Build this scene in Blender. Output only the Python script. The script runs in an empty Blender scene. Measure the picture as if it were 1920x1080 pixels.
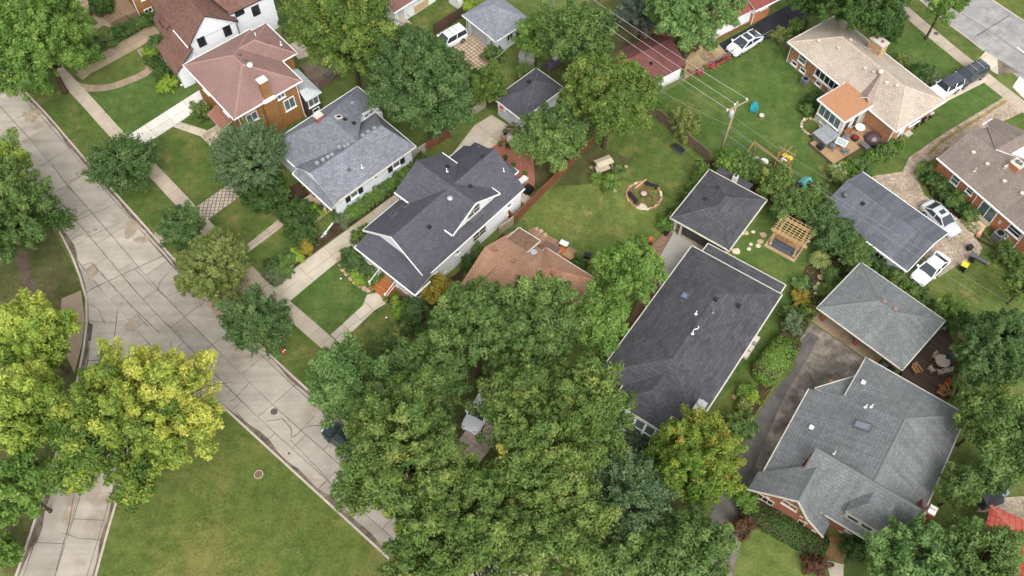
import bpy, math, random
import numpy as np
from mathutils import Vector
from mathutils.geometry import tessellate_polygon

rad = math.radians
scene = bpy.context.scene
COL = scene.collection

# ------------------------------------------------------------------ camera
CAM_H, FPX, PITCH, ROLL = 78.0, 1700.0, rad(58), rad(-0.5)
_F = Vector((0, math.cos(PITCH), -math.sin(PITCH)))
_R0 = Vector((1, 0, 0)); _U0 = _R0.cross(_F)
_R = math.cos(ROLL) * _R0 + math.sin(ROLL) * _U0
_U = -math.sin(ROLL) * _R0 + math.cos(ROLL) * _U0
cam_data = bpy.data.cameras.new('camera')
cam_data.sensor_width = 36.0
cam_data.lens = 36.0 * FPX / 1920.0
cam_data.clip_start = 1.0
cam_data.clip_end = 2000.0
cam = bpy.data.objects.new('camera', cam_data)
COL.objects.link(cam)
from mathutils import Matrix
cam.matrix_world = Matrix(((_R.x, _U.x, -_F.x, 0), (_R.y, _U.y, -_F.y, 0), (_R.z, _U.z, -_F.z, CAM_H), (0, 0, 0, 1)))
scene.camera = cam

# ------------------------------------------------------------------ sky, sun, exposure (soft, thinly overcast)
SUN_EL, SUN_AZ = rad(50), rad(165)      # azimuth measured from +Y towards +X
world = bpy.data.worlds.new('World'); scene.world = world; world.use_nodes = True
wn = world.node_tree.nodes; wl = world.node_tree.links
wn.clear()
sky = wn.new('ShaderNodeTexSky'); sky.sky_type = 'NISHITA'; sky.sun_disc = False
sky.sun_elevation = SUN_EL; sky.sun_rotation = SUN_AZ
sky.air_density = 1.0; sky.dust_density = 3.0; sky.ozone_density = 1.0
hs = wn.new('ShaderNodeHueSaturation'); hs.inputs['Saturation'].default_value = 0.12
bg = wn.new('ShaderNodeBackground'); bg.inputs['Strength'].default_value = 0.15
wo = wn.new('ShaderNodeOutputWorld')
wl.new(sky.outputs[0], hs.inputs['Color']); wl.new(hs.outputs[0], bg.inputs['Color']); wl.new(bg.outputs[0], wo.inputs['Surface'])
sd = bpy.data.lights.new('sun', 'SUN'); sd.energy = 0.8; sd.angle = rad(35); sd.color = (1.0, 0.955, 0.88)
sun = bpy.data.objects.new('sun', sd); COL.objects.link(sun)
_sv = Vector((math.sin(SUN_AZ) * math.cos(SUN_EL), math.cos(SUN_AZ) * math.cos(SUN_EL), math.sin(SUN_EL)))
sun.rotation_euler = _sv.to_track_quat('Z', 'Y').to_euler()
sun.location = _sv * 150
scene.view_settings.view_transform = 'Standard'
scene.view_settings.look = 'None'
scene.view_settings.gamma = 1.0
scene.view_settings.use_curve_mapping = False
scene.view_settings.exposure = 0.86
scene.cycles.max_bounces = 6
scene.cycles.diffuse_bounces = 3
scene.cycles.transparent_max_bounces = 4

# ------------------------------------------------------------------ survey helper: a bearing of the survey photo -> a point at height z
def at(px, py, z=0.0):
    d = _F * FPX + _R * (px - 960) - _U * (py - 540)
    p = d * ((z - CAM_H) / d.z)
    return Vector((p.x, p.y, z))

# ------------------------------------------------------------------ objects
def link(o, parent=None):
    COL.objects.link(o)
    if parent is not None: o.parent = parent
    return o
def tag(o, label, cat, group=None):
    o['label'] = label; o['category'] = cat
    if group: o['group'] = group
    return o
def thing(name, label, cat, loc, rotz=0.0, group=None):
    o = bpy.data.objects.new(name, None); link(o)
    o.empty_display_size = 0.3
    o.location = loc if len(loc) == 3 else (loc[0], loc[1], 0)
    o.rotation_euler = (0, 0, rotz)
    return tag(o, label, cat, group)

class MB:
    """collects faces, builds them as one mesh object; UVs in metres, laid along each face"""
    def __init__(s): s.v = []; s.f = []; s.m = []
    def poly(s, pts, mi=0):
        i = len(s.v); s.v += [tuple(p) for p in pts]; s.f.append(tuple(range(i, i + len(pts)))); s.m.append(mi); return s
    def faces(s, vs, fs, mi=0):
        i = len(s.v); s.v += [tuple(p) for p in vs]
        for f in fs: s.f.append(tuple(i + k for k in f)); s.m.append(mi)
        return s
    def box(s, x0, x1, y0, y1, z0, z1, mi=0):
        vs = [(x, y, z) for z in (z0, z1) for y in (y0, y1) for x in (x0, x1)]
        return s.faces(vs, [(0, 2, 3, 1), (4, 5, 7, 6), (0, 1, 5, 4), (1, 3, 7, 5), (3, 2, 6, 7), (2, 0, 4, 6)], mi)
    def bar(s, p, q, w, h, mi=0, up=(0, 0, 1)):
        p = Vector(p); q = Vector(q); d = (q - p).normalized(); u = Vector(up)
        if abs(d.dot(u)) > .98: u = Vector((1, 0, 0))
        a = d.cross(u).normalized(); b = a.cross(d)
        vs = [e + a * (sx * w / 2) + b * (sz * h / 2) for e in (p, q) for sz in (-1, 1) for sx in (-1, 1)]
        return s.faces(vs, [(0, 1, 3, 2), (4, 6, 7, 5), (0, 4, 5, 1), (1, 5, 7, 3), (3, 7, 6, 2), (2, 6, 4, 0)], mi)
    def tube(s, pts, rs, n=7, mi=0, cap=True):
        pts = [Vector(p) for p in pts]
        if not hasattr(rs, '__len__'): rs = [rs] * len(pts)
        base = len(s.v)
        for k, p in enumerate(pts):
            d = (pts[min(k + 1, len(pts) - 1)] - pts[max(k - 1, 0)]).normalized()
            u = Vector((0, 0, 1)) if abs(d.z) < .9 else Vector((1, 0, 0))
            a = d.cross(u).normalized(); b = a.cross(d)
            for j in range(n):
                t = 2 * math.pi * j / n
                s.v.append(tuple(p + a * (rs[k] * math.cos(t)) + b * (rs[k] * math.sin(t))))
        for k in range(len(pts) - 1):
            for j in range(n):
                s.f.append((base + k * n + j, base + (k + 1) * n + j, base + (k + 1) * n + (j + 1) % n, base + k * n + (j + 1) % n)); s.m.append(mi)
        if cap:
            s.f.append(tuple(base + j for j in range(n))); s.m.append(mi)
            e = base + (len(pts) - 1) * n
            s.f.append(tuple(e + n - 1 - j for j in range(n))); s.m.append(mi)
        return s
    def lathe(s, prof, c=(0, 0, 0), n=16, mi=0, sx=1.0, sy=1.0):
        base = len(s.v)
        for r, z in prof:
            for j in range(n):
                t = 2 * math.pi * j / n
                s.v.append((c[0] + sx * r * math.cos(t), c[1] + sy * r * math.sin(t), c[2] + z))
        for k in range(len(prof) - 1):
            for j in range(n):
                s.f.append((base + k * n + j, base + k * n + (j + 1) % n, base + (k + 1) * n + (j + 1) % n, base + (k + 1) * n + j)); s.m.append(mi)
        s.f.append(tuple(base + n - 1 - j for j in range(n))); s.m.append(mi)
        e = base + (len(prof) - 1) * n
        s.f.append(tuple(e + j for j in range(n))); s.m.append(mi)
        return s
    def prism(s, poly, z0, z1, mi=0, mside=None):
        """poly: 2D outline (any winding), closed solid"""
        a = sum(poly[i][0] * poly[(i + 1) % len(poly)][1] - poly[(i + 1) % len(poly)][0] * poly[i][1] for i in range(len(poly)))
        if a < 0: poly = poly[::-1]
        n = len(poly); i = len(s.v)
        s.v += [(p[0], p[1], z1) for p in poly] + [(p[0], p[1], z0) for p in poly]
        for t in tessellate_polygon([[Vector((p[0], p[1], 0)) for p in poly]]):
            A, B, C = [Vector((poly[k][0], poly[k][1])) for k in t]
            if (B - A).x * (C - A).y - (B - A).y * (C - A).x < 0: t = (t[0], t[2], t[1])
            s.f.append(tuple(i + k for k in t)); s.m.append(mi)
            s.f.append(tuple(i + n + k for k in (t[0], t[2], t[1]))); s.m.append(mi)
        for k in range(n):
            s.f.append((i + k, i + n + k, i + n + (k + 1) % n, i + (k + 1) % n)); s.m.append(mi if mside is None else mside)
        return s
    def mesh(s, name, mats):
        me = bpy.data.meshes.new(name)
        me.from_pydata(s.v, [], s.f)
        for m in (mats if isinstance(mats, (list, tuple)) else [mats]): me.materials.append(m)
        me.polygons.foreach_set('material_index', s.m)
        uv = me.uv_layers.new(name='UVMap')
        co = s.v; data = [0.0] * (2 * len(me.loops)); Z = Vector((0, 0, 1))
        for p in me.polygons:
            n = p.normal
            if abs(n.z) > .985: t = Vector((1, 0, 0)); b = Vector((0, 1, 0))
            else:
                t = Z.cross(n).normalized(); b = n.cross(t)
            for li in p.loop_indices:
                c = Vector(co[me.loops[li].vertex_index])
                data[2 * li] = c.dot(t); data[2 * li + 1] = c.dot(b)
        uv.data.foreach_set('uv', data)
        me.update()
        return me
    def build(s, name, mats, parent=None, smooth=False):
        me = s.mesh(name, mats)
        if smooth: me.polygons.foreach_set('use_smooth', [True] * len(me.polygons))
        return link(bpy.data.objects.new(name, me), parent)

def part(name, me, parent, loc=(0, 0, 0), rotz=0.0):
    o = bpy.data.objects.new(name, me); o.location = loc; o.rotation_euler = (0, 0, rotz); return link(o, parent)
def copy_tree(o, parent=None):
    c = o.copy(); COL.objects.link(c); c.parent = parent
    for ch in o.children: copy_tree(ch, c)
    return c
def structure(o): o['kind'] = 'structure'; return o
def stuff(o): o['kind'] = 'stuff'; return o

# ------------------------------------------------------------------ materials
MATS = {}
def S(r, g, b):
    """8-bit colour as seen -> linear base colour"""
    def c(x):
        x /= 255.0
        return x / 12.92 if x <= .04045 else ((x + .055) / 1.055) ** 2.4
    return (c(r), c(g), c(b), 1.0)
class N:
    def __init__(s, name):
        s.m = bpy.data.materials.new(name); s.m.use_nodes = True
        s.t = s.m.node_tree; s.p = s.t.nodes['Principled BSDF']; s.out = s.t.nodes['Material Output']
    def n(s, kind, **kw):
        nd = s.t.nodes.new('ShaderNode' + kind)
        for k, v in kw.items():
            if k.startswith('i_'):
                key = k[2:].replace('_', ' ')
                nd.inputs[key].default_value = v
            else: setattr(nd, k, v)
        return nd
    def l(s, a, b): s.t.links.new(a, b)
    def coord(s, kind='UV'): return s.n('TexCoord').outputs[kind]
    def pos(s): return s.n('NewGeometry').outputs['Position']
    def noise(s, vec, scale, detail=4.0, rough=.55):
        nd = s.n('TexNoise', i_Scale=scale, i_Detail=detail, i_Roughness=rough); s.l(vec, nd.inputs['Vector']); return nd.outputs['Fac']
    def ramp(s, fac, stops):
        nd = s.n('ValToRGB'); e = nd.color_ramp.elements
        while len(e) < len(stops): e.new(0.5)
        for k, (p, c) in enumerate(stops): e[k].position = p; e[k].color = c if len(c) == 4 else (*c, 1)
        s.l(fac, nd.inputs['Fac']); return nd.outputs['Color']
    def mix(s, fac, a, b, mode='MIX'):
        nd = s.n('Mix', data_type='RGBA', blend_type=mode)
        if isinstance(fac, (int, float)): nd.inputs[0].default_value = fac
        else: s.l(fac, nd.inputs[0])
        for k, x in ((6, a), (7, b)):
            if isinstance(x, (tuple, list)): nd.inputs[k].default_value = x
            else: s.l(x, nd.inputs[k])
        return nd.outputs[2]
    def math(s, op, a, b=0.0, clamp=False):
        nd = s.n('Math', operation=op, use_clamp=clamp)
        for k, x in ((0, a), (1, b)):
            if isinstance(x, (int, float)): nd.inputs[k].default_value = x
            else: s.l(x, nd.inputs[k])
        return nd.outputs[0]
    def bump(s, h, strength=.5, dist=.05):
        nd = s.n('Bump', i_Strength=strength, i_Distance=dist); s.l(h, nd.inputs['Height']); s.l(nd.outputs[0], s.p.inputs['Normal'])
    def done(s, col, rough=.8, spec=.3, metal=0.0):
        if isinstance(col, (tuple, list)): s.p.inputs['Base Color'].default_value = col
        else: s.l(col, s.p.inputs['Base Color'])
        if isinstance(rough, (int, float)): s.p.inputs['Roughness'].default_value = rough
        else: s.l(rough, s.p.inputs['Roughness'])
        s.p.inputs['Specular IOR Level'].default_value = spec
        s.p.inputs['Metallic'].default_value = metal
        return s.m
def vary(c, k): return (min(1, c[0] * k), min(1, c[1] * k), min(1, c[2] * k), 1)

def paint(name, c, rough=.5, spec=.4, metal=0.0, dirt=.18):
    if name in MATS: return MATS[name]
    m = N(name); f = m.noise(m.pos(), 3.0, 5)
    col = m.ramp(f, [(.3, vary(c, 1 - dirt)), (.7, vary(c, 1 + dirt * .4))])
    MATS[name] = m.done(col, rough, spec, metal); return MATS[name]
def shingle(name, c, spread=.35, row=.17, w=.42, mott=.3, tone=(1.0, 1.0, 1.0), streak=.0):
    if name in MATS: return MATS[name]
    m = N(name); uv = m.coord()
    b = m.n('TexBrick', offset=.5, i_Scale=1.0, i_Mortar_Size=.022, i_Mortar_Smooth=.3, i_Brick_Width=w, i_Row_Height=row)
    b.inputs['Color1'].default_value = vary(c, 1 - spread); b.inputs['Color2'].default_value = vary(c, 1 + spread); b.inputs['Mortar'].default_value = vary(c, .42)
    m.l(uv, b.inputs['Vector'])
    sc = m.n('Mapping'); sc.inputs['Scale'].default_value = (2.0, 4.5, 1); m.l(uv, sc.inputs[0])
    n1 = m.noise(sc.outputs[0], 1.0, 3)
    col = m.mix(.42, b.outputs['Color'], m.ramp(n1, [(.32, vary(c, 1 - mott)), (.68, vary(c, 1 + mott))]), 'MIX')
    n2 = m.noise(m.pos(), .35, 4)
    col = m.mix(.8, col, m.ramp(n2, [(.3, (.82 * tone[0], .82 * tone[1], .82 * tone[2], 1)), (.7, (1.12, 1.12, 1.12, 1))]), 'MULTIPLY')
    if streak:
        s2 = m.n('Mapping'); s2.inputs['Scale'].default_value = (2.2, .16, 1); m.l(uv, s2.inputs[0])
        n3 = m.noise(s2.outputs[0], 1.0, 4)
        col = m.mix(streak, col, m.ramp(n3, [(.35, (.55, .55, .55, 1)), (.62, (1.1, 1.1, 1.1, 1))]), 'MULTIPLY')
    m.bump(b.outputs['Fac'], .5, -.03)
    MATS[name] = m.done(col, .75, .3); return MATS[name]
def brickmat(name, c1, c2, mortar, w=.21, h=.075):
    if name in MATS: return MATS[name]
    m = N(name); uv = m.coord()
    b = m.n('TexBrick', offset=.5, i_Scale=1.0, i_Mortar_Size=.008, i_Brick_Width=w, i_Row_Height=h)
    b.inputs['Color1'].default_value = c1; b.inputs['Color2'].default_value = c2; b.inputs['Mortar'].default_value = mortar
    m.l(uv, b.inputs['Vector'])
    sc = m.n('Mapping'); sc.inputs['Scale'].default_value = (3.2, 8.0, 1); m.l(uv, sc.inputs[0])
    n1 = m.noise(sc.outputs[0], 1.0, 2)
    col = m.mix(.6, b.outputs['Color'], m.ramp(n1, [(.3, vary(c1, .62)), (.5, c1), (.72, vary(c2, 1.25))]))
    n2 = m.noise(m.pos(), .8, 4)
    col = m.mix(.6, col, m.ramp(n2, [(.3, (.8, .8, .8, 1)), (.7, (1.1, 1.1, 1.1, 1))]), 'MULTIPLY')
    m.bump(b.outputs['Fac'], .4, -.01)
    MATS[name] = m.done(col, .9, .2); return MATS[name]
def siding(name, c, row=.13):
    if name in MATS: return MATS[name]
    m = N(name); uv = m.coord(); sp = m.n('SeparateXYZ'); m.l(uv, sp.inputs[0])
    saw = m.math('FRACT', m.math('DIVIDE', sp.outputs[1], row))
    n2 = m.noise(m.pos(), 1.3, 4)
    col = m.mix(m.math('GREATER_THAN', saw, .93), m.ramp(n2, [(.3, vary(c, .9)), (.7, vary(c, 1.04))]), vary(c, .72))
    m.bump(saw, .5, -.012)
    MATS[name] = m.done(col, .6, .3); return MATS[name]
def concrete(name, c, stain=(.55, .45, .36), amt=.5, fine=.1, lane=None):
    if name in MATS: return MATS[name]
    m = N(name); p = m.pos(); oi = m.n('ObjectInfo').outputs['Random']
    col = m.ramp(m.noise(p, .55, 6, .62), [(.28, vary(c, .82)), (.72, vary(c, 1.1))])
    col = m.mix(.9, col, m.ramp(oi, [(0, (.86, .855, .845, 1)), (.5, (1, 1, 1, 1)), (1, (1.1, 1.08, 1.06, 1))]), 'MULTIPLY')
    st = m.ramp(m.noise(p, .23, 5, .6), [(.56, (0, 0, 0, 1)), (.66, (amt, amt, amt, 1))])
    col = m.mix(st, col, (c[0] * stain[0], c[1] * stain[1], c[2] * stain[2], 1))
    if lane is not None:
        mp = m.n('Mapping'); mp.inputs['Rotation'].default_value = (0, 0, -lane); mp.inputs['Scale'].default_value = (.05, .75, 1); m.l(p, mp.inputs[0])
        col = m.mix(.85, col, m.ramp(m.noise(mp.outputs[0], 1.0, 5, .6), [(.32, (.8, .79, .78, 1)), (.66, (1.09, 1.085, 1.08, 1))]), 'MULTIPLY')
    g = m.noise(p, 9.0, 3)
    col = m.mix(.7, col, m.ramp(g, [(.3, (1 - fine, 1 - fine, 1 - fine, 1)), (.7, (1 + fine, 1 + fine, 1 + fine, 1))]), 'MULTIPLY')
    m.bump(g, .15, .01)
    MATS[name] = m.done(col, .9, .2); return MATS[name]
def ground(name, stops, scale, stops2=None, scale2=6.0, fac2=.5, bump=.6, dist=.06, rough=.95, patch=None):
    """earthy surfaces: large patches + small grain"""
    if name in MATS: return MATS[name]
    m = N(name); p = m.pos()
    col = m.ramp(m.noise(p, scale, 6, .62), stops)
    if patch:
        pc, psc, lo, hi = patch
        col = m.mix(m.ramp(m.noise(p, psc, 6, .65), [(lo, (0, 0, 0, 1)), (hi, (.85, .85, .85, 1))]), col, pc)
    md = m.noise(p, .9, 4, .6)
    col = m.mix(.8, col, m.ramp(md, [(.3, (.7, .73, .68, 1)), (.7, (1.28, 1.25, 1.28, 1))]), 'MULTIPLY')
    g = m.noise(p, scale2, 5, .7)
    col = m.mix(fac2, col, m.ramp(g, stops2 or [(.28, (.55, .55, .55, 1)), (.72, (1.4, 1.4, 1.4, 1))]), 'MULTIPLY')
    m.bump(g, bump, dist)
    MATS[name] = m.done(col, rough, .15); return MATS[name]
def wood(name, c, grain=.3, along=0):
    if name in MATS: return MATS[name]
    m = N(name); uv = m.coord('Object'); oi = m.n('ObjectInfo').outputs['Random']
    mp = m.n('Mapping'); sc = [9.0, 9.0, 9.0]; sc[along] = .8; mp.inputs['Scale'].default_value = sc; m.l(uv, mp.inputs[0])
    f = m.noise(mp.outputs[0], 1.0, 5, .65)
    col = m.ramp(f, [(.25, vary(c, 1 - grain)), (.75, vary(c, 1 + grain))])
    col = m.mix(.9, col, m.ramp(oi, [(0, (.8, .8, .8, 1)), (1, (1.15, 1.15, 1.15, 1))]), 'MULTIPLY')
    m.bump(f, .3, .01)
    MATS[name] = m.done(col, .8, .25); return MATS[name]
def foliage(name, stops):
    if name in MATS: return MATS[name]
    m = N(name)
    a = m.n('Attribute', attribute_name='tint')
    col = m.ramp(a.outputs['Fac'], [(p, (min(1, c[0] * .82), min(1, c[1] * .83), min(1, c[2] * .68), 1)) for p, c in stops])
    m.done(col, .55, .25)
    tr = m.n('BsdfTranslucent'); m.l(m.mix(1.0, col, (1.0, 1.05, .55, 1), 'MULTIPLY'), tr.inputs['Color'])
    mx = m.n('MixShader'); mx.inputs[0].default_value = .32
    m.l(m.p.outputs[0], mx.inputs[1]); m.l(tr.outputs[0], mx.inputs[2]); m.l(mx.outputs[0], m.out.inputs['Surface'])
    MATS[name] = m.m; return m.m

WHITE = paint('white_trim', S(242, 242, 240), .5, .4, dirt=.1)
OFFWHITE = paint('cream_trim', S(205, 200, 188), .6, .3)
GLASS = paint('window_glass', S(46, 52, 58), .08, .8, dirt=.3)
GLASS2 = paint('pale_window_glass', S(96, 112, 114), .1, .8, dirt=.3)
BLACK = paint('black_paint', S(30, 30, 33), .45, .4)
DARKIN = paint('dark_interior', S(44, 42, 42), .9, .1)
STEEL = paint('galvanised_steel', S(165, 168, 170), .4, .5, .6)
ALUM = paint('bright_metal', S(200, 203, 206), .35, .5, .5)
GREYPL = paint('grey_plastic', S(98, 100, 104), .5, .4)
DARKPL = paint('dark_plastic', S(40, 41, 44), .5, .4)
TERRA = paint('terracotta', S(176, 104, 74), .8, .2)
WOODPALE = wood('pale_lumber', S(198, 168, 122), .22)
WOODCEDAR = wood('cedar_stain', S(122, 80, 58), .25)
WOODGREY = wood('weathered_boards', S(118, 100, 86), .35)
WOODDARK = wood('dark_weathered_boards', S(84, 66, 52), .35)
BARK = ground('bark', [(.3, S(62, 52, 42)), (.7, S(98, 84, 68))], 3.0, None, 14.0, .7, .9, .05)

def mesh_np(name, V, F4, mat, tint=None, parent=None):
    """triangles or quads from numpy arrays, tint is one value for each face"""
    k = F4.shape[1]
    me = bpy.data.meshes.new(name)
    nv, nf = len(V), len(F4)
    me.vertices.add(nv); me.vertices.foreach_set('co', np.ascontiguousarray(V, dtype=np.float32).ravel())
    me.loops.add(nf * k); me.loops.foreach_set('vertex_index', np.ascontiguousarray(F4, dtype=np.int32).ravel())
    me.polygons.add(nf); me.polygons.foreach_set('loop_start', np.arange(0, nf * k, k, dtype=np.int32))
    try: me.polygons.foreach_set('loop_total', np.full(nf, k, dtype=np.int32))
    except Exception: pass
    me.materials.append(mat)
    if tint is not None:
        at_ = me.attributes.new('tint', 'FLOAT', 'FACE'); at_.data.foreach_set('value', np.ascontiguousarray(tint, dtype=np.float32))
    me.update(calc_edges=True)
    return link(bpy.data.objects.new(name, me), parent)
# ================================================================== THE SETTING
_gr = [(.28, (.62, .64, .6, 1)), (.72, (1.36, 1.33, 1.32, 1))]
M_GRASS = ground('grass_mixed', [(.30, S(78, 94, 48)), (.5, S(94, 108, 56)), (.70, S(112, 120, 66))], .13, _gr, 5.0, .75, .8, .08, patch=(S(128, 122, 76), .2, .55, .75))
M_LUSH = ground('grass_lush', [(.3, S(70, 94, 46)), (.7, S(90, 112, 57))], .14, _gr, 4.5, .75, .8, .08, patch=(S(116, 122, 68), .25, .5, .74))
M_LAWN = ground('grass_front_lawn', [(.3, S(72, 94, 44)), (.7, S(93, 109, 55))], .2, _gr, 5.0, .75, .8, .08, patch=(S(128, 120, 72), .35, .5, .7))
M_OLIVE = ground('grass_olive', [(.3, S(80, 98, 46)), (.7, S(102, 112, 56))], .1, _gr, 4.0, .7, .7, .08, patch=(S(128, 120, 70), .16, .48, .7))
M_DRY = ground('grass_dry', [(.3, S(82, 104, 50)), (.55, S(106, 118, 62)), (.75, S(136, 128, 80))], .2, _gr, 4.5, .75, .8, .08, patch=(S(164, 140, 98), .35, .58, .74))
M_SHADE = ground('grass_shaded_yard', [(.3, S(70, 76, 44)), (.7, S(96, 98, 58))], .2, None, 4.5, .7, .8, .08, patch=(S(104, 90, 66), .25, .5, .68))  # dull grass with the trees' shade put into its colour
M_MULCH = ground('mulch', [(.3, S(58, 46, 38)), (.7, S(88, 70, 56))], .8, None, 9.0, .8, 1.0, .05)
M_GRAVEL = ground('gravel', [(.3, S(150, 134, 116)), (.7, S(192, 176, 158))], .5, [(.32, (.4, .37, .35, 1)), (.5, (1.0, 1.0, 1.0, 1)), (.72, (1.35, 1.35, 1.35, 1))], 4.0, .9, .9, .05, patch=(S(132, 106, 76), .5, .56, .68))
M_BROKEN = ground('broken_driveway', [(.32, S(104, 98, 90)), (.5, S(132, 124, 114)), (.66, S(172, 163, 150))], .6, [(.3, (.6, .58, .56, 1)), (.7, (1.25, 1.25, 1.25, 1))], 2.2, .6, .5, .03, patch=(S(88, 82, 77), .25, .52, .66))
M_ASPHALT = ground('dark_asphalt', [(.3, S(84, 82, 81)), (.7, S(106, 102, 99))], .4, None, 14.0, .4, .4, .01, rough=.75, patch=(S(112, 104, 96), .35, .5, .66))
M_BLACKTOP = ground('sealed_blacktop', [(.3, S(44, 44, 50)), (.7, S(56, 56, 62))], .3, None, 14.0, .25, .3, .01, rough=.6)
M_ROADGREY = ground('worn_road_asphalt', [(.3, S(140, 139, 138)), (.7, S(160, 158, 156))], .2, None, 8.0, .25, .2, .01, patch=(S(138, 134, 130), .35, .58, .8))
M_JOINT = ground('joint_filler', [(.3, S(72, 66, 60)), (.7, S(104, 97, 90))], 2.0, None, 9.0, .5, .4, .01)
M_DIRT = ground('gutter_dirt', [(.3, S(92, 82, 72)), (.7, S(132, 118, 104))], .9, None, 5.0, .7, .6, .02)
C_STREET = concrete('street_concrete', S(176, 168, 157), (.76, .69, .61), .75, lane=rad(-44))
C_WALK = concrete('sidewalk_concrete', S(186, 172, 154), (.78, .7, .6), .5)
C_DRIVE = concrete('driveway_concrete', S(198, 187, 170), (.76, .64, .5), .6)
C_NEW = concrete('new_concrete', S(222, 217, 208), (.9, .88, .85), .3, .06)
C_OLD = concrete('old_concrete', S(164, 146, 124), (.7, .6, .5), .6)
C_KERB = concrete('kerb_concrete', S(192, 182, 170), (.7, .62, .55), .6)
C_BRICKPAVE = brickmat('brick_pavers', S(166, 108, 88), S(184, 128, 106), S(140, 100, 84), .2, .1)
C_PAVER = concrete('pale_pavers', S(192, 178, 164), (.8, .72, .66), .4)

def W(pts, z=0.0): return [at(x, y, z) for x, y in pts]
_zn = [0]
def sheet(name, px, z, mat, th=.05):
    _zn[0] += 1; z += .0004 * (_zn[0] % 9)
    m = MB().prism([(p.x, p.y) for p in W(px)], z - th, z)
    return structure(m.build(name, mat))
def clip(poly, cell):
    """Sutherland-Hodgman: any outline against a convex cell (ccw)"""
    out = list(poly)
    for i in range(len(cell)):
        a = cell[i]; b = cell[(i + 1) % len(cell)]; src = out; out = []
        side = lambda p: (b[0] - a[0]) * (p[1] - a[1]) - (b[1] - a[1]) * (p[0] - a[0])
        for k in range(len(src)):
            p, q = src[k - 1], src[k]; sp, sq = side(p), side(q)
            if (sp >= 0) != (sq >= 0):
                t = sp / (sp - sq); out.append((p[0] + t * (q[0] - p[0]), p[1] + t * (q[1] - p[1])))
            if sq >= 0: out.append(q)
        if len(out) < 3: return []
    return out
def area(p): return .5 * abs(sum(p[i][0] * p[(i + 1) % len(p)][1] - p[(i + 1) % len(p)][0] * p[i][1] for i in range(len(p))))
def resample(pts, step):
    """even points along a polyline"""
    P = [Vector((p[0], p[1])) for p in pts]; out = [P[0].copy()]; acc = 0.0
    for a, b in zip(P[:-1], P[1:]):
        L = (b - a).length; t = step - acc
        while t <= L:
            out.append(a + (b - a) * (t / L)); t += step
        acc = (acc + L) % step
    return out
def smooth_line(P, it=2):
    for _ in range(it):
        Q = [P[0]]
        for a, b in zip(P[:-1], P[1:]): Q += [a * .75 + b * .25, a * .25 + b * .75]
        Q.append(P[-1]); P = Q
    return P
def normals(P):
    R = []
    for i in range(len(P)):
        d = (P[min(i + 1, len(P) - 1)] - P[max(i - 1, 0)]).normalized(); R.append(Vector((-d.y, d.x)))
    return R
def strip_slabs(parent, px, width, step, mat, z, name='slab', gap=.03, th=.1, off=0.0):
    """a path of slabs, each its own piece, along a centre line"""
    P = resample(smooth_line([Vector((p.x, p.y)) for p in W(px)], 2), step); Nn = normals(P)
    for i in range(len(P) - 1):
        d = (P[i + 1] - P[i]).normalized() * (gap / 2)
        a, b = P[i] + d, P[i + 1] - d
        m = MB().prism([a + Nn[i] * (off - width / 2), b + Nn[i + 1] * (off - width / 2), b + Nn[i + 1] * (off + width / 2), a + Nn[i] * (off + width / 2)], z - th, z + random.uniform(-.004, .004))
        m.build(name, mat, parent)
def region_slabs(parent, px, origin, ang, sx, sy, mat, z, name='slab', gap=.035, jit=0.0, th=.1):
    """an outlined area cut into slabs by a square grid"""
    poly = [(p.x, p.y) for p in W(px)]; o = at(*origin); u = Vector((math.cos(ang), math.sin(ang))); v = Vector((-u.y, u.x))
    L = [((p[0] - o.x) * u.x + (p[1] - o.y) * u.y, (p[0] - o.x) * v.x + (p[1] - o.y) * v.y) for p in poly]
    x0, x1 = min(p[0] for p in L), max(p[0] for p in L); y0, y1 = min(p[1] for p in L), max(p[1] for p in L)
    for j in range(int(math.floor(y0 / sy)), int(math.ceil(y1 / sy))):
        for i in range(int(math.floor(x0 / sx)), int(math.ceil(x1 / sx))):
            g = gap / 2
            c = clip(L, [(i * sx + g, j * sy + g), ((i + 1) * sx - g, j * sy + g), ((i + 1) * sx - g, (j + 1) * sy - g), (i * sx + g, (j + 1) * sy - g)])
            if len(c) < 3 or area(c) < .04 * min(1, sx * sy): continue
            w = [(o.x + u.x * p[0] + v.x * p[1], o.y + u.y * p[0] + v.y * p[1]) for p in c]
            MB().prism(w, z - th, z + random.uniform(-.004, .004)).build(name, mat, parent)
def root(name, loc=(0, 0, 0)):
    o = bpy.data.objects.new(name, None); link(o); return structure(o)
random.seed(4)

# the ground: one sheet out to the horizon
g = MB(); g.box(-700, 700, -300, 900, -.6, -.012); structure(g.build('ground', M_GRASS))

# ---- yards (turf of different kinds, each laid a little above the ground)
sheet('lawn', [(178, 1085), (217, 935), (262, 820), (330, 745), (415, 757), (732, 1047), (800, 1110), (500, 1200), (170, 1200)], .05, M_OLIVE)
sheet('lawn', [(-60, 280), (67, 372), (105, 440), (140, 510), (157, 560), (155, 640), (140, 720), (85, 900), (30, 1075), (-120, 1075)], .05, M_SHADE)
sheet('verge', [(57, 192), (130, 262), (205, 345), (290, 440), (345, 505), (500, 655), (600, 745), (690, 818), (780, 880), (640, 690), (520, 580), (400, 465), (300, 355), (200, 245), (110, 140), (40, 100)], .004, M_LAWN)
sheet('lawn', [(160, 175), (235, 262), (380, 172), (345, 130), (280, 130), (200, 170)], .004, M_LUSH)
sheet('lawn', [(258, 282), (400, 190), (430, 260), (520, 320), (440, 345), (365, 388)], .004, M_LAWN)
sheet('lawn', [(390, 415), (455, 365), (560, 400), (530, 418), (452, 470)], .004, M_LAWN)
sheet('lawn', [(462, 475), (560, 415), (620, 440), (520, 520), (505, 528)], .004, M_LAWN)
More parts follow.
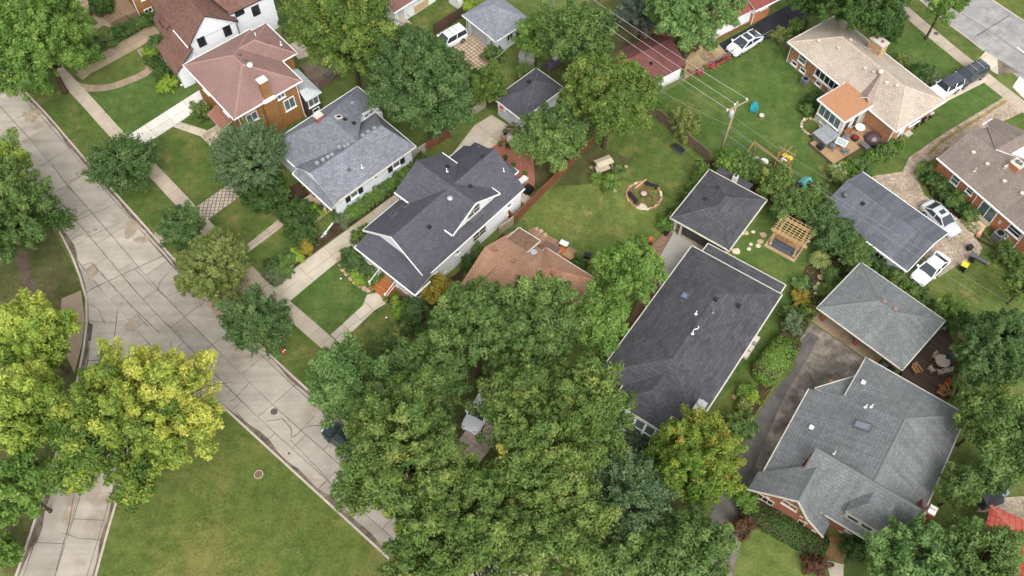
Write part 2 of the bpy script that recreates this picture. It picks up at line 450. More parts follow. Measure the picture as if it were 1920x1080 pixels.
sheet('lawn', [(545, 564), (625, 495), (650, 480), (690, 540), (686, 570), (618, 627)], .004, M_LUSH)
sheet('lawn', [(640, 643), (705, 582), (760, 580), (830, 610), (780, 700), (720, 720)], .004, M_LAWN)
sheet('lawn', [(966, 425), (1115, 270), (1210, 215), (1330, 310), (1290, 370), (1230, 450), (1200, 520), (1100, 520)], .004, M_DRY)
sheet('lawn', [(1115, 290), (1205, 215), (1320, 310), (1275, 380), (1150, 330)], .008, M_LAWN)
sheet('lawn', [(1212, 190), (1445, 72), (1482, 110), (1530, 190), (1500, 260), (1545, 330), (1530, 380), (1460, 320), (1340, 300)], .006, M_LUSH)
sheet('lawn', [(1425, 400), (1470, 385), (1570, 470), (1500, 590), (1480, 610), (1300, 800), (1240, 820), (1330, 700), (1465, 540), (1380, 480)], .006, M_LUSH)
sheet('lawn', [(1640, 100), (1700, 25), (1815, 125), (1740, 168), (1690, 130)], .006, M_LUSH)
sheet('lawn', [(1852, 152), (1768, 195), (1700, 260), (1690, 300), (1770, 250), (1880, 183)], .006, M_LUSH)
sheet('verge', [(1712, 20), (1735, 8), (1843, 97), (1830, 110)], .006, M_LAWN)
sheet('lawn', [(1935, 40), (1860, -2), (1850, -60), (2100, 0), (2100, 120)], .006, M_OLIVE)
sheet('lawn', [(1860, 240), (1925, 208), (1990, 240), (1930, 280)], .006, M_LAWN)
sheet('lawn', [(1735, 520), (1770, 545), (1830, 500), (1925, 470), (1990, 560), (1900, 640), (1790, 640), (1725, 560)], .004, M_DRY)
sheet('lawn', [(1350, 1000), (1390, 985), (1400, 950), (1545, 1010), (1545, 1090), (1340, 1100)], .004, M_DRY)
sheet('lawn', [(735, 45), (820, 0), (870, 0), (865, 30), (812, 66), (760, 70)], .004, M_LAWN)
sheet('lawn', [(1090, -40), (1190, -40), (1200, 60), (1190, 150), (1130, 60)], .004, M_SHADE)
sheet('yard_ground', [(1075, 300), (1115, 268), (1185, 300), (1160, 330), (1110, 345), (1040, 350)], .012, M_SHADE)  # dark green sheet painting the shade under the tree by the swing
sheet('yard_ground', [(1010, 130), (1080, 110), (1130, 170), (1115, 265), (1000, 360), (990, 300), (985, 230)], .004, M_SHADE)
sheet('yard_ground', [(1830, 960), (1850, 935), (1925, 930), (1925, 990), (1860, 960)], .004, M_GRAVEL)
sheet('yard_ground', [(700, 720), (830, 650), (1120, 700), (1240, 820), (1340, 1000), (1340, 1200), (900, 1100)], .004, M_SHADE)

sheet('dark_path', [(24, 470), (46, 465), (73, 555), (52, 566)], .06, ground('dark_path', [(.3, S(86, 74, 64)), (.7, S(106, 92, 80))], .6, None, 7.0, .5))
sheet('concrete_pad', [(116, 560), (152, 545), (160, 600), (153, 650), (140, 700), (112, 640)], .065, C_OLD)

# ---- the street: kerbs, slabs, gutters
KE = [(-60, 65), (0, 127), (80, 207), (140, 279), (207, 355), (283, 439), (333, 498), (494, 657), (585, 743), (960, 1060), (1110, 1185)]
KW = [(-60, 205), (0, 270), (67, 362), (90, 400), (110, 428), (130, 462), (148, 507), (163, 547), (167, 582), (162, 640), (150, 705), (125, 800), (90, 910), (37, 1070), (0, 1170)]
KB = [(415, 757), (345, 738), (290, 765), (255, 830), (217, 935), (178, 1078), (155, 1170)]
KS = [(415, 757), (732, 1047), (840, 1145)]
def wl2(px): return [Vector((p.x, p.y)) for p in W(px)]
kE, kW, kB, kS = [smooth_line(wl2(k)) for k in (KE, KW, KB, KS)]
iw = min(range(len(kW)), key=lambda i: (kW[i] - Vector(at(165, 600)[:2])).length)
road_main = [tuple(p) for p in kE] + [tuple(p) for p in kS[::-1]] + [tuple(p) for p in kW[:iw + 1][::-1]]
road_branch = [tuple(p) for p in kW[iw:]] + [tuple(p) for p in kB[::-1]]
road = structure(MB().prism(road_main, -.1, -.006).prism(road_branch, -.1, -.005).build('street', M_JOINT))
def slabs_on(poly, axis, cuts, step, jit, seed, wide=.09):
    """cut a carriageway by lengthwise joints (offsets from the axis line) and crosswise joints"""
    rnd = random.Random(seed); Nn = normals(axis); s = 0; i = 0
    for c0, c1 in zip(cuts[:-1], cuts[1:]):
        k = 0; ph = rnd.uniform(0, 1)
        P = resample(axis, step * .5); j = rnd.choice((0, 0, 1)); keep = []
        while j < len(P): keep.append(P[j]); j += rnd.choice((2, 2, 2, 3, 4))
        P = keep; Q = normals(P)
        for k in range(len(P) - 1):
            g = rnd.uniform(.45, .8) * wide / 2
            d = (P[k + 1] - P[k]).normalized() * rnd.uniform(.012, .04)
            lo, hi = min(c0, c1) + g, max(c0, c1) - g
            cell = [P[k] + d + Q[k] * lo, P[k + 1] - d + Q[k + 1] * lo, P[k + 1] - d + Q[k + 1] * hi, P[k] + d + Q[k] * hi]
            cell = [tuple(p) for p in cell]
            a = sum(cell[q][0] * cell[(q + 1) % 4][1] - cell[(q + 1) % 4][0] * cell[q][1] for q in range(4))
            if a < 0: cell = cell[::-1]
            c = clip(poly, cell)
            if len(c) >= 3 and area(c) > .12:
                MB().prism(c, -.09, .004 + rnd.uniform(0, .006)).build('slab', C_STREET, road)
slabs_on(road_main, resample(kE, .9), [0, -.5, -3.1, -4.85, -7.3, -11.0, -16.0], 4.6, .3, 3)
slabs_on(road_branch, resample(kW[iw:], .9), [-.4, .5, 3.2, 5.9, 8.6, 12, 16], 4.4, .3, 5)
# kerb stones
def kerb(line, side, name='kerb'):
    k = root(name); P = resample(line, 3.0); Q = normals(P)
    for i in range(len(P) - 1):
        d = (P[i + 1] - P[i]).normalized() * .012
        a, b = P[i] + d, P[i + 1] - d
        MB().prism([a, b, b + Q[i + 1] * (.2 * side), a + Q[i] * (.2 * side)], -.1, .1 + random.uniform(-.012, .01)).build('kerb_stone', C_KERB, k)
kerb(kE, 1); kerb(kW, -1); kerb(kB, 1); kerb(kS, -1)
# silt lying in the gutters: ragged low ribbons
def silt(line, side, w, s0, s1, seed):
    rnd = random.Random(seed); P = resample(line, .6); kk = [rnd.random() for _ in range(9)]; Q = normals(P); a = int(s0 * len(P)); b = int(s1 * len(P)); m = MB(); prev = None
    for i in range(a, b):
        ww = w * (.55 + .22 * math.sin(i * .31 + 6 * kk[0]) + .16 * math.sin(i * .83 + 6 * kk[1]) + .12 * rnd.random()) * min(1, (i - a + 1) / 8, (b - i) / 8)
        cur = (P[i] + Q[i] * (.02 * side), P[i] + Q[i] * (ww * side))
        if prev: m.poly([(prev[0].x, prev[0].y, .0165), (cur[0].x, cur[0].y, .0165), (cur[1].x, cur[1].y, .0145), (prev[1].x, prev[1].y, .0145)])
        prev = cur
    return stuff(tag(m.build('gutter_silt', M_DIRT), 'thin brown silt lying along the street gutter', 'silt'))
silt(kE, -1, .42, .02, .55, 1); silt(kE, -1, .3, .6, .98, 6); silt(kS, 1, .6, .03, .95, 2); silt(kW, 1, .55, .05, .5, 3); silt(kB, -1, .7, .3, .95, 4); silt(kW, 1, .8, .55, .97, 5)
# sealed cracks, each one a ragged ribbon
def crack(px, w=.07, seed=0, parent=None, mat=M_JOINT, z=.016):
    rnd = random.Random(seed); P = resample(wl2(px), .35); Q = normals(P); m = MB(); prev = None
    for i in range(len(P)):
        o = Q[i] * rnd.uniform(-.03, .03); ww = w * rnd.uniform(.45, 1.2)
        cur = (P[i] + o - Q[i] * ww / 2, P[i] + o + Q[i] * ww / 2)
        if prev: m.poly([(prev[0].x, prev[0].y, z), (cur[0].x, cur[0].y, z), (cur[1].x, cur[1].y, z), (prev[1].x, prev[1].y, z)])
        prev = cur
    if m.f: m.build('crack', mat, parent)
CR = [[(157, 497), (170, 492), (233, 560), (283, 610), (300, 625)], [(193, 475), (212, 495), (225, 513)],
      [(253, 505), (283, 535), (310, 557), (342, 545)], [(296, 545), (300, 528), (320, 508)], [(170, 570), (185, 580), (192, 597), (198, 610)], [(167, 602), (210, 605), (250, 598), (255, 590), (262, 596), (280, 615)],
      [(220, 583), (218, 607), (214, 635)], [(305, 600), (335, 625), (345, 637)], [(100, 310), (120, 340), (140, 365)], [(108, 400), (123, 392)],
      [(470, 715), (443, 745), (425, 757)], [(425, 740), (437, 728)], [(500, 790), (530, 785), (548, 805), (545, 822), (560, 812), (572, 800), (605, 797)], [(545, 825), (580, 862), (625, 910), (645, 930)], [(590, 780), (570, 800)],
      [(615, 932), (632, 915)], [(440, 770), (470, 800), (505, 835)], [(118, 1000), (150, 1010), (190, 1012)], [(140, 920), (128, 990), (105, 1070)], [(45, 215), (15, 232)], [(110, 290), (70, 315)], [(130, 340), (163, 325)], [(235, 375), (175, 400), (140, 415)], [(145, 460), (165, 445), (230, 415)], [(305, 480), (255, 503), (165, 545)]]
for i, c in enumerate(CR): crack(c, .05 if i % 3 else .075, i, road)
# old asphalt patches in the street
def blob(px, py, rx, ry, name, mat, z, seed, parent):
    rnd = random.Random(seed); c = at(px, py); P = []
    for k in range(22):
        t = 2 * math.pi * k / 22; q = .75 + .4 * rnd.random(); P.append((c.x + rx * q * math.cos(t), c.y + ry * q * math.sin(t)))
    MB().prism(P, z - .006, z).build(name, mat, parent)
M_STAIN = ground('worn_patch', [(.3, S(146, 130, 114)), (.7, S(174, 159, 143))], 1.4, None, 6.0, .5, .3, .01)
for i, (x, y, a, b) in enumerate([(172, 510, .6, 1.1), (62, 215, 1.2, 1.1), (247, 428, .8, 1.3), (266, 449, .9, .5), (140, 400, .35, .7), (245, 613, .7, .6), (228, 571, .35, .35), (165, 437, .3, .4), (178, 431, .3, .2), (130, 960, .5, 1.5)]):
    blob(x, y, a, b, 'worn_patch', M_STAIN, .0115 + i * .0004, i, road)
# manhole in the street, valve cover in the lawn
def cover(px, py, r, z, label, name, mat, ring):
    c = at(px, py); t = thing(name, label, 'manhole', (c.x, c.y, z))
    MB().lathe([(r, -.05), (r, .012), (r * .88, .016)], n=24).build('frame', ring, t)
    m = MB().lathe([(r * .84, -.01), (r * .84, .02)], n=24)
    for k in range(-3, 4): m.box(-r * .6, r * .6, k * r * .2 - .012, k * r * .2 + .012, .02, .028)
    m.build('lid', mat, t)
cover(514, 772, .33, .016, 'round grey iron manhole lid in the street near the dark parked car', 'manhole_cover', paint('iron', S(92, 88, 86), .6), M_JOINT)
cover(485, 890, .42, .05, 'round brown valve cover set in the corner lawn', 'valve_cover', paint('rusty_iron', S(122, 100, 84), .8), C_PAVER)
cover(542, 850, .12, .016, 'tiny round valve cover in the street slabs below the manhole', 'valve_cover', paint('iron', S(92, 88, 86), .6), M_JOINT)
cover(1755, 63, .3, .03, 'round dark manhole lid in the sidewalk by the far road', 'manhole_cover', paint('iron', S(92, 88, 86), .6), M_JOINT)

# ---- pavements and drives
sw = root('sidewalk'); strip_slabs(sw, [(-40, -30), (40, 62), (152, 177), (218, 252), (277, 310), (322, 357), (397, 438), (465, 512), (533, 574), (603, 634), (660, 688), (760, 782), (900, 905), (1080, 1060)], 1.5, 1.55, C_WALK, .03)
sw2 = root('sidewalk'); strip_slabs(sw2, [(1640, -30), (1697, 20), (1750, 66), (1815, 119), (1872, 165), (1940, 216)], 1.6, 1.7, C_WALK, .03)
d = root('driveway'); region_slabs(d, [(232, 260), (380, 165), (470, 112), (490, 128), (398, 189), (257, 281)], (245, 268), rad(43.5), 2.6, 4.2, C_NEW, .04)
d = root('driveway_apron'); region_slabs(d, [(157, 299), (180, 322), (232, 285), (213, 262)], (160, 300), rad(44), 3, 3, C_WALK, .03)
d = root('driveway'); region_slabs(d, [(143, 140), (160, 118), (285, 45), (300, 62), (262, 88), (170, 138), (155, 150)], (150, 140), rad(44), 3.4, 4, C_OLD, .035)
d = root('driveway'); region_slabs(d, [(507, 537), (745, 362), (850, 287), (890, 235), (922, 216), (980, 252), (925, 279), (850, 330), (692, 440), (655, 482), (630, 493), (544, 564)], (527, 551), rad(44.4), 3.3, 6.0, C_DRIVE, .04)
d = root('driveway_apron'); region_slabs(d, [(462, 516), (503, 550), (425, 610), (385, 570)], (480, 530), rad(44), 3, 4, concrete('pink_concrete', S(176, 150, 134)), .03)
d = root('front_path'); region_slabs(d, [(619, 629), (680, 573), (688, 553), (712, 548), (724, 569), (703, 581), (638, 644)], (628, 636), rad(44), 1.6, 3, C_DRIVE, .035)
d = root('front_path'); region_slabs(d, [(450, 469), (522, 412), (535, 421), (463, 475)], (456, 472), rad(44), 1.7, 3, C_WALK, .03)
d = root('carriage_walk'); region_slabs(d, [(286, 440), (310, 427), (330, 445), (302, 457)], (290, 440), rad(44), 1.5, 2.5, C_WALK, .03)
d = root('front_path'); region_slabs(d, [(319, 236), (336, 228), (384, 243), (412, 257), (397, 274), (377, 256)], (330, 232), rad(-8), 1.6, 4, C_DRIVE, .03)
d = root('garden_path'); strip_slabs(d, [(140, 160), (165, 166), (205, 165), (245, 150), (272, 139), (284, 127), (276, 108), (262, 88)], 1.05, .5, C_OLD, .03, 'paver', .02)
d = root('garden_path'); strip_slabs(d, [(145, -5), (170, 15), (190, 38), (205, 45), (232, 48)], 1.1, .55, C_OLD, .03, 'paver', .02)
strip_slabs(d, [(190, 45), (165, 62), (135, 84)], .8, .5, C_OLD, .03, 'paver', .02)
d = root('front_path'); region_slabs(d, [(1540, 1004), (1594, 1010), (1582, 1056), (1549, 1048)], (1550, 1010), rad(-40), 1.2, 1.2, concrete('brown_concrete', S(136, 106, 78)), .03)
region_slabs(d, [(1548, 1050), (1582, 1058), (1580, 1100), (1562, 1100)], (1550, 1050), rad(-15), 1.5, 1.5, C_DRIVE, .03)
d = root('driveway'); region_slabs(d, [(1228, 508), (1238, 480), (1264, 434), (1325, 465), (1300, 478), (1250, 533), (1238, 545)], (1262, 436), rad(-37), 3.3, 4.2, concrete('grey_concrete', S(186, 182, 174), (.85, .82, .78), .3), .035)
d = root('brick_walk'); region_slabs(d, [(1207, 478), (1243, 438), (1263, 434), (1237, 480), (1227, 508), (1237, 545), (1200, 600), (1170, 625), (1215, 520)], (1243, 438), rad(-37), .8, .8, brickmat('walk_brick', S(138, 108, 90), S(156, 128, 108), S(110, 92, 80), .2, .1), .03, 'brick_panel', .015)
d = root('garage_apron'); region_slabs(d, [(1519, 600), (1541, 580), (1660, 665), (1642, 686)], (1519, 600), rad(-45.6), 3.2, 2.2, concrete('tan_concrete', S(166, 146, 122)), .04)
sheet('driveway', [(1497, 640), (1523, 606), (1645, 690), (1600, 712), (1522, 728), (1445, 885), (1408, 935), (1372, 1090), (1300, 1090), (1322, 985), (1375, 880), (1405, 805), (1445, 740), (1490, 690)], .02, M_BROKEN)
sheet('driveway_asphalt', [(1497, 640), (1518, 622), (1535, 632), (1510, 680), (1475, 735), (1450, 790), (1425, 850), (1395, 930), (1360, 1090), (1300, 1090), (1322, 985), (1375, 880), (1405, 805), (1445, 740), (1490, 690)], .026, M_ASPHALT)
sheet('gravel_drive', [(1884, 181), (1770, 250), (1705, 295), (1692, 322), (1640, 330), (1610, 340), (1690, 420), (1760, 520), (1790, 500), (1835, 480), (1842, 465), (1812, 420), (1765, 388), (1733, 366), (1720, 335), (1737, 306), (1790, 272), (1860, 237), (1925, 207)], .02, M_GRAVEL)
sheet('weedy_strip', [(1891, 189), (1850, 216), (1800, 246), (1765, 270), (1742, 293), (1738, 289), (1760, 265), (1798, 241), (1847, 211), (1887, 186)], .026, ground('weedy_gravel', [(.3, S(124, 112, 66)), (.7, S(160, 142, 100))], .8, None, 5.0, .8))
d = root('driveway'); region_slabs(d, [(1818, 121), (1738, 166), (1765, 195), (1853, 151)], (1818, 121), rad(-57), 3.6, 4, C_DRIVE, .035)
sheet('far_road', [(1640, -70), (1731, 4), (1845, 95), (1925, 158), (2060, 260), (2200, 200), (1922, 43), (1857, 0), (1770, -70)], .0, M_ROADGREY)
rd = root('road_marking')
_a, _b = at(1907, 88), at(1935, 110); MB().bar(_a + Vector((0, 0, .006)), _b + Vector((0, 0, .006)), .14, .006).build('lane_dash', WHITE, rd)
cr = root('road_cracks'); crack([(1893, 29), (1873, 41), (1850, 55), (1840, 62), (1826, 70)], .14, 3, cr, z=.004); crack([(1803, 25), (1830, 42), (1870, 68), (1925, 108)], .08, 8, cr, z=.004); crack([(1760, -5), (1803, 25)], .1, 9, cr, z=.004)
kerb([Vector(p[:2]) for p in W([(1680, -38), (1731, 4), (1771, 39), (1816, 72), (1845, 95)])], -1); kerb([Vector(p[:2]) for p in W([(1800, -40), (1857, 0), (1925, 45), (2010, 100)])], 1)
d = root('driveway_apron'); region_slabs(d, [(1833, 113), (1848, 96), (1870, 110), (1872, 140), (1850, 128)], (1833, 113), rad(-57), 2, 2, C_DRIVE, .02)
region_slabs(d, [(1898, 163), (1912, 143), (1940, 165), (1940, 205)], (1898, 163), rad(-57), 2, 2, C_NEW, .02)
sheet('road_dirt', [(1850, 100), (1890, 122), (1915, 138), (1895, 136), (1873, 140), (1862, 118)], .012, M_DIRT)
sheet('blacktop_drive', [(1345, 84), (1370, 107), (1430, 78), (1500, 41), (1600, -20), (1540, -25), (1446, 27), (1409, 49)], .02, M_BLACKTOP)
d = root('patio'); region_slabs(d, [(1284, 114), (1305, 86), (1346, 83), (1370, 106), (1316, 132), (1283, 148)], (1284, 114), rad(33), 2.4, 2.4, concrete('tan_patio', S(186, 164, 128)), .03)
d = root('patio'); region_slabs(d, [(1177, 50), (1196, 72), (1225, 84), (1255, 78), (1265, 62), (1235, 42), (1200, 38)], (1200, 60), rad(20), 1, 1, brickmat('old_brick_paving', S(120, 84, 68), S(136, 98, 80), S(96, 74, 62), .2, .1), .03, 'brick_panel', .015)
d = root('patio'); region_slabs(d, [(919, 279), (943, 263), (975, 270), (1000, 290), (1003, 340), (1000, 362), (975, 360), (958, 320)], (920, 277), rad(-45), .9, .9, C_BRICKPAVE, .045, 'brick_panel', .012)
d = root('patio'); region_slabs(d, [(990, 432), (1000, 427), (1085, 472), (1073, 497), (1050, 500), (1000, 452)], (1000, 430), rad(-37), .6, .6, concrete('patio_stone', S(164, 132, 112)), .03, 'flagstone', .03)
# square pavers with open joints
M_PJ = ground('paver_joint', [(.3, S(92, 84, 66)), (.7, S(120, 106, 86))], 2.0, None, 8.0, .5)
d = structure(MB().prism([(p.x, p.y) for p in W([(365, 389), (428, 346), (470, 330), (492, 350), (450, 370), (389, 414)])], -.03, .02).build('paver_drive', M_PJ))
region_slabs(d, [(367, 389), (428, 347), (470, 331), (490, 350), (450, 369), (388, 413)], (367, 389), rad(0), .42, .42, C_PAVER, .06, 'paver', .09)
d = structure(MB().prism([(p.x, p.y) for p in W([(845, 85), (868, 55), (925, 95), (915, 120), (890, 135), (860, 110)])], -.03, .02).build('paver_court', M_PJ))
region_slabs(d, [(845, 85), (868, 55), (925, 95), (915, 120), (890, 135), (860, 110)], (845, 85), rad(42), .46, .46, concrete('cream_pavers', S(206, 184, 160)), .05, 'paver', .1)
# planting beds
for pts in ([(495, 530), (505, 500), (550, 475), (600, 440), (640, 410), (700, 370), (745, 340), (770, 310), (800, 300), (745, 360), (600, 465), (505, 535)], [(640, 470), (655, 458), (690, 470), (735, 545), (690, 548), (660, 505)], [(722, 560), (745, 585), (750, 620), (720, 645), (745, 650), (800, 600), (790, 550)], [(1475, 590), (1510, 500), (1550, 480), (1610, 500), (1535, 575), (1520, 600), (1500, 640), (1440, 740), (1400, 800), (1385, 830), (1370, 830), (1400, 770), (1455, 650)],
            [(1440, 880), (1405, 930), (1385, 960), (1520, 1040), (1550, 1010), (1480, 950)], [(1720, 320), (1740, 305), (1840, 430), (1870, 470), (1830, 450), (1760, 390)], [(1585, 320), (1640, 310), (1690, 270), (1640, 290)],
            [(500, 380), (560, 340), (610, 400), (560, 420)], [(1300, 300), (1440, 300), (1660, 460), (1640, 520), (1560, 480), (1430, 370)], [(840, 620), (870, 510), (900, 480), (985, 430), (940, 440), (800, 560)]):
    sheet('planting_bed', pts, .012, M_MULCH)
# ================================================================== BUILDINGS
def roof(parent, planes, mat, trim=WHITE, th=.13, name='roof'):
    m = MB()
    for pl in planes:
        pl = [Vector(p) for p in pl]
        n = Vector((0, 0, 0))
        for i in range(len(pl)): n += pl[i].cross(pl[(i + 1) % len(pl)])
        if n.z < 0: pl = pl[::-1]
        m.poly(pl, 0)
        lo = [p - Vector((0, 0, th)) for p in pl]
        m.poly(lo[::-1], 1)
        for i in range(len(pl)):
            j = (i + 1) % len(pl); m.poly([pl[i], lo[i], lo[j], pl[j]], 1)
    return m.build(name, [mat, trim], parent)
def hip(x0, x1, y0, y1, ze, zr, axis=None, ra=None, rb=None):
    """four planes; ridge along the longer side"""
    w, l = x1 - x0, y1 - y0
    if axis is None: axis = 'x' if w > l else 'y'
    if axis == 'x':
        cy = (y0 + y1) / 2; a = ra if ra is not None else x0 + l / 2; b = rb if rb is not None else x1 - l / 2
        A, B = (a, cy, zr), (b, cy, zr)
        c = [(x0, y0, ze), (x1, y0, ze), (x1, y1, ze), (x0, y1, ze)]
        return [[c[0], c[1], B, A], [c[1], c[2], B], [c[2], c[3], A, B], [c[3], c[0], A]], [(A, B), (c[0], A), (c[3], A), (c[1], B), (c[2], B)]
    cx = (x0 + x1) / 2; a = ra if ra is not None else y0 + w / 2; b = rb if rb is not None else y1 - w / 2
    A, B = (cx, a, zr), (cx, b, zr)
    c = [(x0, y0, ze), (x1, y0, ze), (x1, y1, ze), (x0, y1, ze)]
    return [[c[0], c[1], A], [c[1], c[2], B, A], [c[2], c[3], B], [c[3], c[0], A, B]], [(A, B), (c[0], A), (c[1], A), (c[2], B), (c[3], B)]
def gable(x0, x1, y0, y1, ze, zr, axis='y', ridge=None, ze2=None):
    ze2 = ze if ze2 is None else ze2
    if axis == 'y':
        c = (x0 + x1) / 2 if ridge is None else ridge
        return [[(x0, y0, ze), (c, y0, zr), (c, y1, zr), (x0, y1, ze)], [(c, y0, zr), (x1, y0, ze2), (x1, y1, ze2), (c, y1, zr)]]
    c = (y0 + y1) / 2 if ridge is None else ridge
    return [[(x0, y0, ze), (x1, y0, ze), (x1, c, zr), (x0, c, zr)], [(x0, c, zr), (x1, c, zr), (x1, y1, ze2), (x0, y1, ze2)]]
def caps(parent, lines, mat, w=.32):
    for p, q in lines:
        p = Vector(p); q = Vector(q); d = (q - p); s = Vector((-d.y, d.x, 0)).normalized() * (w / 2)
        dz = .09 if abs(d.z) < .01 else .05
        m = MB(); u = Vector((0, 0, .045)); lo = Vector((0, 0, -dz))
        m.poly([p + u, q + u, q + s + lo, p + s + lo]); m.poly([q + u, p + u, p - s + lo, q - s + lo])
        m.build('ridge_cap', mat, parent)
def gutter(parent, p, q, mat=WHITE, s=.13, out=0.06):
    p = Vector(p); q = Vector(q); d = (q - p).normalized()
    m = MB().bar(p + Vector((0, 0, -.05)), q + Vector((0, 0, -.05)), s, s * .95); m.build('gutter', mat, parent)
def gutters(parent, pts, mat=WHITE, s=.13, close=True):
    n = len(pts)
    for i in range(n if close else n - 1): gutter(parent, pts[i], pts[(i + 1) % n], mat, s)
def wall(parent, x0, x1, y0, y1, z0, z1, mat, name='wall'):
    return MB().box(x0, x1, y0, y1, z0, z1).build(name, mat, parent)
def gable_wall(parent, pts, d, mat, name='gable_wall'):
    """upright polygon pts (3D, coplanar) given thickness d (vector)"""
    d = Vector(d); P = [Vector(p) for p in pts]; m = MB(); m.poly(P); m.poly([p + d for p in P][::-1])
    for i in range(len(P)):
        j = (i + 1) % len(P); m.poly([P[j], P[i], P[i] + d, P[j] + d])
    return m.build(name, mat, parent)
def window(parent, c, n, w, h, cols=2, rows=1, frame=WHITE, glass=GLASS, fw=.09, name='window', sill=True, lit=None):
    """window in an upright wall: centre c, outward normal n (x, y)"""
    c = Vector(c); n = Vector((n[0], n[1], 0)).normalized(); t = Vector((-n.y, n.x, 0)); z = Vector((0, 0, 1))
    m = MB(); e = c + n * .035
    def bar(a, b, ww, dd=.09): m.bar(a, b, ww, dd, up=n)
    for s in (-1, 1):
        bar(e + t * (s * (w / 2)) - z * (h / 2 + fw / 2), e + t * (s * (w / 2)) + z * (h / 2 + fw / 2), fw)
        bar(e + z * (s * h / 2) - t * (w / 2 - fw / 2), e + z * (s * h / 2) + t * (w / 2 - fw / 2), fw, .084)
    for k in range(1, cols): bar(e + t * (w * (k / cols - .5)) - z * (h / 2 - fw / 2), e + t * (w * (k / cols - .5)) + z * (h / 2 - fw / 2), fw * .75, .07)
    for k in range(1, rows): bar(e + z * (h * (k / rows - .5)) - t * (w / 2 - fw / 2), e + z * (h * (k / rows - .5)) + t * (w / 2 - fw / 2), fw * .6, .06)
    o = m.build(name, frame, parent)
    for k in range(cols):
        a = c + n * .02 + t * (w * (k / cols - .5) + .01); b = c + n * .02 + t * (w * ((k + 1) / cols - .5) - .01)
        q = MB().poly([a - z * h / 2, b - z * h / 2, b + z * h / 2, a + z * h / 2])
        q.build('pane', glass, o)
    if sill: MB().bar(c + n * .08 - z * (h / 2 + fw * .9) - t * (w / 2 + .12), c + n * .08 - z * (h / 2 + fw * .9) + t * (w / 2 + .12), .16, .07).build('sill', frame, o)
    return o
def chimney(parent, x, y, z0, z1, w, l, mat, cap=OFFWHITE, flue=True):
    c = MB().box(x - w / 2, x + w / 2, y - l / 2, y + l / 2, z0, z1).build('chimney', mat, parent)
    MB().box(x - w / 2 - .06, x + w / 2 + .06, y - l / 2 - .06, y + l / 2 + .06, z1 - .002, z1 + .09).build('cap', cap, c)
    if flue: MB().lathe([(.15, 0), (.15, .28), (.12, .3)], (x, y, z1 + .08), 10).build('flue', TERRA, c)
    return c
def vent(parent, p, kind='box', mat=None):
    x, y, z = p
    if kind == 'box': MB().box(x - .15, x + .15, y - .15, y + .15, z - .15, z + .15).box(x - .19, x + .19, y - .19, y + .19, z + .15, z + .19).build('roof_vent', mat or OFFWHITE, parent)
    elif kind == 'pipe': MB().tube([(x, y, z - .2), (x, y, z + .5)], .055, 8).lathe([(.16, 0), (.09, .1)], (x, y, z - .02), 10).build('vent_pipe', mat or WHITE, parent)
    elif kind == 'ball':
        MB().lathe([(.17, -.2), (.17, .08), (.28, .12), (.33, .25), (.28, .4), (.12, .48), (.02, .5)], (x, y, z), 16).build('turbine_vent', mat or ALUM, parent, True)
def skylight(parent, c, ux, uy, n, w, l, glass, frame):
    c = Vector(c); ux = Vector(ux).normalized(); uy = Vector(uy).normalized(); n = Vector(n).normalized()
    m = MB()
    for s in (-1, 1):
        m.bar(c + ux * (s * w / 2) - uy * (l / 2 + .05) + n * .05, c + ux * (s * w / 2) + uy * (l / 2 + .05) + n * .05, .1, .16, up=n)
        m.bar(c + uy * (s * l / 2) - ux * (w / 2 - .05) + n * .05, c + uy * (s * l / 2) + ux * (w / 2 - .05) + n * .05, .1, .15, up=n)
    o = m.build('skylight', frame, parent)
    MB().poly([c - ux * w / 2 - uy * l / 2 + n * .09, c + ux * w / 2 - uy * l / 2 + n * .09, c + ux * w / 2 + uy * l / 2 + n * .09, c - ux * w / 2 + uy * l / 2 + n * .09]).build('pane', glass, o)
def downspout(parent, pts, mat=WHITE): MB().tube(pts, .05, 6).build('downspout', mat, parent)
def steps(parent, x0, x1, y0, dy, n, h, mat, z0=0.0, axis='y', name='step'):
    """n steps rising along +axis from y0"""
    for k in range(n):
        MB().box(x0, x1, y0 + k * dy, y0 + (k + 1) * dy + .02 if k < n - 1 else y0 + (k + 1) * dy, z0, z0 + (k + 1) * h).build(name, mat, parent)

R_CHAR = shingle('charcoal_shingles', S(86, 86, 94), .22, .26, .5, .24)
R_DARK = shingle('dark_laminated_shingles', S(77, 77, 81), .32, .32, .8, .36)
R_GREY = shingle('grey_shingles', S(126, 129, 137), .26, .27, .42, .3)
R_GREYG = shingle('grey_garage_shingles', S(142, 145, 154), .26, .27, .42, .3)
R_SLATE = shingle('slate_shingles', S(104, 107, 115), .16, .28, .6, .2, streak=.5)
R_RED = shingle('red_brown_shingles', S(146, 116, 109), .08, .24, .4, .14)
R_BROWN = shingle('rust_brown_shingles', S(122, 90, 80), .3, .24, .4, .36)
R_TAN = shingle('tan_shingles', S(184, 170, 155), .14, .28, .45, .16)
R_CLAY = shingle('clay_brown_shingles', S(178, 138, 112), .12, .26, .42, .16, streak=.3)
R_GREEN = shingle('grey_green_shingles', S(123, 126, 127), .18, .28, .45, .26, streak=.4)
R_TAUPE = shingle('taupe_shingles', S(136, 123, 115), .14, .27, .42, .2, streak=.3)
R_OXIDE = shingle('oxide_red_shingles', S(120, 76, 72), .14, .3, .8, .18, streak=.3)
B_TAN = brickmat('tan_brick', S(150, 106, 62), S(170, 124, 76), S(140, 120, 96))
B_ORANGE = brickmat('orange_brick', S(186, 116, 80), S(200, 132, 94), S(186, 160, 136))
B_MIX = brickmat('mixed_brick', S(168, 118, 84), S(206, 156, 116), S(170, 146, 124))
B_RED = brickmat('red_brick', S(140, 82, 62), S(158, 100, 76), S(170, 150, 132))
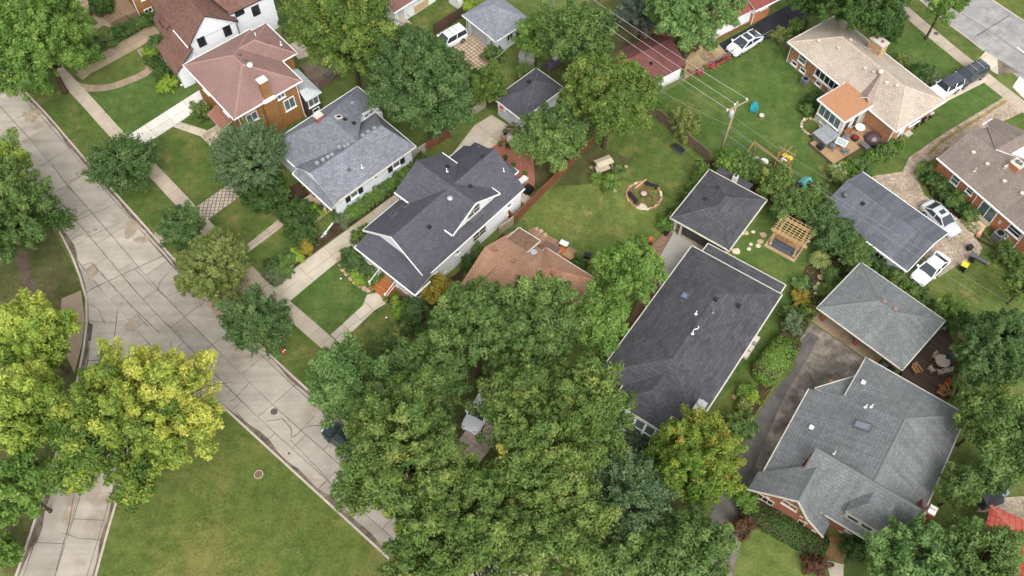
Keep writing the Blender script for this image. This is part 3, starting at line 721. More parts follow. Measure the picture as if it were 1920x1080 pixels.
STUCCO = paint('white_stucco', S(236, 240, 245), .8, .2, dirt=.06)
SIDE_W = siding('white_siding', S(243, 244, 245))
SIDE_G = siding('pale_grey_siding', S(224, 227, 232))
SIDE_B = siding('beige_siding', S(196, 190, 176), .2)
SIDE_D = siding('dark_plum_siding', S(74, 66, 72))
GREENCAP = paint('green_ridge_cap', S(114, 122, 118), .8, .2)

def shifted(planes, dx, dy, dz): return [[(p[0] + dx, p[1] + dy, p[2] + dz) for p in pl] for pl in planes]

# ---------------------------------------------------------------- white house with dark roof, dormers and front porch
def white_house():
    t = thing('white_house', 'white sided house with charcoal shingle roof, wide cross gable and wooden porch steps', 'house', (-15.72, 51.84), rad(-42))
    wall(t, .15, 7.68, 2.4, 16.5, 0, 3.3, SIDE_W)
    roof(t, gable(-.75, 8.0, 1.9, 16.75, 3.36, 6.35, 'y', 3.8), R_CHAR)
    gutters(t, [(8.03, 1.95, 3.33), (8.03, 16.7, 3.33)], close=False); gutters(t, [(-.8, 1.95, 3.27), (-.8, 7.0, 3.27)], close=False); gutters(t, [(-.8, 13.6, 3.27), (-.8, 16.7, 3.27)], close=False)
    # front rakes
    for p, q in (((-.78, 1.84, 3.24), (3.8, 1.84, 6.3)), ((3.8, 1.84, 6.3), (8.13, 1.84, 3.24))): MB().bar(p, q, .07, .24).build('rake_board', WHITE, t)
    gable_wall(t, [(.15, 2.3, 3.1), (7.68, 2.3, 3.1), (7.68, 2.3, 3.5), (3.8, 2.3, 6.15), (.15, 2.3, 3.8)], (0, .12, 0), SIDE_W)
    gable_wall(t, [(.15, 16.5, 3.1), (7.68, 16.5, 3.1), (7.68, 16.5, 3.5), (3.8, 16.5, 6.15), (.15, 16.5, 3.8)], (0, -.12, 0), SIDE_W)
    window(t, (4.4, 2.3, 5.1), (0, -1), .5, .4, 1, sill=False, frame=BLACK)
    # cross gable, ridge along x
    cg = roof(t, gable(-.95, 7.25, 6.75, 13.7, 4.7, 6.55, 'x', 10.2), R_CHAR, name='cross_gable_roof')
    gable_wall(t, [(6.9, 7.0, 3.95), (6.9, 13.45, 3.95), (6.9, 13.45, 4.75), (6.9, 10.2, 6.45), (6.9, 7.0, 4.75)], (-.12, 0, 0), SIDE_W)
    gable_wall(t, [(-.55, 7.0, 3.0), (-.55, 13.45, 3.0), (-.55, 13.45, 4.75), (-.55, 10.2, 6.45), (-.55, 7.0, 4.75)], (.12, 0, 0), SIDE_W)
    MB().box(3.5, 6.9, 7.0, 7.1, 3.9, 4.65).build('dormer_cheek', SIDE_W, t); MB().box(3.5, 6.9, 13.35, 13.45, 3.9, 4.65).build('dormer_cheek', SIDE_W, t)
    for y0, x0, x1 in ((6.7, -.95, 1.9), (6.7, 4.6, 7.2), (13.75, -.95, 1.8), (13.75, 4.45, 7.2)): gutter(t, (x0, y0, 4.67), (x1, y0, 4.67))
    for p, q in (((7.29, 6.72, 4.64), (7.29, 10.2, 6.5)), ((7.29, 10.2, 6.5), (7.29, 13.73, 4.64))): MB().bar(p, q, .07, .22).build('rake_board', WHITE, t)
    window(t, (6.9, 10.15, 5.05), (1, 0), 1.7, 1.15, 2, 2, frame=OFFWHITE); window(t, (6.9, 7.75, 4.6), (1, 0), .45, .4, 1, sill=False); window(t, (6.9, 12.6, 4.65), (1, 0), .45, .4, 1, sill=False)
    MB().box(6.92, 7.5, 9.3, 11.1, 4.3, 4.36).build('flashing', GREYPL, t)
    # rear wing
    wall(t, 0.1, 5.6, 16.5, 17.7, 0, 3.1, SIDE_W, 'rear_wall')
    roof(t, [[(-.2, 16.4, 3.3), (2.85, 16.2, 5.3), (2.85, 17.3, 4.9), (-.2, 18.0, 3.3)], [(2.85, 16.2, 5.3), (5.95, 16.4, 3.3), (5.95, 18.0, 3.3), (2.85, 17.3, 4.9)], [(-.2, 18, 3.3), (5.95, 18, 3.3), (2.85, 17.3, 4.9)]], R_CHAR, name='rear_roof')
    gutters(t, [(-.25, 18.03, 3.27), (5.98, 18.03, 3.27), (5.98, 16.9, 3.27)], close=False)
    MB().box(6.2, 7.9, 16.9, 17.9, 0, .5).build('rear_stoop', C_DRIVE, t)
    # side wall windows
    for y, w, h, z, c in ((10.0, 1.9, 1.15, 1.95, 2), (6.75, .5, .5, 2.2, 1), (14.6, .55, .55, 2.2, 1), (3.4, .5, .5, 2.5, 1)): window(t, (7.68, y, z), (1, 0), w, h, c, 2 if c == 2 else 1, frame=OFFWHITE if c == 2 else WHITE)
    for y in (9.6, 14.6, 4.6): window(t, (7.68, y, .45), (1, 0), .7, .4, 1, sill=False, glass=GLASS2)
    # vents and skylights on the street side slope
    sl = Vector((4.55, 0, 3.05)).normalized(); nn = Vector((-3.05, 0, 4.55)).normalized()
    for x, y in ((.75, 4.75), (1.0, 6.35)): skylight(t, (x, y, 3.3 + (x + .75) * 3.05 / 4.55), (0, 1, 0), sl, nn, .65, .75, GLASS, GREYPL)
    vent(t, (4.75, 9.1, 6.0), 'ball'); vent(t, (1.9, 11.6, 5.8), 'pipe'); vent(t, (1.3, 12.3, 5.4), 'box', DARKPL); vent(t, (5.2, 5.6, 5.35), 'box', DARKPL); vent(t, (5.0, 11.8, 5.7), 'box', DARKPL); vent(t, (5.7, 16.0, 4.9), 'pipe'); vent(t, (3.6, 15.2, 6.25), 'box', DARKPL)
    # porch
    pr = MB().box(.2, 8.2, .25, 2.4, 0, .75).build('porch_floor', wood('porch_boards', S(150, 122, 100)), t)
    roof(t, [[(0, 0, 3.0), (8.45, 0, 3.0), (8.45, 2.5, 3.85), (0, 2.5, 3.85)]], R_CHAR, name='porch_roof')
    gutters(t, [(0, 2.3, 3.0), (-.04, -.04, 2.97), (8.5, -.04, 2.97), (8.5, 2.1, 3.0)], close=False, s=.14)
    for x in (.4, 2.75, 5.35, 8.05): MB().box(x - .09, x + .09, .3, .48, .75, 2.95).box(x - .14, x + .14, .25, .53, .75, .95).build('porch_post', WHITE, t)
    for x0, x1 in ((.5, 2.65), (5.45, 7.95)):
        m = MB().box(x0, x1, .33, .4, 1.5, 1.58).box(x0, x1, .33, .4, .86, .92)
        k = x0 + .12
        while k < x1: m.box(k, k + .04, .345, .385, .92, 1.5); k += .14
        m.build('railing', WHITE, t)
    MB().box(8.15, 8.25, .4, 2.3, .2, 1.5).build('lattice', OFFWHITE, t)
    ws = wood('stained_steps', S(176, 112, 66), .25)
    steps(t, 3.0, 5.15, -1.25, .38, 4, .19, ws)
    for x in (2.95, 5.2):
        m = MB().bar((x, -1.25, 1.0), (x, .3, 1.72), .07, .07).box(x - .06, x + .06, -1.3, -1.18, 0, 1.1).box(x - .09, x + .09, -1.33, -1.15, 1.1, 1.16).bar((x, -1.25, .5), (x, .3, 1.1), .05, .05)
        m.build('handrail', WHITE, t)
    return t
white_house()

# ---------------------------------------------------------------- grey roof bungalow
def grey_house():
    t = thing('bungalow', 'pale sided bungalow with grey shingle roof and a flag at its front corner', 'house', (-25.8, 65.19), rad(-46.4))
    wall(t, 4.5, 10.6, .35, 10.6, 0, 3.05, SIDE_G); wall(t, .1, 4.5, .35, 11.7, 0, 3.05, SIDE_G, 'side_wall')
    roof(t, [[(4.2, -.1, 3.25), (7.6, -.1, 5.25), (7.6, 9.3, 5.25), (4.2, 11.0, 3.25)], [(7.6, -.1, 5.25), (11.0, -.1, 3.25), (11.0, 11.0, 3.25), (7.6, 9.3, 5.25)], [(4.2, 11, 3.25), (11, 11, 3.25), (7.6, 9.3, 5.25)]], R_GREY)
    roof(t, [[(-.35, 0, 3.2), (4.7, 0, 3.2), (7.5, 6.05, 5.2), (2.6, 6.05, 5.2)], [(-.35, 12.1, 3.2), (3.6, 12.1, 3.2), (3.95, 9.45, 4.08), (7.5, 6.05, 5.2), (2.6, 6.05, 5.2)], [(-.35, 0, 3.2), (2.6, 6.05, 5.2), (-.35, 12.1, 3.2)]], R_GREY, name='wing_roof')
    gutters(t, [(4.65, -.04, 3.17), (-.4, -.04, 3.17), (-.4, 12.14, 3.17), (3.6, 12.14, 3.17)], close=False); gutters(t, [(11.05, -.1, 3.2), (11.05, 11, 3.2)], OFFWHITE, close=False); gutter(t, (4.15, 11.04, 3.2), (11, 11.04, 3.2)); gutter(t, (3.62, 12.1, 3.17), (3.98, 9.5, 4.05))
    # pent roof and white gable over the front
    roof(t, [[(4.55, -.65, 2.95), (11.15, -.65, 2.95), (11.15, .35, 3.4), (4.55, .35, 3.4)]], R_GREY, name='pent_roof'); gutter(t, (4.5, -.7, 2.93), (11.2, -.7, 2.93)); gutter(t, (4.5, -.7, 2.93), (4.5, .0, 3.1))
    gable_wall(t, [(4.7, .25, 3.2), (10.5, .25, 3.2), (7.6, .25, 4.98)], (0, .1, 0), WHITE)
    window(t, (3.72, 10.75, 3.1), (1, .1), 2.0, .8, 3, frame=WHITE); MB().box(3.5, 3.7, 9.6, 11.9, 2.6, 3.75).build('notch_wall', SIDE_G, t)
    for y0 in (2.6, 8.4):
        window(t, (10.6, y0, 2.1), (1, 0), .9, .8, 1, glass=GLASS2)
        for dy in (-.85, .85): window(t, (10.6, y0 + dy, 2.1), (1, 0), .5, .95, 1, sill=False, frame=BLACK)
    window(t, (10.6, 5.6, 2.3), (1, 0), .45, .35, 1, sill=False)
    for y in (2.9, 7.9): window(t, (10.6, y, .5), (1, 0), .85, .4, 1, sill=False, glass=GLASS2)
    chimney(t, 2.1, 5.2, 3.8, 5.55, .6, .85, B_RED, OFFWHITE, False)
    downspout(t, [(10.95, -.1, 3.1), (10.7, .25, 2.8), (10.7, .25, .1)])
    for x, y in ((7.0, 1.2), (7.1, 1.9), (7.15, 2.5), (7.2, 3.0), (6.9, 4.2), (7.2, 4.7), (7.3, 5.0), (7.4, 7.0), (7.4, 7.7), (7.45, 8.5), (2.1, 9.6)): vent(t, (x, y, 5.16 if x > 3 else 4.1), 'box', paint('grey_vent', S(150, 153, 160)))
    sl = Vector((0, 6.05, 2)).normalized()
    skylight(t, (3.3, 6.9, 4.95), (1, 0, 0), (0, -1, .33), (0, .33, 1), .5, .6, GLASS, OFFWHITE); vent(t, (5.0, 7.6, 4.7), 'box', DARKPL); vent(t, (4.0, 7.2, 4.8), 'box', DARKPL)
    vent(t, (9.8, 4.7, 4.0), 'pipe'); vent(t, (9.3, 3.4, 4.2), 'box', GREYPL)
    # porch slab with mats and steps
    pc = concrete('porch_concrete', S(196, 172, 148))
    MB().box(6.2, 9.2, -2.5, .35, 0, .55).build('porch_slab', pc, t)
    MB().box(7.3, 8.1, -1.4, -.8, .555, .575).build('door_mat', paint('brown_mat', S(104, 64, 48), .95, .1), t)
    steps(t, 6.6, 7.8, -3.7, .4, 3, .18, pc)
    for x in (6.4, 8.0): MB().tube([(x, -3.6, 1.0), (x, -2.4, 1.5), (x, -1.2, 1.5)], .025, 6).tube([(x, -3.6, 0), (x, -3.6, 1.0)], .025, 6).tube([(x, -2.4, .4), (x, -2.4, 1.5)], .025, 6).build('handrail', BLACK, t)
    MB().box(10.3, 10.5, .2, .34, .0, 2.9).build('corner_post', WHITE, t)
    return t
grey_house()
def flag():
    p = at(627, 407); f = thing('flag', 'striped flag hanging from the corner of the grey roofed bungalow', 'flag', (p.x - .2, p.y + .3, .0), rad(-46))
    MB().tube([(0, .35, 1.9), (0, -.9, 2.6)], .02, 6).build('staff', WHITE, f)
    rd_, wh_, bl_ = paint('flag_red', S(178, 60, 58), .8, .1), WHITE, paint('flag_blue', S(50, 58, 104), .8, .1)
    for k in range(7):
        m = MB(); 
        x0 = -.36 + k * .1
        for j in range(4):
            za, zb = 2.45 - j * .33, 2.45 - (j + 1) * .33
            m.poly([(x0, -.7 + .05 * math.sin(j * 1.9 + k), za), (x0 + .1, -.7 + .05 * math.sin(j * 1.9 + k + 1), za), (x0 + .1, -.7 + .05 * math.sin(j * 1.9 + k + 2.9), zb), (x0, -.7 + .05 * math.sin(j * 1.9 + k + 1.9), zb)])
        m.build('stripe', rd_ if k % 2 == 0 else wh_, f)
    MB().box(-.36, .04, -.79, -.76, 1.9, 2.46).build('canton', bl_, f)
flag()

# ---------------------------------------------------------------- two storey brick house, red-brown hip roof
def brick_house():
    t = thing('brick_house', 'tall tan brick house with red-brown hip roof and tall chimney', 'house', (-36.46, 74.96), rad(-49.7))
    wall(t, .45, 10.25, .45, 8.2, 0, 5.5, B_TAN); wall(t, .9, 6.3, 8.2, 10.2, 0, 5.5, B_TAN, 'rear_wall')
    pl, ln = hip(0, 10.7, 0, 8.65, 5.6, 7.7, 'x', 4.6, 6.4); roof(t, pl, R_RED)
    ridge = paint('red_ridge_cap', S(158, 126, 118), .9, .1)
    caps(t, ln, ridge)
    roof(t, [[(.35, 8.0, 5.61), (3.55, 7.3, 7.25), (3.55, 4.5, 7.3), (.35, 5.0, 5.61)], [(.35, 5, 5.61), (.35, 10.6, 5.61), (3.55, 7.5, 7.2), (3.55, 4.5, 7.2)], [(6.75, 5, 5.61), (6.75, 10.6, 5.61), (3.55, 7.5, 7.2), (3.55, 4.5, 7.2)], [(.35, 10.6, 5.61), (6.75, 10.6, 5.61), (3.55, 7.5, 7.2)]][1:], R_RED, name='rear_roof')
    caps(t, [((3.55, 5.2, 7.2), (3.55, 7.5, 7.2)), ((.35, 10.6, 5.61), (3.55, 7.5, 7.2)), ((6.75, 10.6, 5.61), (3.55, 7.5, 7.2))], ridge)
    gutters(t, [(.3, 8.7, 5.58), (-.05, 8.7, 5.58), (-.05, -.05, 5.58), (10.75, -.05, 5.58), (10.75, 8.7, 5.58), (6.8, 8.7, 5.58), (6.8, 10.65, 5.58), (.3, 10.65, 5.58)])
    MB().box(10.25, 10.62, 3.6, 5.2, 0, 5.45).build('chimney_breast', B_TAN, t)
    c = MB().box(10.0, 10.62, 4.05, 4.85, 5.4, 8.1).build('chimney', B_TAN, t); MB().box(9.9, 10.72, 3.95, 4.95, 8.09, 8.25).build('cap', WHITE, c); MB().box(10.62, 11.0, 3.7, 5.1, 5.5, 5.72).build('flashing', WHITE, c)
    for y, z, w, h in ((2.1, 4.1, 1.3, 1.15), (6.0, 4.75, .9, .75), (6.7, 3.0, 1.3, 1.5), (2.3, 1.2, 1.3, 1.3)): window(t, (10.25, y, z), (1, 0), w, h, 2, 1, glass=GLASS2)
    downspout(t, [(10.7, .3, 5.5), (10.4, .6, 5.1), (10.4, .6, .1)]); downspout(t, [(10.7, 8.3, 5.5), (10.4, 8.0, 5.1), (10.4, 8.0, .6), (10.6, 8.0, .1)])
    vent(t, (4.7, 5.0, 7.4), 'box', paint('brown_vent', S(120, 92, 88))); vent(t, (5.8, 5.0, 7.4), 'box', paint('brown_vent', S(120, 92, 88))); vent(t, (7.0, 4.9, 7.35), 'ball', WHITE); vent(t, (4.4, 8.6, 6.7), 'box', paint('brown_vent', S(120, 92, 88))); vent(t, (2.5, 8.2, 6.6), 'pipe'); vent(t, (5.0, 9.8, 6.1), 'pipe')
    # rear sun porch with a metal roof
    wall(t, 6.6, 10.9, 8.3, 10.1, 0, 2.9, SIDE_D, 'sun_porch_wall')
    roof(t, [[(6.4, 8.25, 3.75), (10.3, 8.25, 3.75), (11.2, 8.25, 3.0), (11.2, 10.4, 3.0), (6.4, 10.4, 3.0)][0:1] + [(10.2, 8.25, 3.8), (10.2, 9.2, 3.8), (6.4, 9.2, 3.8)], [(10.2, 8.25, 3.8), (11.2, 8.25, 3.05), (11.2, 10.4, 3.05), (10.2, 9.2, 3.8)], [(11.2, 10.4, 3.05), (6.4, 10.4, 3.05), (6.4, 9.2, 3.8), (10.2, 9.2, 3.8)]], ALUM, name='metal_roof')
    window(t, (10.9, 9.25, 2.1), (1, 0), 1.3, 1.1, 2, glass=GLASS2); window(t, (10.9, 9.3, .7), (1, 0), .8, .5, 1)
    # front stoop, copper canopy
    roof(t, [[(5.2, -1.0, 2.7), (8.4, -1.0, 2.7), (8.4, .45, 3.2), (5.2, .45, 3.2)]], paint('copper_red_canopy', S(150, 104, 88), .5, .4), name='canopy')
    st = concrete('limestone', S(190, 178, 158))
    steps(t, 5.9, 7.5, -2.6, .45, 4, .17, st); MB().box(5.4, 8.0, -.8, .45, 0, .72).build('stoop', st, t)
    for x in (5.55, 7.65): MB().box(x, x + .35, -2.5, -.8, 0, .8).build('stair_wall', st, t)
    window(t, (3.2, .45, 4.2), (0, -1), 1.2, 1.3, 2); window(t, (7.5, .45, 4.2), (0, -1), 1.2, 1.3, 2)
brick_house()

# ---------------------------------------------------------------- white stucco house, rust-brown roof
def stucco_house():
    t = thing('stucco_house', 'white stucco house with rust-brown roof, black windows and steep side gable', 'house', (-38.36, 80.91), rad(-52.2))
    wall(t, -8, 1.9, .3, 6.2, 0, 4.4, STUCCO)
    gable_wall(t, [(1.9, .3, 4.3), (1.9, 6.2, 4.3), (1.9, 6.2, 4.5), (1.9, 3.0, 7.15), (1.9, .3, 4.45)], (-.15, 0, 0), STUCCO)
    roof(t, gable(-8.5, 2.25, -.05, 6.45, 4.3, 7.3, 'x', 2.95, 4.55), R_BROWN, BLACK)
    gutter(t, (-1.5, -.1, 4.27), (2.2, -.1, 4.27)); gutter(t, (.2, 6.5, 4.5), (2.2, 6.5, 4.5), BLACK)
    roof(t, [[(-6.3, -.8, 2.9), (-2.0, -1.2, 2.9), (-2.0, .3, 4.25), (-6.3, .3, 4.25)], [(-2.0, -2.55, 2.75), (3.6, -2.9, 2.75), (2.6, .3, 4.2), (-2.0, .3, 4.25)]], R_BROWN, BLACK, name='porch_roof')
    roof(t, [[(-6.6, -.3, 3.2), (-4.6, 1.2, 5.4), (-1.0, 2.9, 7.2), (-3.0, -.6, 3.6)], [(-4.6, 1.2, 5.4), (-6.6, -.3, 3.2), (-8.4, 2.6, 4.0), (-4.6, 3, 6.8)]], R_BROWN, R_BROWN, name='front_hip_roof')
    wall(t, -1.8, 3.2, -2.35, .3, 0, 2.7, STUCCO, 'porch_wall'); wall(t, -5.9, -1.8, -.5, .3, 0, 2.8, STUCCO, 'front_wall')
    wall(t, -8, 1.15, 6.2, 11.75, 0, 4.95, STUCCO, 'rear_wall')
    roof(t, [[(1.3, 6.2, 5.12), (1.3, 12, 5.12), (-3.4, 12, 8), (-3.4, 4, 8), (-1.2, 5.2, 6.6)]], R_BROWN, BLACK, name='rear_roof')
    for y, z, w, h in ((1.7, 3.9, .85, 1.2), (5.0, 3.7, .85, 1.3)): window(t, (1.9, y, z), (1, 0), w, h, 2, 2, frame=BLACK, sill=False)
    window(t, (1.15, 9.3, 3.9), (1, 0), .9, 1.3, 2, 2, frame=BLACK, sill=False); window(t, (1.15, 7.3, 4.6), (1, 0), 1.1, .6, 1, 1, frame=BLACK, sill=False)
    downspout(t, [(2.2, 6.4, 4.4), (2.0, 6.3, 4.0), (2.0, 6.3, .2)], BLACK)
    vent(t, (-2.5, 1.0, 4.95), 'pipe', STEEL); vent(t, (.6, -1.6, 3.15), 'pipe', STEEL)
    MB().box(-3.2, -2.4, -3.6, -2.4, 0, .3).build('stone_step', C_OLD, t); MB().box(2.9, 3.15, -2.45, -2.3, 0, 2.7).build('porch_post', WHITE, t)
stucco_house()

# ---------------------------------------------------------------- brick house cut by the top of the frame
def corner_house():
    p = at(264, 33); t = thing('brick_house', 'tan brick house corner with basement windows at the top left edge', 'house', (p.x, p.y), rad(-52))
    wall(t, -9, 0, 0, 8, 0, 4.6, B_TAN); roof(t, hip(-9.5, .5, -.5, 8.5, 4.7, 7)[0], R_BROWN)
    gutters(t, [(.5, -.5, 4.65), (.5, 8.5, 4.65)], close=False)
    window(t, (0, 1.2, .5), (1, 0), 1.0, .6, 2, sill=False); window(t, (0, 3.2, .5), (1, 0), 1.0, .6, 2, sill=False); window(t, (0, 1.6, 2.9), (1, 0), 1.3, 1.4, 2); window(t, (0, 4.6, 2.9), (1, 0), 1.3, 1.4, 2)
    downspout(t, [(.1, -.05, 4.5), (.1, -.05, 0.1)])
    st = concrete('terrace_stone', S(140, 118, 96)); steps(t, -3.4, -.8, -3.6, .45, 5, .16, st); MB().box(-3.8, -.3, -1.35, -.02, 0, .85).build('terrace', st, t)
    for x in (-3.75, -.75): MB().box(x, x + .35, -3.4, -1.4, 0, .9).build('stair_wall', st, t)
corner_house()

# ---------------------------------------------------------------- clay roof house under the big tree
def clay_house():
    p = at(1023.3, 464.8, 3.0); q = at(1115.9, 523.1, 3.0); a = math.atan2(q.y - p.y, q.x - p.x)
    t = thing('ranch_house', 'low house with clay-brown hip roof half hidden under the tall green tree', 'house', (p.x, p.y), a)
    wall(t, -3.5, 5.7, -8.4, -.8, 0, 2.9, B_TAN)
    # main hip, ridge along x
    roof(t, [[(-3.9, -9.0, 3.0), (6.4, -9.0, 3.0), (4.3, -4.8, 5.2), (-3.9, -4.8, 5.2)], [(-3.9, -.4, 3.0), (0, -.4, 3.0), (4.3, -4.8, 5.2), (-3.9, -4.8, 5.2)], [(6.4, -9, 3), (6.4, -4.4, 3), (4.3, -4.8, 5.2)]], R_CLAY, paint('brown_trim', S(132, 104, 84)))
    gable_wall(t, [(-3.5, -.8, 2.8), (-3.5, -8.4, 2.8), (-3.5, -4.8, 5.0)], (.12, 0, 0), B_TAN)
    pl, ln = hip(0, 6.2, -5.2, 0, 3.05, 5.05, 'x', 2.6, 3.4)
    roof(t, pl, R_CLAY, OFFWHITE, name='bump_roof'); lc = paint('clay_ridge_cap', S(178, 132, 106), .9, .1); caps(t, ln[:1] + ln[2:3] + ln[3:], lc); caps(t, [((-3.9, -4.8, 5.2), (3, -4.8, 5.2))], lc)
    gutter(t, (0, .05, 3.0), (6.2, .05, 3.0), OFFWHITE); gutter(t, (6.25, 0, 3.0), (6.25, -5.2, 3.0), OFFWHITE); gutter(t, (-.05, 0, 3.0), (-.05, -1.6, 3.0), OFFWHITE)
    # flat lean-to roof behind
    roof(t, [[(-3.4, -2.05, 3.98), (-.8, -2.05, 3.98), (-.8, .05, 3.5), (-3.4, .05, 3.5)]], paint('brown_roll_roofing', S(128, 102, 84), .9, .1, dirt=.3), OFFWHITE, name='lean_to_roof')
    wall(t, -3.2, -1.0, -1.6, -.1, 0, 3.35, SIDE_B, 'lean_to_wall'); gutter(t, (-3.45, -1.9, 3.92), (-3.45, .1, 3.47), OFFWHITE); gutter(t, (-3.4, .1, 3.47), (-.75, .1, 3.47), OFFWHITE); gutter(t, (-.75, .05, 3.47), (-.75, -2.0, 3.92), OFFWHITE)
    roof(t, [[(-.7, -.3, 2.75), (1.1, -.0, 2.7), (1.1, 1.1, 2.5), (-.7, 1.1, 2.5)]], paint('mauve_roofing', S(118, 92, 84), .9, .1), OFFWHITE, name='awning')
    for x in (-.6, 1.0): MB().box(x - .05, x + .05, .95, 1.05, 0, 2.35).build('awning_post', OFFWHITE, t)
    roof(t, [[(-1.7, -5.5, 4.95), (-1.7, -9.2, 4.5), (-2.9, -9.2, 3.1), (-2.5, -8.0, 3.6)], [(-1.7, -5.5, 4.95), (-1.7, -9.2, 4.5), (-.5, -9.2, 3.1), (-.9, -8.0, 3.6)]], R_CLAY, OFFWHITE, name='front_dormer_roof')
    for x, y in ((-3.0, -4.3), (-.7, -4.3), (3.5, -2.5), (3.0, -3.0)): vent(t, (x, y, 5.0 if x < 2 else 4.85), 'box', paint('clay_vent', S(150, 108, 88)))
    window(t, (5.7, -2.5, 1.7), (1, 0), 1.4, 1.2, 2); window(t, (5.7, -6, 1.7), (1, 0), 1.4, 1.2, 2); window(t, (3, -.8, 1.7), (0, 1), 1.4, 1.2, 2)
    MB().lathe([(.02, 0), (.3, .06), (.34, .12)], (-.3, -1.6, 3.75), 14).build('satellite_dish', ALUM, t)
clay_house()

# ---------------------------------------------------------------- wide dark hip roof house
def dark_house():
    t = thing('ranch_house', 'wide low house with dark mottled shingle hip roof and white gutters', 'house', (18.11, 51.64), rad(-35.8))
    wall(t, .5, 9.4, -16.6, -.5, 0, 2.95, B_MIX)
    pl, ln = hip(0, 9.9, -17.2, 0, 3.0, 4.45, 'y', -12.9, -4.4); roof(t, pl, R_DARK)
    pb, lb = hip(2.5, 7.6, -19.0, -13.5, 2.98, 3.95, 'y', -16.4, -14.5); roof(t, pb, R_DARK, name='bay_roof')
    wall(t, 2.9, 7.2, -18.3, -16, 0, 2.9, OFFWHITE, 'bay_wall'); MB().box(2.8, 7.3, -20.0, -18.3, 0, .75).build('bay_plinth', OFFWHITE, t)
    gutters(t, [(-.05, -17.25, 2.97), (-.05, .05, 2.97), (9.95, .05, 2.97), (9.95, -17.25, 2.97)], OFFWHITE, close=False); gutters(t, [(2.45, -17.2, 2.95), (2.45, -19.05, 2.95), (7.65, -19.05, 2.95), (7.65, -17.2, 2.95)], OFFWHITE, close=False)
    roof(t, [[(1.1, .02, 2.62), (9.65, .02, 2.62), (9.65, 1.55, 2.5), (1.1, 1.55, 2.5)]], R_DARK, OFFWHITE, name='extension_roof'); gutters(t, [(1.05, .1, 2.58), (1.05, 1.6, 2.47), (9.7, 1.6, 2.47), (9.7, .1, 2.58)], OFFWHITE, close=False)
    wall(t, 1.4, 9.3, -.5, 1.25, 0, 2.4, OFFWHITE, 'extension_wall')
    for k in range(4):
        x = 3.5 + k * 1.05; a_, b_ = Vector((x, -19.95, .78)), Vector((x, -19.05, 2.85)); m = MB()
        for s_ in (-.47, .47): m.bar(a_ + Vector((s_, 0, 0)), b_ + Vector((s_, 0, 0)), .12, .1)
        for q in (.04, .5, .96): p_ = a_.lerp(b_, q); m.bar(p_ - Vector((.41, 0, 0)), p_ + Vector((.41, 0, 0)), .1, .09)
        o = m.build('window', WHITE, t); MB().poly([a_ + Vector((-.42, .02, .02)), a_ + Vector((.42, .02, .02)), b_ + Vector((.42, .02, -.02)), b_ + Vector((-.42, .02, -.02))]).build('pane', GLASS2, o)
    window(t, (9.4, -6, 1.7), (1, 0), 1.4, 1.1, 2); window(t, (9.4, -11, 1.7), (1, 0), 1.4, 1.1, 2); window(t, (.5, -6, 1.7), (-1, 0), 1.4, 1.1, 2); window(t, (.5, -11, 1.7), (-1, 0), 1.4, 1.1, 2)
    c = MB().box(9.0, 9.7, -16.4, -15.2, 2.5, 4.55).build('chimney', OFFWHITE, t); MB().box(8.92, 9.78, -16.48, -15.12, 4.55, 4.65).build('cap', OFFWHITE, c); MB().lathe([(.26, 0), (.26, .3), (.34, .32), (.34, .4)], (9.35, -15.6, 4.65), 14).build('flue', ALUM, c)
    skylight(t, (2.45, -6.0, 3.72), (0, 1, 0), (1, 0, .293), (-.293, 0, 1), .6, .6, paint('blue_glass', S(110, 134, 168), .15, .8), GREYPL)
    vent(t, (5.6, -6.5, 4.42), 'pipe', STEEL); vent(t, (4.4, -7.6, 4.5), 'pipe'); vent(t, (5.2, -9.7, 4.6), 'pipe'); vent(t, (5.2, -5.2, 4.6), 'box', DARKPL); vent(t, (7.2, -4.2, 3.95), 'box', DARKPL)
    for y in (-4.4, -5.4, -6.3): MB().box(9.42, 10.25, y - .35, y + .35, .1, .5 + .3 * (y > -5)).build('window_well', OFFWHITE, t)
    MB().tube([(5.1, -9.3, 4.66), (5.35, -9.0, 4.64), (5.3, -8.7, 4.64)], .05, 6).build('vent_elbow', WHITE, t)
dark_house()

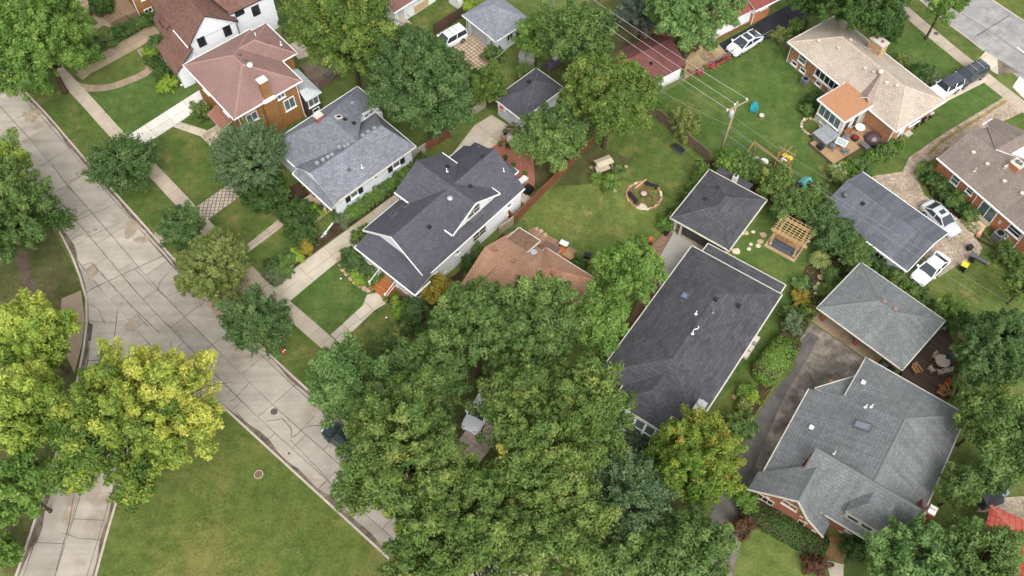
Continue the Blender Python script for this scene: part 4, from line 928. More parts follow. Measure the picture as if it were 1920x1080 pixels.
# ---------------------------------------------------------------- garage of the wide dark house, open front
def dark_garage():
    t = thing('garage', 'garage with dark hip roof and open shadowed front facing the pale drive', 'garage', (16.4, 55.42), rad(-37.1))
    m = MB().box(.4, .55, .5, 7.4, 0, 2.6).box(6.3, 6.45, .5, 7.4, 0, 2.6).box(.55, 6.3, 7.25, 7.4, 0, 2.6); m.build('wall', OFFWHITE, t)
    MB().box(.55, 6.3, .5, 7.25, 0, .05).build('floor', C_OLD, t)
    MB().box(.55, 6.3, .45, .6, 2.25, 2.6).build('lintel', OFFWHITE, t)
    door = paint('front_shadow_panel', S(78, 76, 74), .7, .2)
    for k in range(4): MB().box(1.3, 6.25, .72, .78, .06 + k * .55, .06 + k * .55 + .535).build('door_panel', door, t)  # dark panels across the open front, its shadow put into their colour
    for x in (.42, 1.1): MB().box(x, x + .2, .3, .5, 0, 2.6).build('post', OFFWHITE, t)
    pl, ln = hip(0, 6.8, 0, 7.85, 2.7, 4.0, 'y', 3.3, 4.6); roof(t, pl, R_DARK, OFFWHITE); caps(t, ln, R_DARK, .3)
    gutters(t, [(-.05, -.05, 2.67), (6.85, -.05, 2.67), (6.85, 7.9, 2.67), (-.05, 7.9, 2.67)], OFFWHITE)
    roof(t, [[(.6, 7.95, 2.5), (4.6, 7.95, 2.5), (4.6, 9.3, 2.2), (.6, 9.3, 2.2)]], R_DARK, GREYPL, name='lean_to_roof'); wall(t, .8, 4.4, 7.4, 9.1, 0, 2.15, OFFWHITE, 'lean_to_wall')
    c = MB().box(2.6, 3.1, 7.95, 8.45, 2, 3.4).build('chimney', OFFWHITE, t); MB().lathe([(.15, 0), (.15, .12)], (2.85, 8.2, 3.4), 12).build('flue', BLACK, c)
    vent(t, (2.2, 5.6, 3.4), 'box', DARKPL); vent(t, (1.8, 3.6, 3.35), 'box', DARKPL); downspout(t, [(-.02, .3, 2.6), (.3, .4, 2.3), (.3, .4, .1)])
dark_garage()

# ---------------------------------------------------------------- Tudor house, grey-green roof
def tudor():
    t = thing('tudor_house', 'red brick cottage with grey-green roof, green ridges and swept front gable', 'house', (32.54, 38.74), rad(-35.6))
    wall(t, .5, 9.4, -14.9, -.5, 0, 3.1, B_RED); wall(t, -2.2, .5, -14.6, -5.5, 0, 2.3, B_RED, 'side_wall')
    zw = lambda x: 6.0 - .455 * (5.1 - x)
    R, F_ = (5.1, -5.3, 6.0), (5.2, -12.2, 6.0)
    roof(t, [[(.15, -.2, zw(.15)), R, F_, (-.05, -12.2, zw(-.05)), (-.3, -14.9, zw(-.3)), (-2.55, -14.9, zw(-2.55)), (-2.75, -5.3, zw(-2.75)), (.15, -4.9, zw(.15))],
             [(.15, -.2, 3.72), (9.75, -.1, 3.25), R], [(9.75, -.1, 3.25), (10.1, -12.2, 3.15), F_, R]], R_GREEN, OFFWHITE)
    # front: steep main slope with its own ridge along x, brick parapet ends
    roof(t, [[(.0, -12.2, 6.05), (9.6, -12.2, 6.05), (10.0, -15.4, 2.75), (3.0, -15.5, 2.75), (.3, -15.4, 2.75)], [(0, -12.2, 6.05), (5.2, -12.2, 6.05), (0, -11.9, 5.6)], [(5.2, -12.2, 6.05), (9.6, -12.2, 6.05), (9.7, -11.5, 5.0)]], R_GREEN, OFFWHITE, name='front_roof')
    gable_wall(t, [(0.0, -11.8, 3.5), (0.0, -15.2, 2.6), (0.0, -12.2, 5.98)], (.15, 0, 0), B_RED); gable_wall(t, [(9.45, -9.4, 3.0), (9.45, -15.2, 2.6), (9.45, -12.2, 5.95)], (.12, 0, 0), B_RED)
    caps(t, [(R, F_), ((.15, -.2, 3.72), R), ((9.75, -.1, 3.25), R), ((0, -12.2, 6.05), (9.6, -12.2, 6.05))], GREENCAP, .36)
    gutters(t, [(-2.6, -14.9, zw(-2.6) - .03), (-2.8, -5.3, zw(-2.8) - .03)], OFFWHITE, close=False); gutters(t, [(.1, -4.9, 3.66), (.1, -.15, 3.68), (9.8, -.05, 3.22), (10.15, -11.6, 3.12)], OFFWHITE, close=False); gutter(t, (3.4, -15.5, 2.72), (10.0, -15.45, 2.72), OFFWHITE)
    roof(t, [[(-2.6, -14.95, zw(-2.6)), (-.3, -15.0, zw(-2.6)), (-.1, -13.9, 3.7), (-.6, -13.6, 3.55)]], R_GREEN, OFFWHITE, name='hip_end'); gutter(t, (-2.6, -15.0, 2.5), (-.3, -15.05, 2.5), OFFWHITE)
    # front gable with a long sweep on one side
    roof(t, [[(.88, -16.75, 5.05), (.88, -12.9, 5.05), (-2.95, -15.2, 2.45), (-2.95, -17.1, 2.45)], [(.88, -16.75, 5.05), (2.3, -16.8, 3.1), (2.3, -14.9, 3.1), (.88, -12.9, 5.05)], [(2.3, -16.8, 3.1), (4.15, -16.95, 1.95), (4.15, -15.55, 1.95), (2.3, -14.9, 3.1)]], R_GREEN, OFFWHITE, name='gable_roof')
    caps(t, [((.88, -16.75, 5.05), (.88, -12.9, 5.05))], GREENCAP, .36)
    gable_wall(t, [(-2.5, -16.5, 0), (3.75, -16.5, 0), (3.75, -16.5, 1.95), (2.2, -16.5, 2.95), (.88, -16.5, 4.85), (-2.5, -16.5, 2.55)], (0, .25, 0), B_RED)
    wall(t, -2.5, 3.6, -16.2, -14.6, 0, 2.2, B_RED, 'front_wall')
    for p, q in (((-2.97, -17.12, 2.38), (.88, -16.8, 4.98)), ((.88, -16.8, 4.98), (2.3, -16.85, 3.03)), ((2.3, -16.85, 3.03), (4.17, -17.0, 1.88))): MB().bar(p, q, .08, .2).build('rake_board', OFFWHITE, t)
    lime = concrete('limestone_trim', S(200, 190, 172))
    rnd = random.Random(2)
    for x, z, w, h in ((-2.2, .25, .5, .22), (-1.5, .2, .6, .25), (-.5, .3, .5, .2), (.4, .2, .7, .22), (1.7, .25, .5, .3), (2.6, .2, .8, .3), (3.3, .45, .5, .3), (3.4, .95, .4, .28), (2.5, 1.6, .35, .16), (-1.2, 1.9, .3, .15), (1.9, 2.1, .3, .15), (.5, 3.9, .3, .15)):
        MB().box(x - w / 2, x + w / 2, -16.56, -16.48, z - h / 2, z + h / 2).build('limestone_block', lime, t)
    window(t, (-1.3, -16.5, 1.2), (0, -1), 1.5, .9, 3, frame=lime); window(t, (.6, -16.5, 2.9), (0, -1), 1.3, .6, 2, frame=lime); window(t, (2.2, -16.5, 1.0), (0, -1), .6, .8, 1, frame=lime); MB().box(.72, 1.04, -16.6, -16.5, 4.1, 4.5).build('gable_vent', paint('copper_vent', S(126, 84, 66)), t)
    # dormer
    roof(t, [[(4.5, -15.0, 4.35), (8.6, -15.0, 4.35), (7.5, -13.9, 5.5), (5.6, -13.9, 5.5)], [(4.5, -15.0, 4.35), (5.6, -13.9, 5.5), (5.6, -12.7, 5.55), (4.5, -13.7, 4.45)], [(8.6, -15.0, 4.35), (7.5, -13.9, 5.5), (7.5, -12.7, 5.55), (8.6, -13.7, 4.45)], [(5.6, -13.9, 5.5), (7.5, -13.9, 5.5), (7.5, -12.6, 5.56), (5.6, -12.6, 5.56)]], R_GREEN, OFFWHITE, name='dormer_roof')
    wall(t, 4.65, 8.45, -14.95, -13.4, 2.9, 4.25, SIDE_B, 'dormer_wall')
    for k in range(3): window(t, (5.35 + k * 1.2, -14.95, 3.78), (0, -1), 1.0, .72, 1, frame=OFFWHITE, sill=False)
    # side entry roof in the notch
    roof(t, [[(-2.4, -5.2, 2.75), (.15, -1.9, 2.75), (.2, -5.2, 3.5)]], R_GREEN, OFFWHITE, name='side_entry_roof'); gutter(t, (-2.4, -5.15, 2.72), (.1, -1.85, 2.72), OFFWHITE)
    wall(t, -1.6, .5, -5.5, -3.4, 0, 2.6, B_RED, 'side_entry_wall')
    c = MB().box(9.55, 10.25, -12.5, -11.6, 0, 6.7).build('chimney', B_RED, t); MB().box(9.62, 10.18, -12.42, -11.68, 6.7, 6.8).build('cap', WHITE, c)
    for k, (z, s) in enumerate(((5.2, 1), (5.8, -1), (6.3, 1))): MB().box(9.5, 9.66, -12.56, -12.2, z, z + .25).build('limestone_block', lime, c)
    for x in (9.76, 10.04): MB().lathe([(.12, 0), (.14, .3)], (x, -12, 6.8), 10).build('flue', OFFWHITE, c)
    sl = Vector((1, 0, .455)).normalized(); nn = Vector((-.455, 0, 1)).normalized()
    skylight(t, (2.55, -7.35, zw(2.55)), (0, 1, 0), sl, nn, .75, 1.35, paint('skylight_grey', S(132, 134, 146), .25, .6), GREYPL)
    vent(t, (.9, -3.0, zw(.9)), 'box', WHITE); vent(t, (-1.0, -9.2, zw(-1)), 'box', WHITE); vent(t, (2.0, -5.4, zw(2.0)), 'pipe'); vent(t, (2.4, -5.2, zw(2.4)), 'pipe'); vent(t, (1.6, -10.9, zw(1.6)), 'pipe', WHITE)
    window(t, (6.5, -14.9, 1.6), (0, -1), 1.8, 1.1, 3, frame=lime)
    MB().box(5.2, 8.6, -14.98, -14.9, .1, .4).build('limestone_band', lime, t)
tudor()

def tudor_garage():
    t = thing('garage', 'detached garage with grey-green hip roof beside the dark timber deck', 'garage', (29.42, 44.45), rad(-45.6))
    wall(t, .6, 8.8, 2.3, 6.9, 0, 2.7, B_RED)
    for x in (.7, 4.55, 8.5): MB().box(x - .18, x + .18, .9, 1.25, 0, 2.65).build('brick_pier', B_RED, t)
    MB().box(.6, 8.8, .85, 1.2, 2.35, 2.7).build('beam', paint('brown_beam', S(96, 76, 62)), t)
    for x0 in (1.0, 4.9):
        for k in range(4): MB().box(x0, x0 + 3.3, 2.22, 2.28, .05 + k * .58, .05 + k * .58 + .56).build('door_panel', paint('brown_door', S(104, 80, 66)), t)
    pl, ln = hip(0, 9.4, 0, 7.4, 2.8, 4.35, 'x', 3.85, 5.65); roof(t, pl, R_GREEN, OFFWHITE); caps(t, ln, GREENCAP, .34)
    gutters(t, [(-.05, -.05, 2.77), (9.45, -.05, 2.77), (9.45, 7.45, 2.77), (-.05, 7.45, 2.77)], OFFWHITE, .11)
    for x in (4.3, 5.5): vent(t, (x, 4.0, 4.2), 'box', paint('pinkish_vent', S(150, 118, 112)))
tudor_garage()

def slate_garage():
    t = thing('garage', 'long garage with slate-blue gable roof between the gravel drive and the hedge', 'garage', (32.14, 56.69), rad(-48.7))
    wall(t, .3, 10.25, .4, 6.6, 0, 2.5, SIDE_G)
    roof(t, gable(0, 10.65, -.05, 6.95, 2.62, 4.0, 'x', 3.6), R_SLATE); caps(t, [((0, 3.6, 4.0), (10.65, 3.6, 4.0))], R_SLATE, .3)
    for x in (.3, 10.25): gable_wall(t, [(x, .4, 2.45), (x, 6.6, 2.45), (x, 3.6, 3.85)], (.1 if x < 1 else -.1, 0, 0), SIDE_G)
    gutters(t, [(0, -.1, 2.58), (10.65, -.1, 2.58)], close=False); gutters(t, [(0, 7.0, 2.58), (10.65, 7.0, 2.58)], close=False)
    for p, q in (((10.69, -.05, 2.55), (10.69, 3.6, 3.93)), ((10.69, 3.6, 3.93), (10.69, 6.95, 2.55))): MB().bar(p, q, .06, .16).build('rake_board', WHITE, t)
    window(t, (7.5, .4, 1.4), (0, -1), 1.0, .8, 2); window(t, (3.5, .4, 1.4), (0, -1), 1.0, .8, 2)
    vent(t, (1.0, 2.2, 3.5), 'ball', GREYPL); vent(t, (2.9, 2.6, 3.6), 'box', DARKPL)
slate_garage()

# ---------------------------------------------------------------- tan roof brick ranch with sun room
def tan_house():
    t = thing('ranch_house', 'brick ranch house with pale tan hip roof, big chimney and orange-roofed sun room', 'house', (32.57, 80.46), rad(-55.9))
    wall(t, .5, 16.3, .5, 7.4, 0, 3.0, B_MIX); MB().box(.44, 16.36, .44, 7.46, 0, .35).build('foundation', C_OLD, t)
    pl, ln = hip(0, 16.85, 0, 7.9, 3.1, 4.95, 'x', 4.1, 13.6); roof(t, pl, R_TAN); cp = paint('tan_ridge_cap', S(190, 174, 158), .9, .1); caps(t, ln, cp)
    gutters(t, [(-.05, -.05, 3.07), (8.6, -.05, 3.07)], close=False); gutters(t, [(12.9, -.05, 3.07), (16.9, -.05, 3.07), (16.9, 7.95, 3.07), (-.05, 7.95, 3.07), (-.05, -.05, 3.07)], close=False)
    # cricket running from the sun room to the ridge
    roof(t, [[(10.5, 3.8, 4.95), (11.9, .3, 3.95), (10.9, .1, 3.16)], [(10.5, 3.8, 4.95), (11.9, .3, 3.95), (12.95, .1, 3.16)]], shingle('brown_cricket_shingles', S(160, 142, 132), .2, .2, .42, .2), WHITE, name='cricket_roof')
    roof(t, [[(4.6, 4.6, 4.72), (7.0, 5.4, 4.5), (7.0, 6.2, 4.1), (5.0, 4.9, 4.62)]], shingle('brown_cricket_shingles', S(160, 142, 132)), WHITE, name='saddle_roof', th=.06)
    # sun room
    wall(t, 8.95, 12.5, -3.5, .5, 0, 3.1, SIDE_B, 'sun_room_wall')
    roof(t, [[(8.7, -3.8, 3.3), (12.8, -3.8, 3.3), (12.8, .75, 3.42), (8.7, .75, 3.42)]], paint('orange_roll_roofing', S(178, 132, 100), .9, .1, dirt=.12), WHITE, name='sun_room_roof')
    gutters(t, [(8.65, .5, 3.3), (8.65, -3.85, 3.25), (12.85, -3.85, 3.25), (12.85, .6, 3.3)], s=.15, close=False)
    window(t, (10.7, -3.5, 2.1), (0, -1), 3.1, 1.5, 4, glass=GLASS2); window(t, (8.95, -1.7, 2.1), (-1, 0), 2.6, 1.4, 3, glass=GLASS2); window(t, (12.5, -2.6, 1.7), (1, 0), .9, 2.2, 1, frame=WHITE, sill=False); window(t, (12.5, -1.2, 1.7), (1, 0), .9, 2.2, 1, frame=WHITE, sill=False)
    # windows of the rear wall
    window(t, (2.35, .5, 1.95), (0, -1), 1.1, 1.05, 1, 2, glass=GLASS2); window(t, (6.35, .5, 1.95), (0, -1), 3.6, 1.3, 5, fw=.12); 
    for x in (1.5, 2.9, 5.5, 7.4): window(t, (x, .5, .62), (0, -1), .8, .5, 1)
    window(t, (16.3, 4.5, 1.6), (1, 0), 1.6, 1.1, 2); MB().box(16.3, 16.36, 2.0, 2.9, .1, 2.1).build('side_door', WHITE, t)
    downspout(t, [(.05, .05, 3.0), (.4, .38, 2.7), (.4, .38, .1)]); downspout(t, [(16.8, .1, 3.0), (16.35, .4, 2.7), (16.35, .4, .1)])
    c = MB().box(6.4, 8.2, 5.9, 7.0, 2.9, 5.35).build('chimney', brickmat('pale_stone', S(176, 142, 108), S(204, 176, 142), S(150, 130, 108), .4, .2), t); MB().box(6.32, 8.28, 5.82, 7.08, 5.35, 5.47).build('cap', OFFWHITE, c)
    for x in (6.9, 7.7): MB().lathe([(.13, 0), (.13, .25)], (x, 6.45, 5.47), 10).build('flue', TERRA, c)
    for x, y in ((2.6, 2.0), (4.9, 2.7), (8.9, 2.8), (11.9, 3.0), (5.0, 4.4)): vent(t, (x, y, 3.1 + min(y, 7.9 - y) * .468), 'box')
    vent(t, (10.0, 3.0, 4.55), 'box'); vent(t, (13.0, 3.4, 4.7), 'box'); vent(t, (1.0, 5.4, 3.6), 'pipe', STEEL); vent(t, (10.6, 3.2, 4.9), 'ball', OFFWHITE)
tan_house()

# ---------------------------------------------------------------- orange brick house at the right edge
def orange_house():
    t = thing('brick_house', 'orange brick house with taupe shingle roof, patio door and wooden steps', 'house', (45.57, 62.8), rad(-57.7))
    wall(t, .2, 15, .55, 7.2, 0, 2.9, B_ORANGE)
    roof(t, gable(-.05, 15.5, 0, 8.1, 3.0, 4.7, 'x', 4.05), R_TAUPE)
    gable_wall(t, [(.2, .55, 2.85), (.2, 7.2, 2.85), (.2, 4.05, 4.5)], (.1, 0, 0), B_ORANGE)
    roof(t, [[(-.5, 8.0, 3.3), (3.2, 4.4, 4.72), (3.2, 9.4, 4.4)], [(3.2, 4.4, 4.72), (3.2, 9.4, 4.4), (6.5, 9.4, 3.0), (5.6, 7.6, 3.2)], [(-.5, 8, 3.3), (3.2, 9.4, 4.4), (-.5, 9.4, 3.2)]], R_TAUPE, name='front_wing_roof')
    gutter(t, (-.05, -.05, 2.97), (15.4, -.05, 2.97)); gutter(t, (-.55, 7.4, 3.28), (-.55, 9.0, 3.2))
    window(t, (2.75, .55, 1.75), (0, -1), .95, 1.1, 1, 2, glass=GLASS2); window(t, (4.65, .55, 1.95), (0, -1), .75, .8, 1, 2); window(t, (10.75, .55, 1.75), (0, -1), 1.5, .95, 1, 2)
    window(t, (7.35, .55, 1.25), (0, -1), 1.9, 1.95, 2, fw=.12, name='patio_door', glass=GLASS2); window(t, (10.2, .55, .45), (0, -1), .7, .45, 1, glass=GLASS2)
    downspout(t, [(5.6, .0, 2.9), (5.6, .42, 2.6), (5.6, .42, .1)]); downspout(t, [(11.7, .0, 2.9), (11.7, .42, 2.6), (11.7, .42, .1)])
    wp = wood('bleached_boards', S(190, 174, 146), .2)
    for k in range(5): MB().box(6.1, 8.4, -2.1 + k * .5, -2.1 + (k + 1) * .5 - .05, 0, .1 + k * .1).build('step', wp, t)
    c = MB().box(5.4, 6.5, 3.7, 4.6, 3.9, 5.3).build('chimney', B_ORANGE, t); MB().box(5.32, 6.58, 3.62, 4.68, 5.3, 5.4).build('cap', OFFWHITE, c); MB().box(5.2, 5.45, 3.3, 4.0, 4.3, 4.75).build('flashing', OFFWHITE, c)
    MB().lathe([(.2, 0), (.2, .2), (.1, .3)], (5.8, 4.15, 5.4), 12).lathe([(.16, 0), (.16, .2)], (6.2, 4.2, 5.4), 12).build('flue', GREYPL, c)
    for x, y in ((2.0, 2.6), (3.9, 2.6), (6.4, 2.4), (8.5, 2.6)): vent(t, (x, y, 3.0 + y * .42), 'box')
    vent(t, (3.6, 1.4, 3.55), 'pipe', OFFWHITE); MB().box(8.9, 9.2, .4, .55, 1.2, 1.6).build('meter_box', OFFWHITE, t); MB().box(9.8, 10.0, .42, .55, .9, 1.1).build('outlet_box', OFFWHITE, t)
orange_house()

# ---------------------------------------------------------------- other garages and houses
def hip_garage():
    t = thing('garage', 'white walled garage with dark hip roof and basketball hoop', 'garage', (-1.86, 72.32), rad(-45.7))
    wall(t, .3, 4.1, .3, 6.5, 0, 2.5, SIDE_W)
    pl, ln = hip(0, 4.45, 0, 6.8, 2.6, 3.75, 'y', 2.3, 4.5); roof(t, pl, R_CHAR); caps(t, ln, R_CHAR, .28)
    gutters(t, [(-.04, -.04, 2.57), (4.49, -.04, 2.57), (4.49, 6.84, 2.57), (-.04, 6.84, 2.57)], s=.1)
    for k in range(4): MB().box(.6, 3.1, .24, .29, .05 + k * .53, .05 + k * .53 + .515).build('door_panel', paint('pale_garage_door', S(206, 209, 214)), t)
    b = MB().box(.9, 2.1, -.25, -.2, 2.15, 3.0).build('backboard', WHITE, t); m = MB()
    for k in range(12):
        a0, a1 = 2 * math.pi * k / 12, 2 * math.pi * (k + 1) / 12
        m.bar((1.5 + .23 * math.cos(a0), -.5 + .23 * math.sin(a0), 2.35), (1.5 + .23 * math.cos(a1), -.5 + .23 * math.sin(a1), 2.35), .03, .03)
    m.build('hoop', paint('hoop_orange', S(206, 84, 48)), b); MB().box(1.2, 1.8, -.262, -.255, 2.3, 2.7).build('target_box', paint('hoop_orange', S(206, 84, 48)), b)
    MB().bar((1.5, .0, 2.55), (1.5, -.2, 2.6), .08, .08).build('bracket', BLACK, b)
    vent(t, (1.6, 4.0, 3.5), 'box', DARKPL); window(t, (4.1, 1.2, 1.6), (1, 0), .6, .6, 1)
hip_garage()
def grey_garage():
    t = thing('garage', 'grey hip roofed garage with pale walls behind the paver court', 'garage', (-5.74, 85.99), rad(-48.7))
    wall(t, .4, 5.7, .5, 5.0, 0, 2.6, SIDE_G)
    pl, ln = hip(0, 6.15, 0, 5.6, 2.7, 4.4, 'x', 2.75, 3.4); roof(t, pl, R_GREYG); caps(t, ln, R_GREYG, .3)
    gutters(t, [(-.04, -.04, 2.67), (6.19, -.04, 2.67), (6.19, 5.64, 2.67)], close=False, s=.1)
    downspout(t, [(.0, .0, 2.6), (.3, .4, 2.2), (.3, .4, .3), (.0, .2, .1)]); 
    for k in range(4): MB().box(1.1, 3.9, .44, .49, .05 + k * .55, .05 + k * .55 + .535).build('door_panel', paint('grey_garage_door', S(186, 188, 192)), t)
    MB().box(4.5, 5.3, .44, .5, 0, 2.0).build('side_door', WHITE, t); window(t, (4.9, .44, 1.4), (0, -1), .5, .6, 1, sill=False); window(t, (5.7, 2.6, 1.5), (1, 0), .9, .9, 2, frame=OFFWHITE); window(t, (5.7, 4.0, 1.5), (1, 0), .6, .9, 1, frame=BLACK)
grey_garage()
def red_garage():
    t = thing('garage', 'white walled garage with dull red roof below the power lines', 'garage', (15.6, 74.9), rad(32.9))
    wall(t, -1.5, 5.2, 0, 5.2, 0, 2.45, SIDE_W)
    roof(t, gable(-2.0, 5.4, -.5, 5.7, 2.58, 4.3, 'x', 2.6), R_OXIDE, paint('dark_red_trim', S(84, 58, 54)))
    for x in (-1.5, 5.2): gable_wall(t, [(x, 0, 2.4), (x, 5.2, 2.4), (x, 2.6, 3.95)], (.1 if x < 0 else -.1, 0, 0), SIDE_W)
    for k in range(4): MB().box(5.2, 5.26, .7, 4.5, .05 + k * .53, .05 + k * .53 + .515).build('door_panel', WHITE, t)
    vent(t, (1.4, 1.2, 3.45), 'box', DARKPL); downspout(t, [(5.3, -.4, 2.5), (5.1, -.08, 2.2), (5.1, -.08, .1)])
red_garage()
def far_brick_house():
    t = thing('brick_house', 'orange brick and white house by the black driveway at the top edge', 'house', (15.6, 74.9), rad(32.9))
    wall(t, 18.3, 21.2, 2.35, 9, 0, 1.7, B_ORANGE); wall(t, 18.3, 21.2, 2.36, 9, 1.7, 3.0, SIDE_W, 'upper_wall')
    roof(t, [[(17.7, 1.6, 3.05), (21.7, 1.6, 3.05), (21.7, 6, 4.5), (17.7, 6, 4.5)], [(17.7, 6, 4.5), (21.7, 6, 4.5), (21.7, 10, 3.05), (17.7, 10, 3.05)]], paint('dull_red_roof', S(138, 80, 74), .9, .1)); gutter(t, (17.7, 1.55, 3.0), (21.7, 1.55, 3.0))
    window(t, (20.0, 2.33, 2.2), (0, -1), 1.1, .8, 2, sill=True); downspout(t, [(18.4, 1.7, 2.9), (18.4, 2.25, 2.6), (18.4, 2.25, .1)])
    wall(t, 11.6, 18.25, 2.6, 8, .4, 2.6, SIDE_W, 'side_wall'); MB().box(11.55, 18.28, 2.55, 8.05, 0, .4).build('brick_plinth', B_RED, t)
    roof(t, gable(11.2, 18.3, 2.1, 8.4, 2.75, 4.2, 'x'), paint('dull_red_roof', S(138, 80, 74), .9, .1), name='side_roof')
far_brick_house()
def far_white_house():
    t = thing('white_house', 'small white house with brown roof and tan panel at the top edge', 'house', (-14.0, 86.1), rad(44))
    wall(t, .7, 7.2, .75, 6, 0, 2.8, SIDE_W); roof(t, gable(.0, 7.6, 0, 6.6, 2.95, 5.0, 'x'), shingle('mauve_shingles', S(128, 92, 86), .14, .18, .4, .16)); gutter(t, (.0, -.05, 2.92), (7.6, -.05, 2.92))
    MB().box(1.2, 2.1, .7, .76, .05, 2.1).build('door', OFFWHITE, t); window(t, (4.9, .75, 1.9), (0, -1), .8, .6, 1, sill=False); MB().box(3.7, 6.0, .69, .76, .15, 1.2).build('tan_panel', paint('tan_board', S(204, 176, 140)), t)
    for x in (.9, 2.4): MB().bar((x, .7, 0.9), (x, -.4, .9), .04, .04).bar((x, -.4, 0), (x, -.4, .9), .04, .04).build('handrail', BLACK, t)
    MB().box(1.0, 2.3, -.4, .7, 0, .2).build('stoop', C_WALK, t)
far_white_house()
def red_tile_house():
    t = thing('tile_roof_house', 'house corner with bright red tile roof at the lower right edge', 'house', (40.39, 24.8), rad(-118.8))
    wall(t, .5, 9, .5, 9, 0, 2.9, SIDE_B)
    tm = N('red_tiles'); uv = tm.coord(); b = tm.n('TexBrick', offset=0.0, i_Scale=1.0, i_Mortar_Size=.035, i_Brick_Width=.5, i_Row_Height=.4); b.inputs['Color1'].default_value = S(200, 96, 82); b.inputs['Color2'].default_value = S(212, 112, 96); b.inputs['Mortar'].default_value = S(168, 78, 66); tm.l(uv, b.inputs['Vector']); tm.bump(b.outputs['Fac'], .6, -.03)
    pl, ln = hip(0, 9.5, 0, 9.5, 3.0, 5.6, 'x', 4.75, 4.75); roof(t, pl, tm.done(b.outputs['Color'], .75, .25), BLACK); caps(t, ln[1:], paint('tile_ridge', S(212, 124, 106), .8), .3)
    MB().box(.44, .5, 2, 4.2, .2, 2.4).build('shutter_door', OFFWHITE, t); window(t, (2.2, .5, 1.4), (0, -1), 1.0, 1.4, 1, frame=BLACK)
    vent(t, (2.4, 3.6, 4.2), 'box', paint('tile_vent', S(150, 84, 74))); vent(t, (3.6, 2.4, 4.2), 'box', paint('tile_vent', S(150, 84, 74)))
red_tile_house()
PAL = {
 'yellow': [(0, S(96, 126, 64)), (.4, S(148, 170, 82)), (.7, S(196, 204, 100)), (1, S(230, 226, 126))],
 'ygreen': [(0, S(106, 138, 66)), (.5, S(160, 184, 88)), (1, S(222, 226, 122))],
 'bright': [(0, S(84, 122, 60)), (.5, S(122, 156, 80)), (1, S(170, 194, 110))],
 'fresh': [(0, S(96, 132, 66)), (.5, S(132, 166, 88)), (1, S(176, 200, 116))],
 'mid': [(0, S(82, 110, 64)), (.5, S(114, 142, 84)), (1, S(156, 176, 112))],
 'olivemid': [(0, S(84, 112, 62)), (.5, S(116, 142, 78)), (.97, S(164, 180, 108)), (1, S(206, 192, 100))],
 'dark': [(0, S(72, 100, 62)), (.5, S(100, 130, 82)), (1, S(140, 164, 110))],
 'deep': [(0, S(62, 90, 52)), (.5, S(86, 116, 64)), (1, S(116, 144, 84))],
 'olive': [(0, S(104, 122, 70)), (.5, S(142, 156, 94)), (1, S(186, 190, 124))],
 'blue': [(0, S(84, 110, 82)), (.5, S(114, 140, 104)), (1, S(154, 174, 136))],
 'spruce': [(0, S(92, 108, 104)), (.5, S(122, 136, 132)), (1, S(156, 168, 162))],
 'pale': [(0, S(88, 124, 74)), (.5, S(126, 160, 100)), (1, S(170, 196, 134))],
 'autumn': [(0, S(92, 130, 58)), (.6, S(142, 166, 76)), (.86, S(180, 176, 84)), (1, S(204, 150, 86))],
 'tips': [(0, S(84, 114, 60)), (.6, S(120, 146, 76)), (1, S(172, 182, 100))],
 'red': [(0, S(96, 70, 62)), (1, S(140, 100, 84))],
 'lime': [(0, S(126, 160, 60)), (1, S(190, 214, 96))],
 'straw': [(0, S(120, 146, 84)), (1, S(214, 220, 160))],
 'grey': [(0, S(98, 116, 92)), (1, S(150, 164, 136))],
 'gold': [(0, S(140, 132, 62)), (1, S(206, 184, 86))],
 'turf': [(0, S(74, 100, 48)), (.6, S(98, 118, 60)), (1, S(134, 136, 84))],
 'litter': [(0, S(120, 92, 62)), (.6, S(168, 138, 84)), (1, S(206, 186, 110))],
}
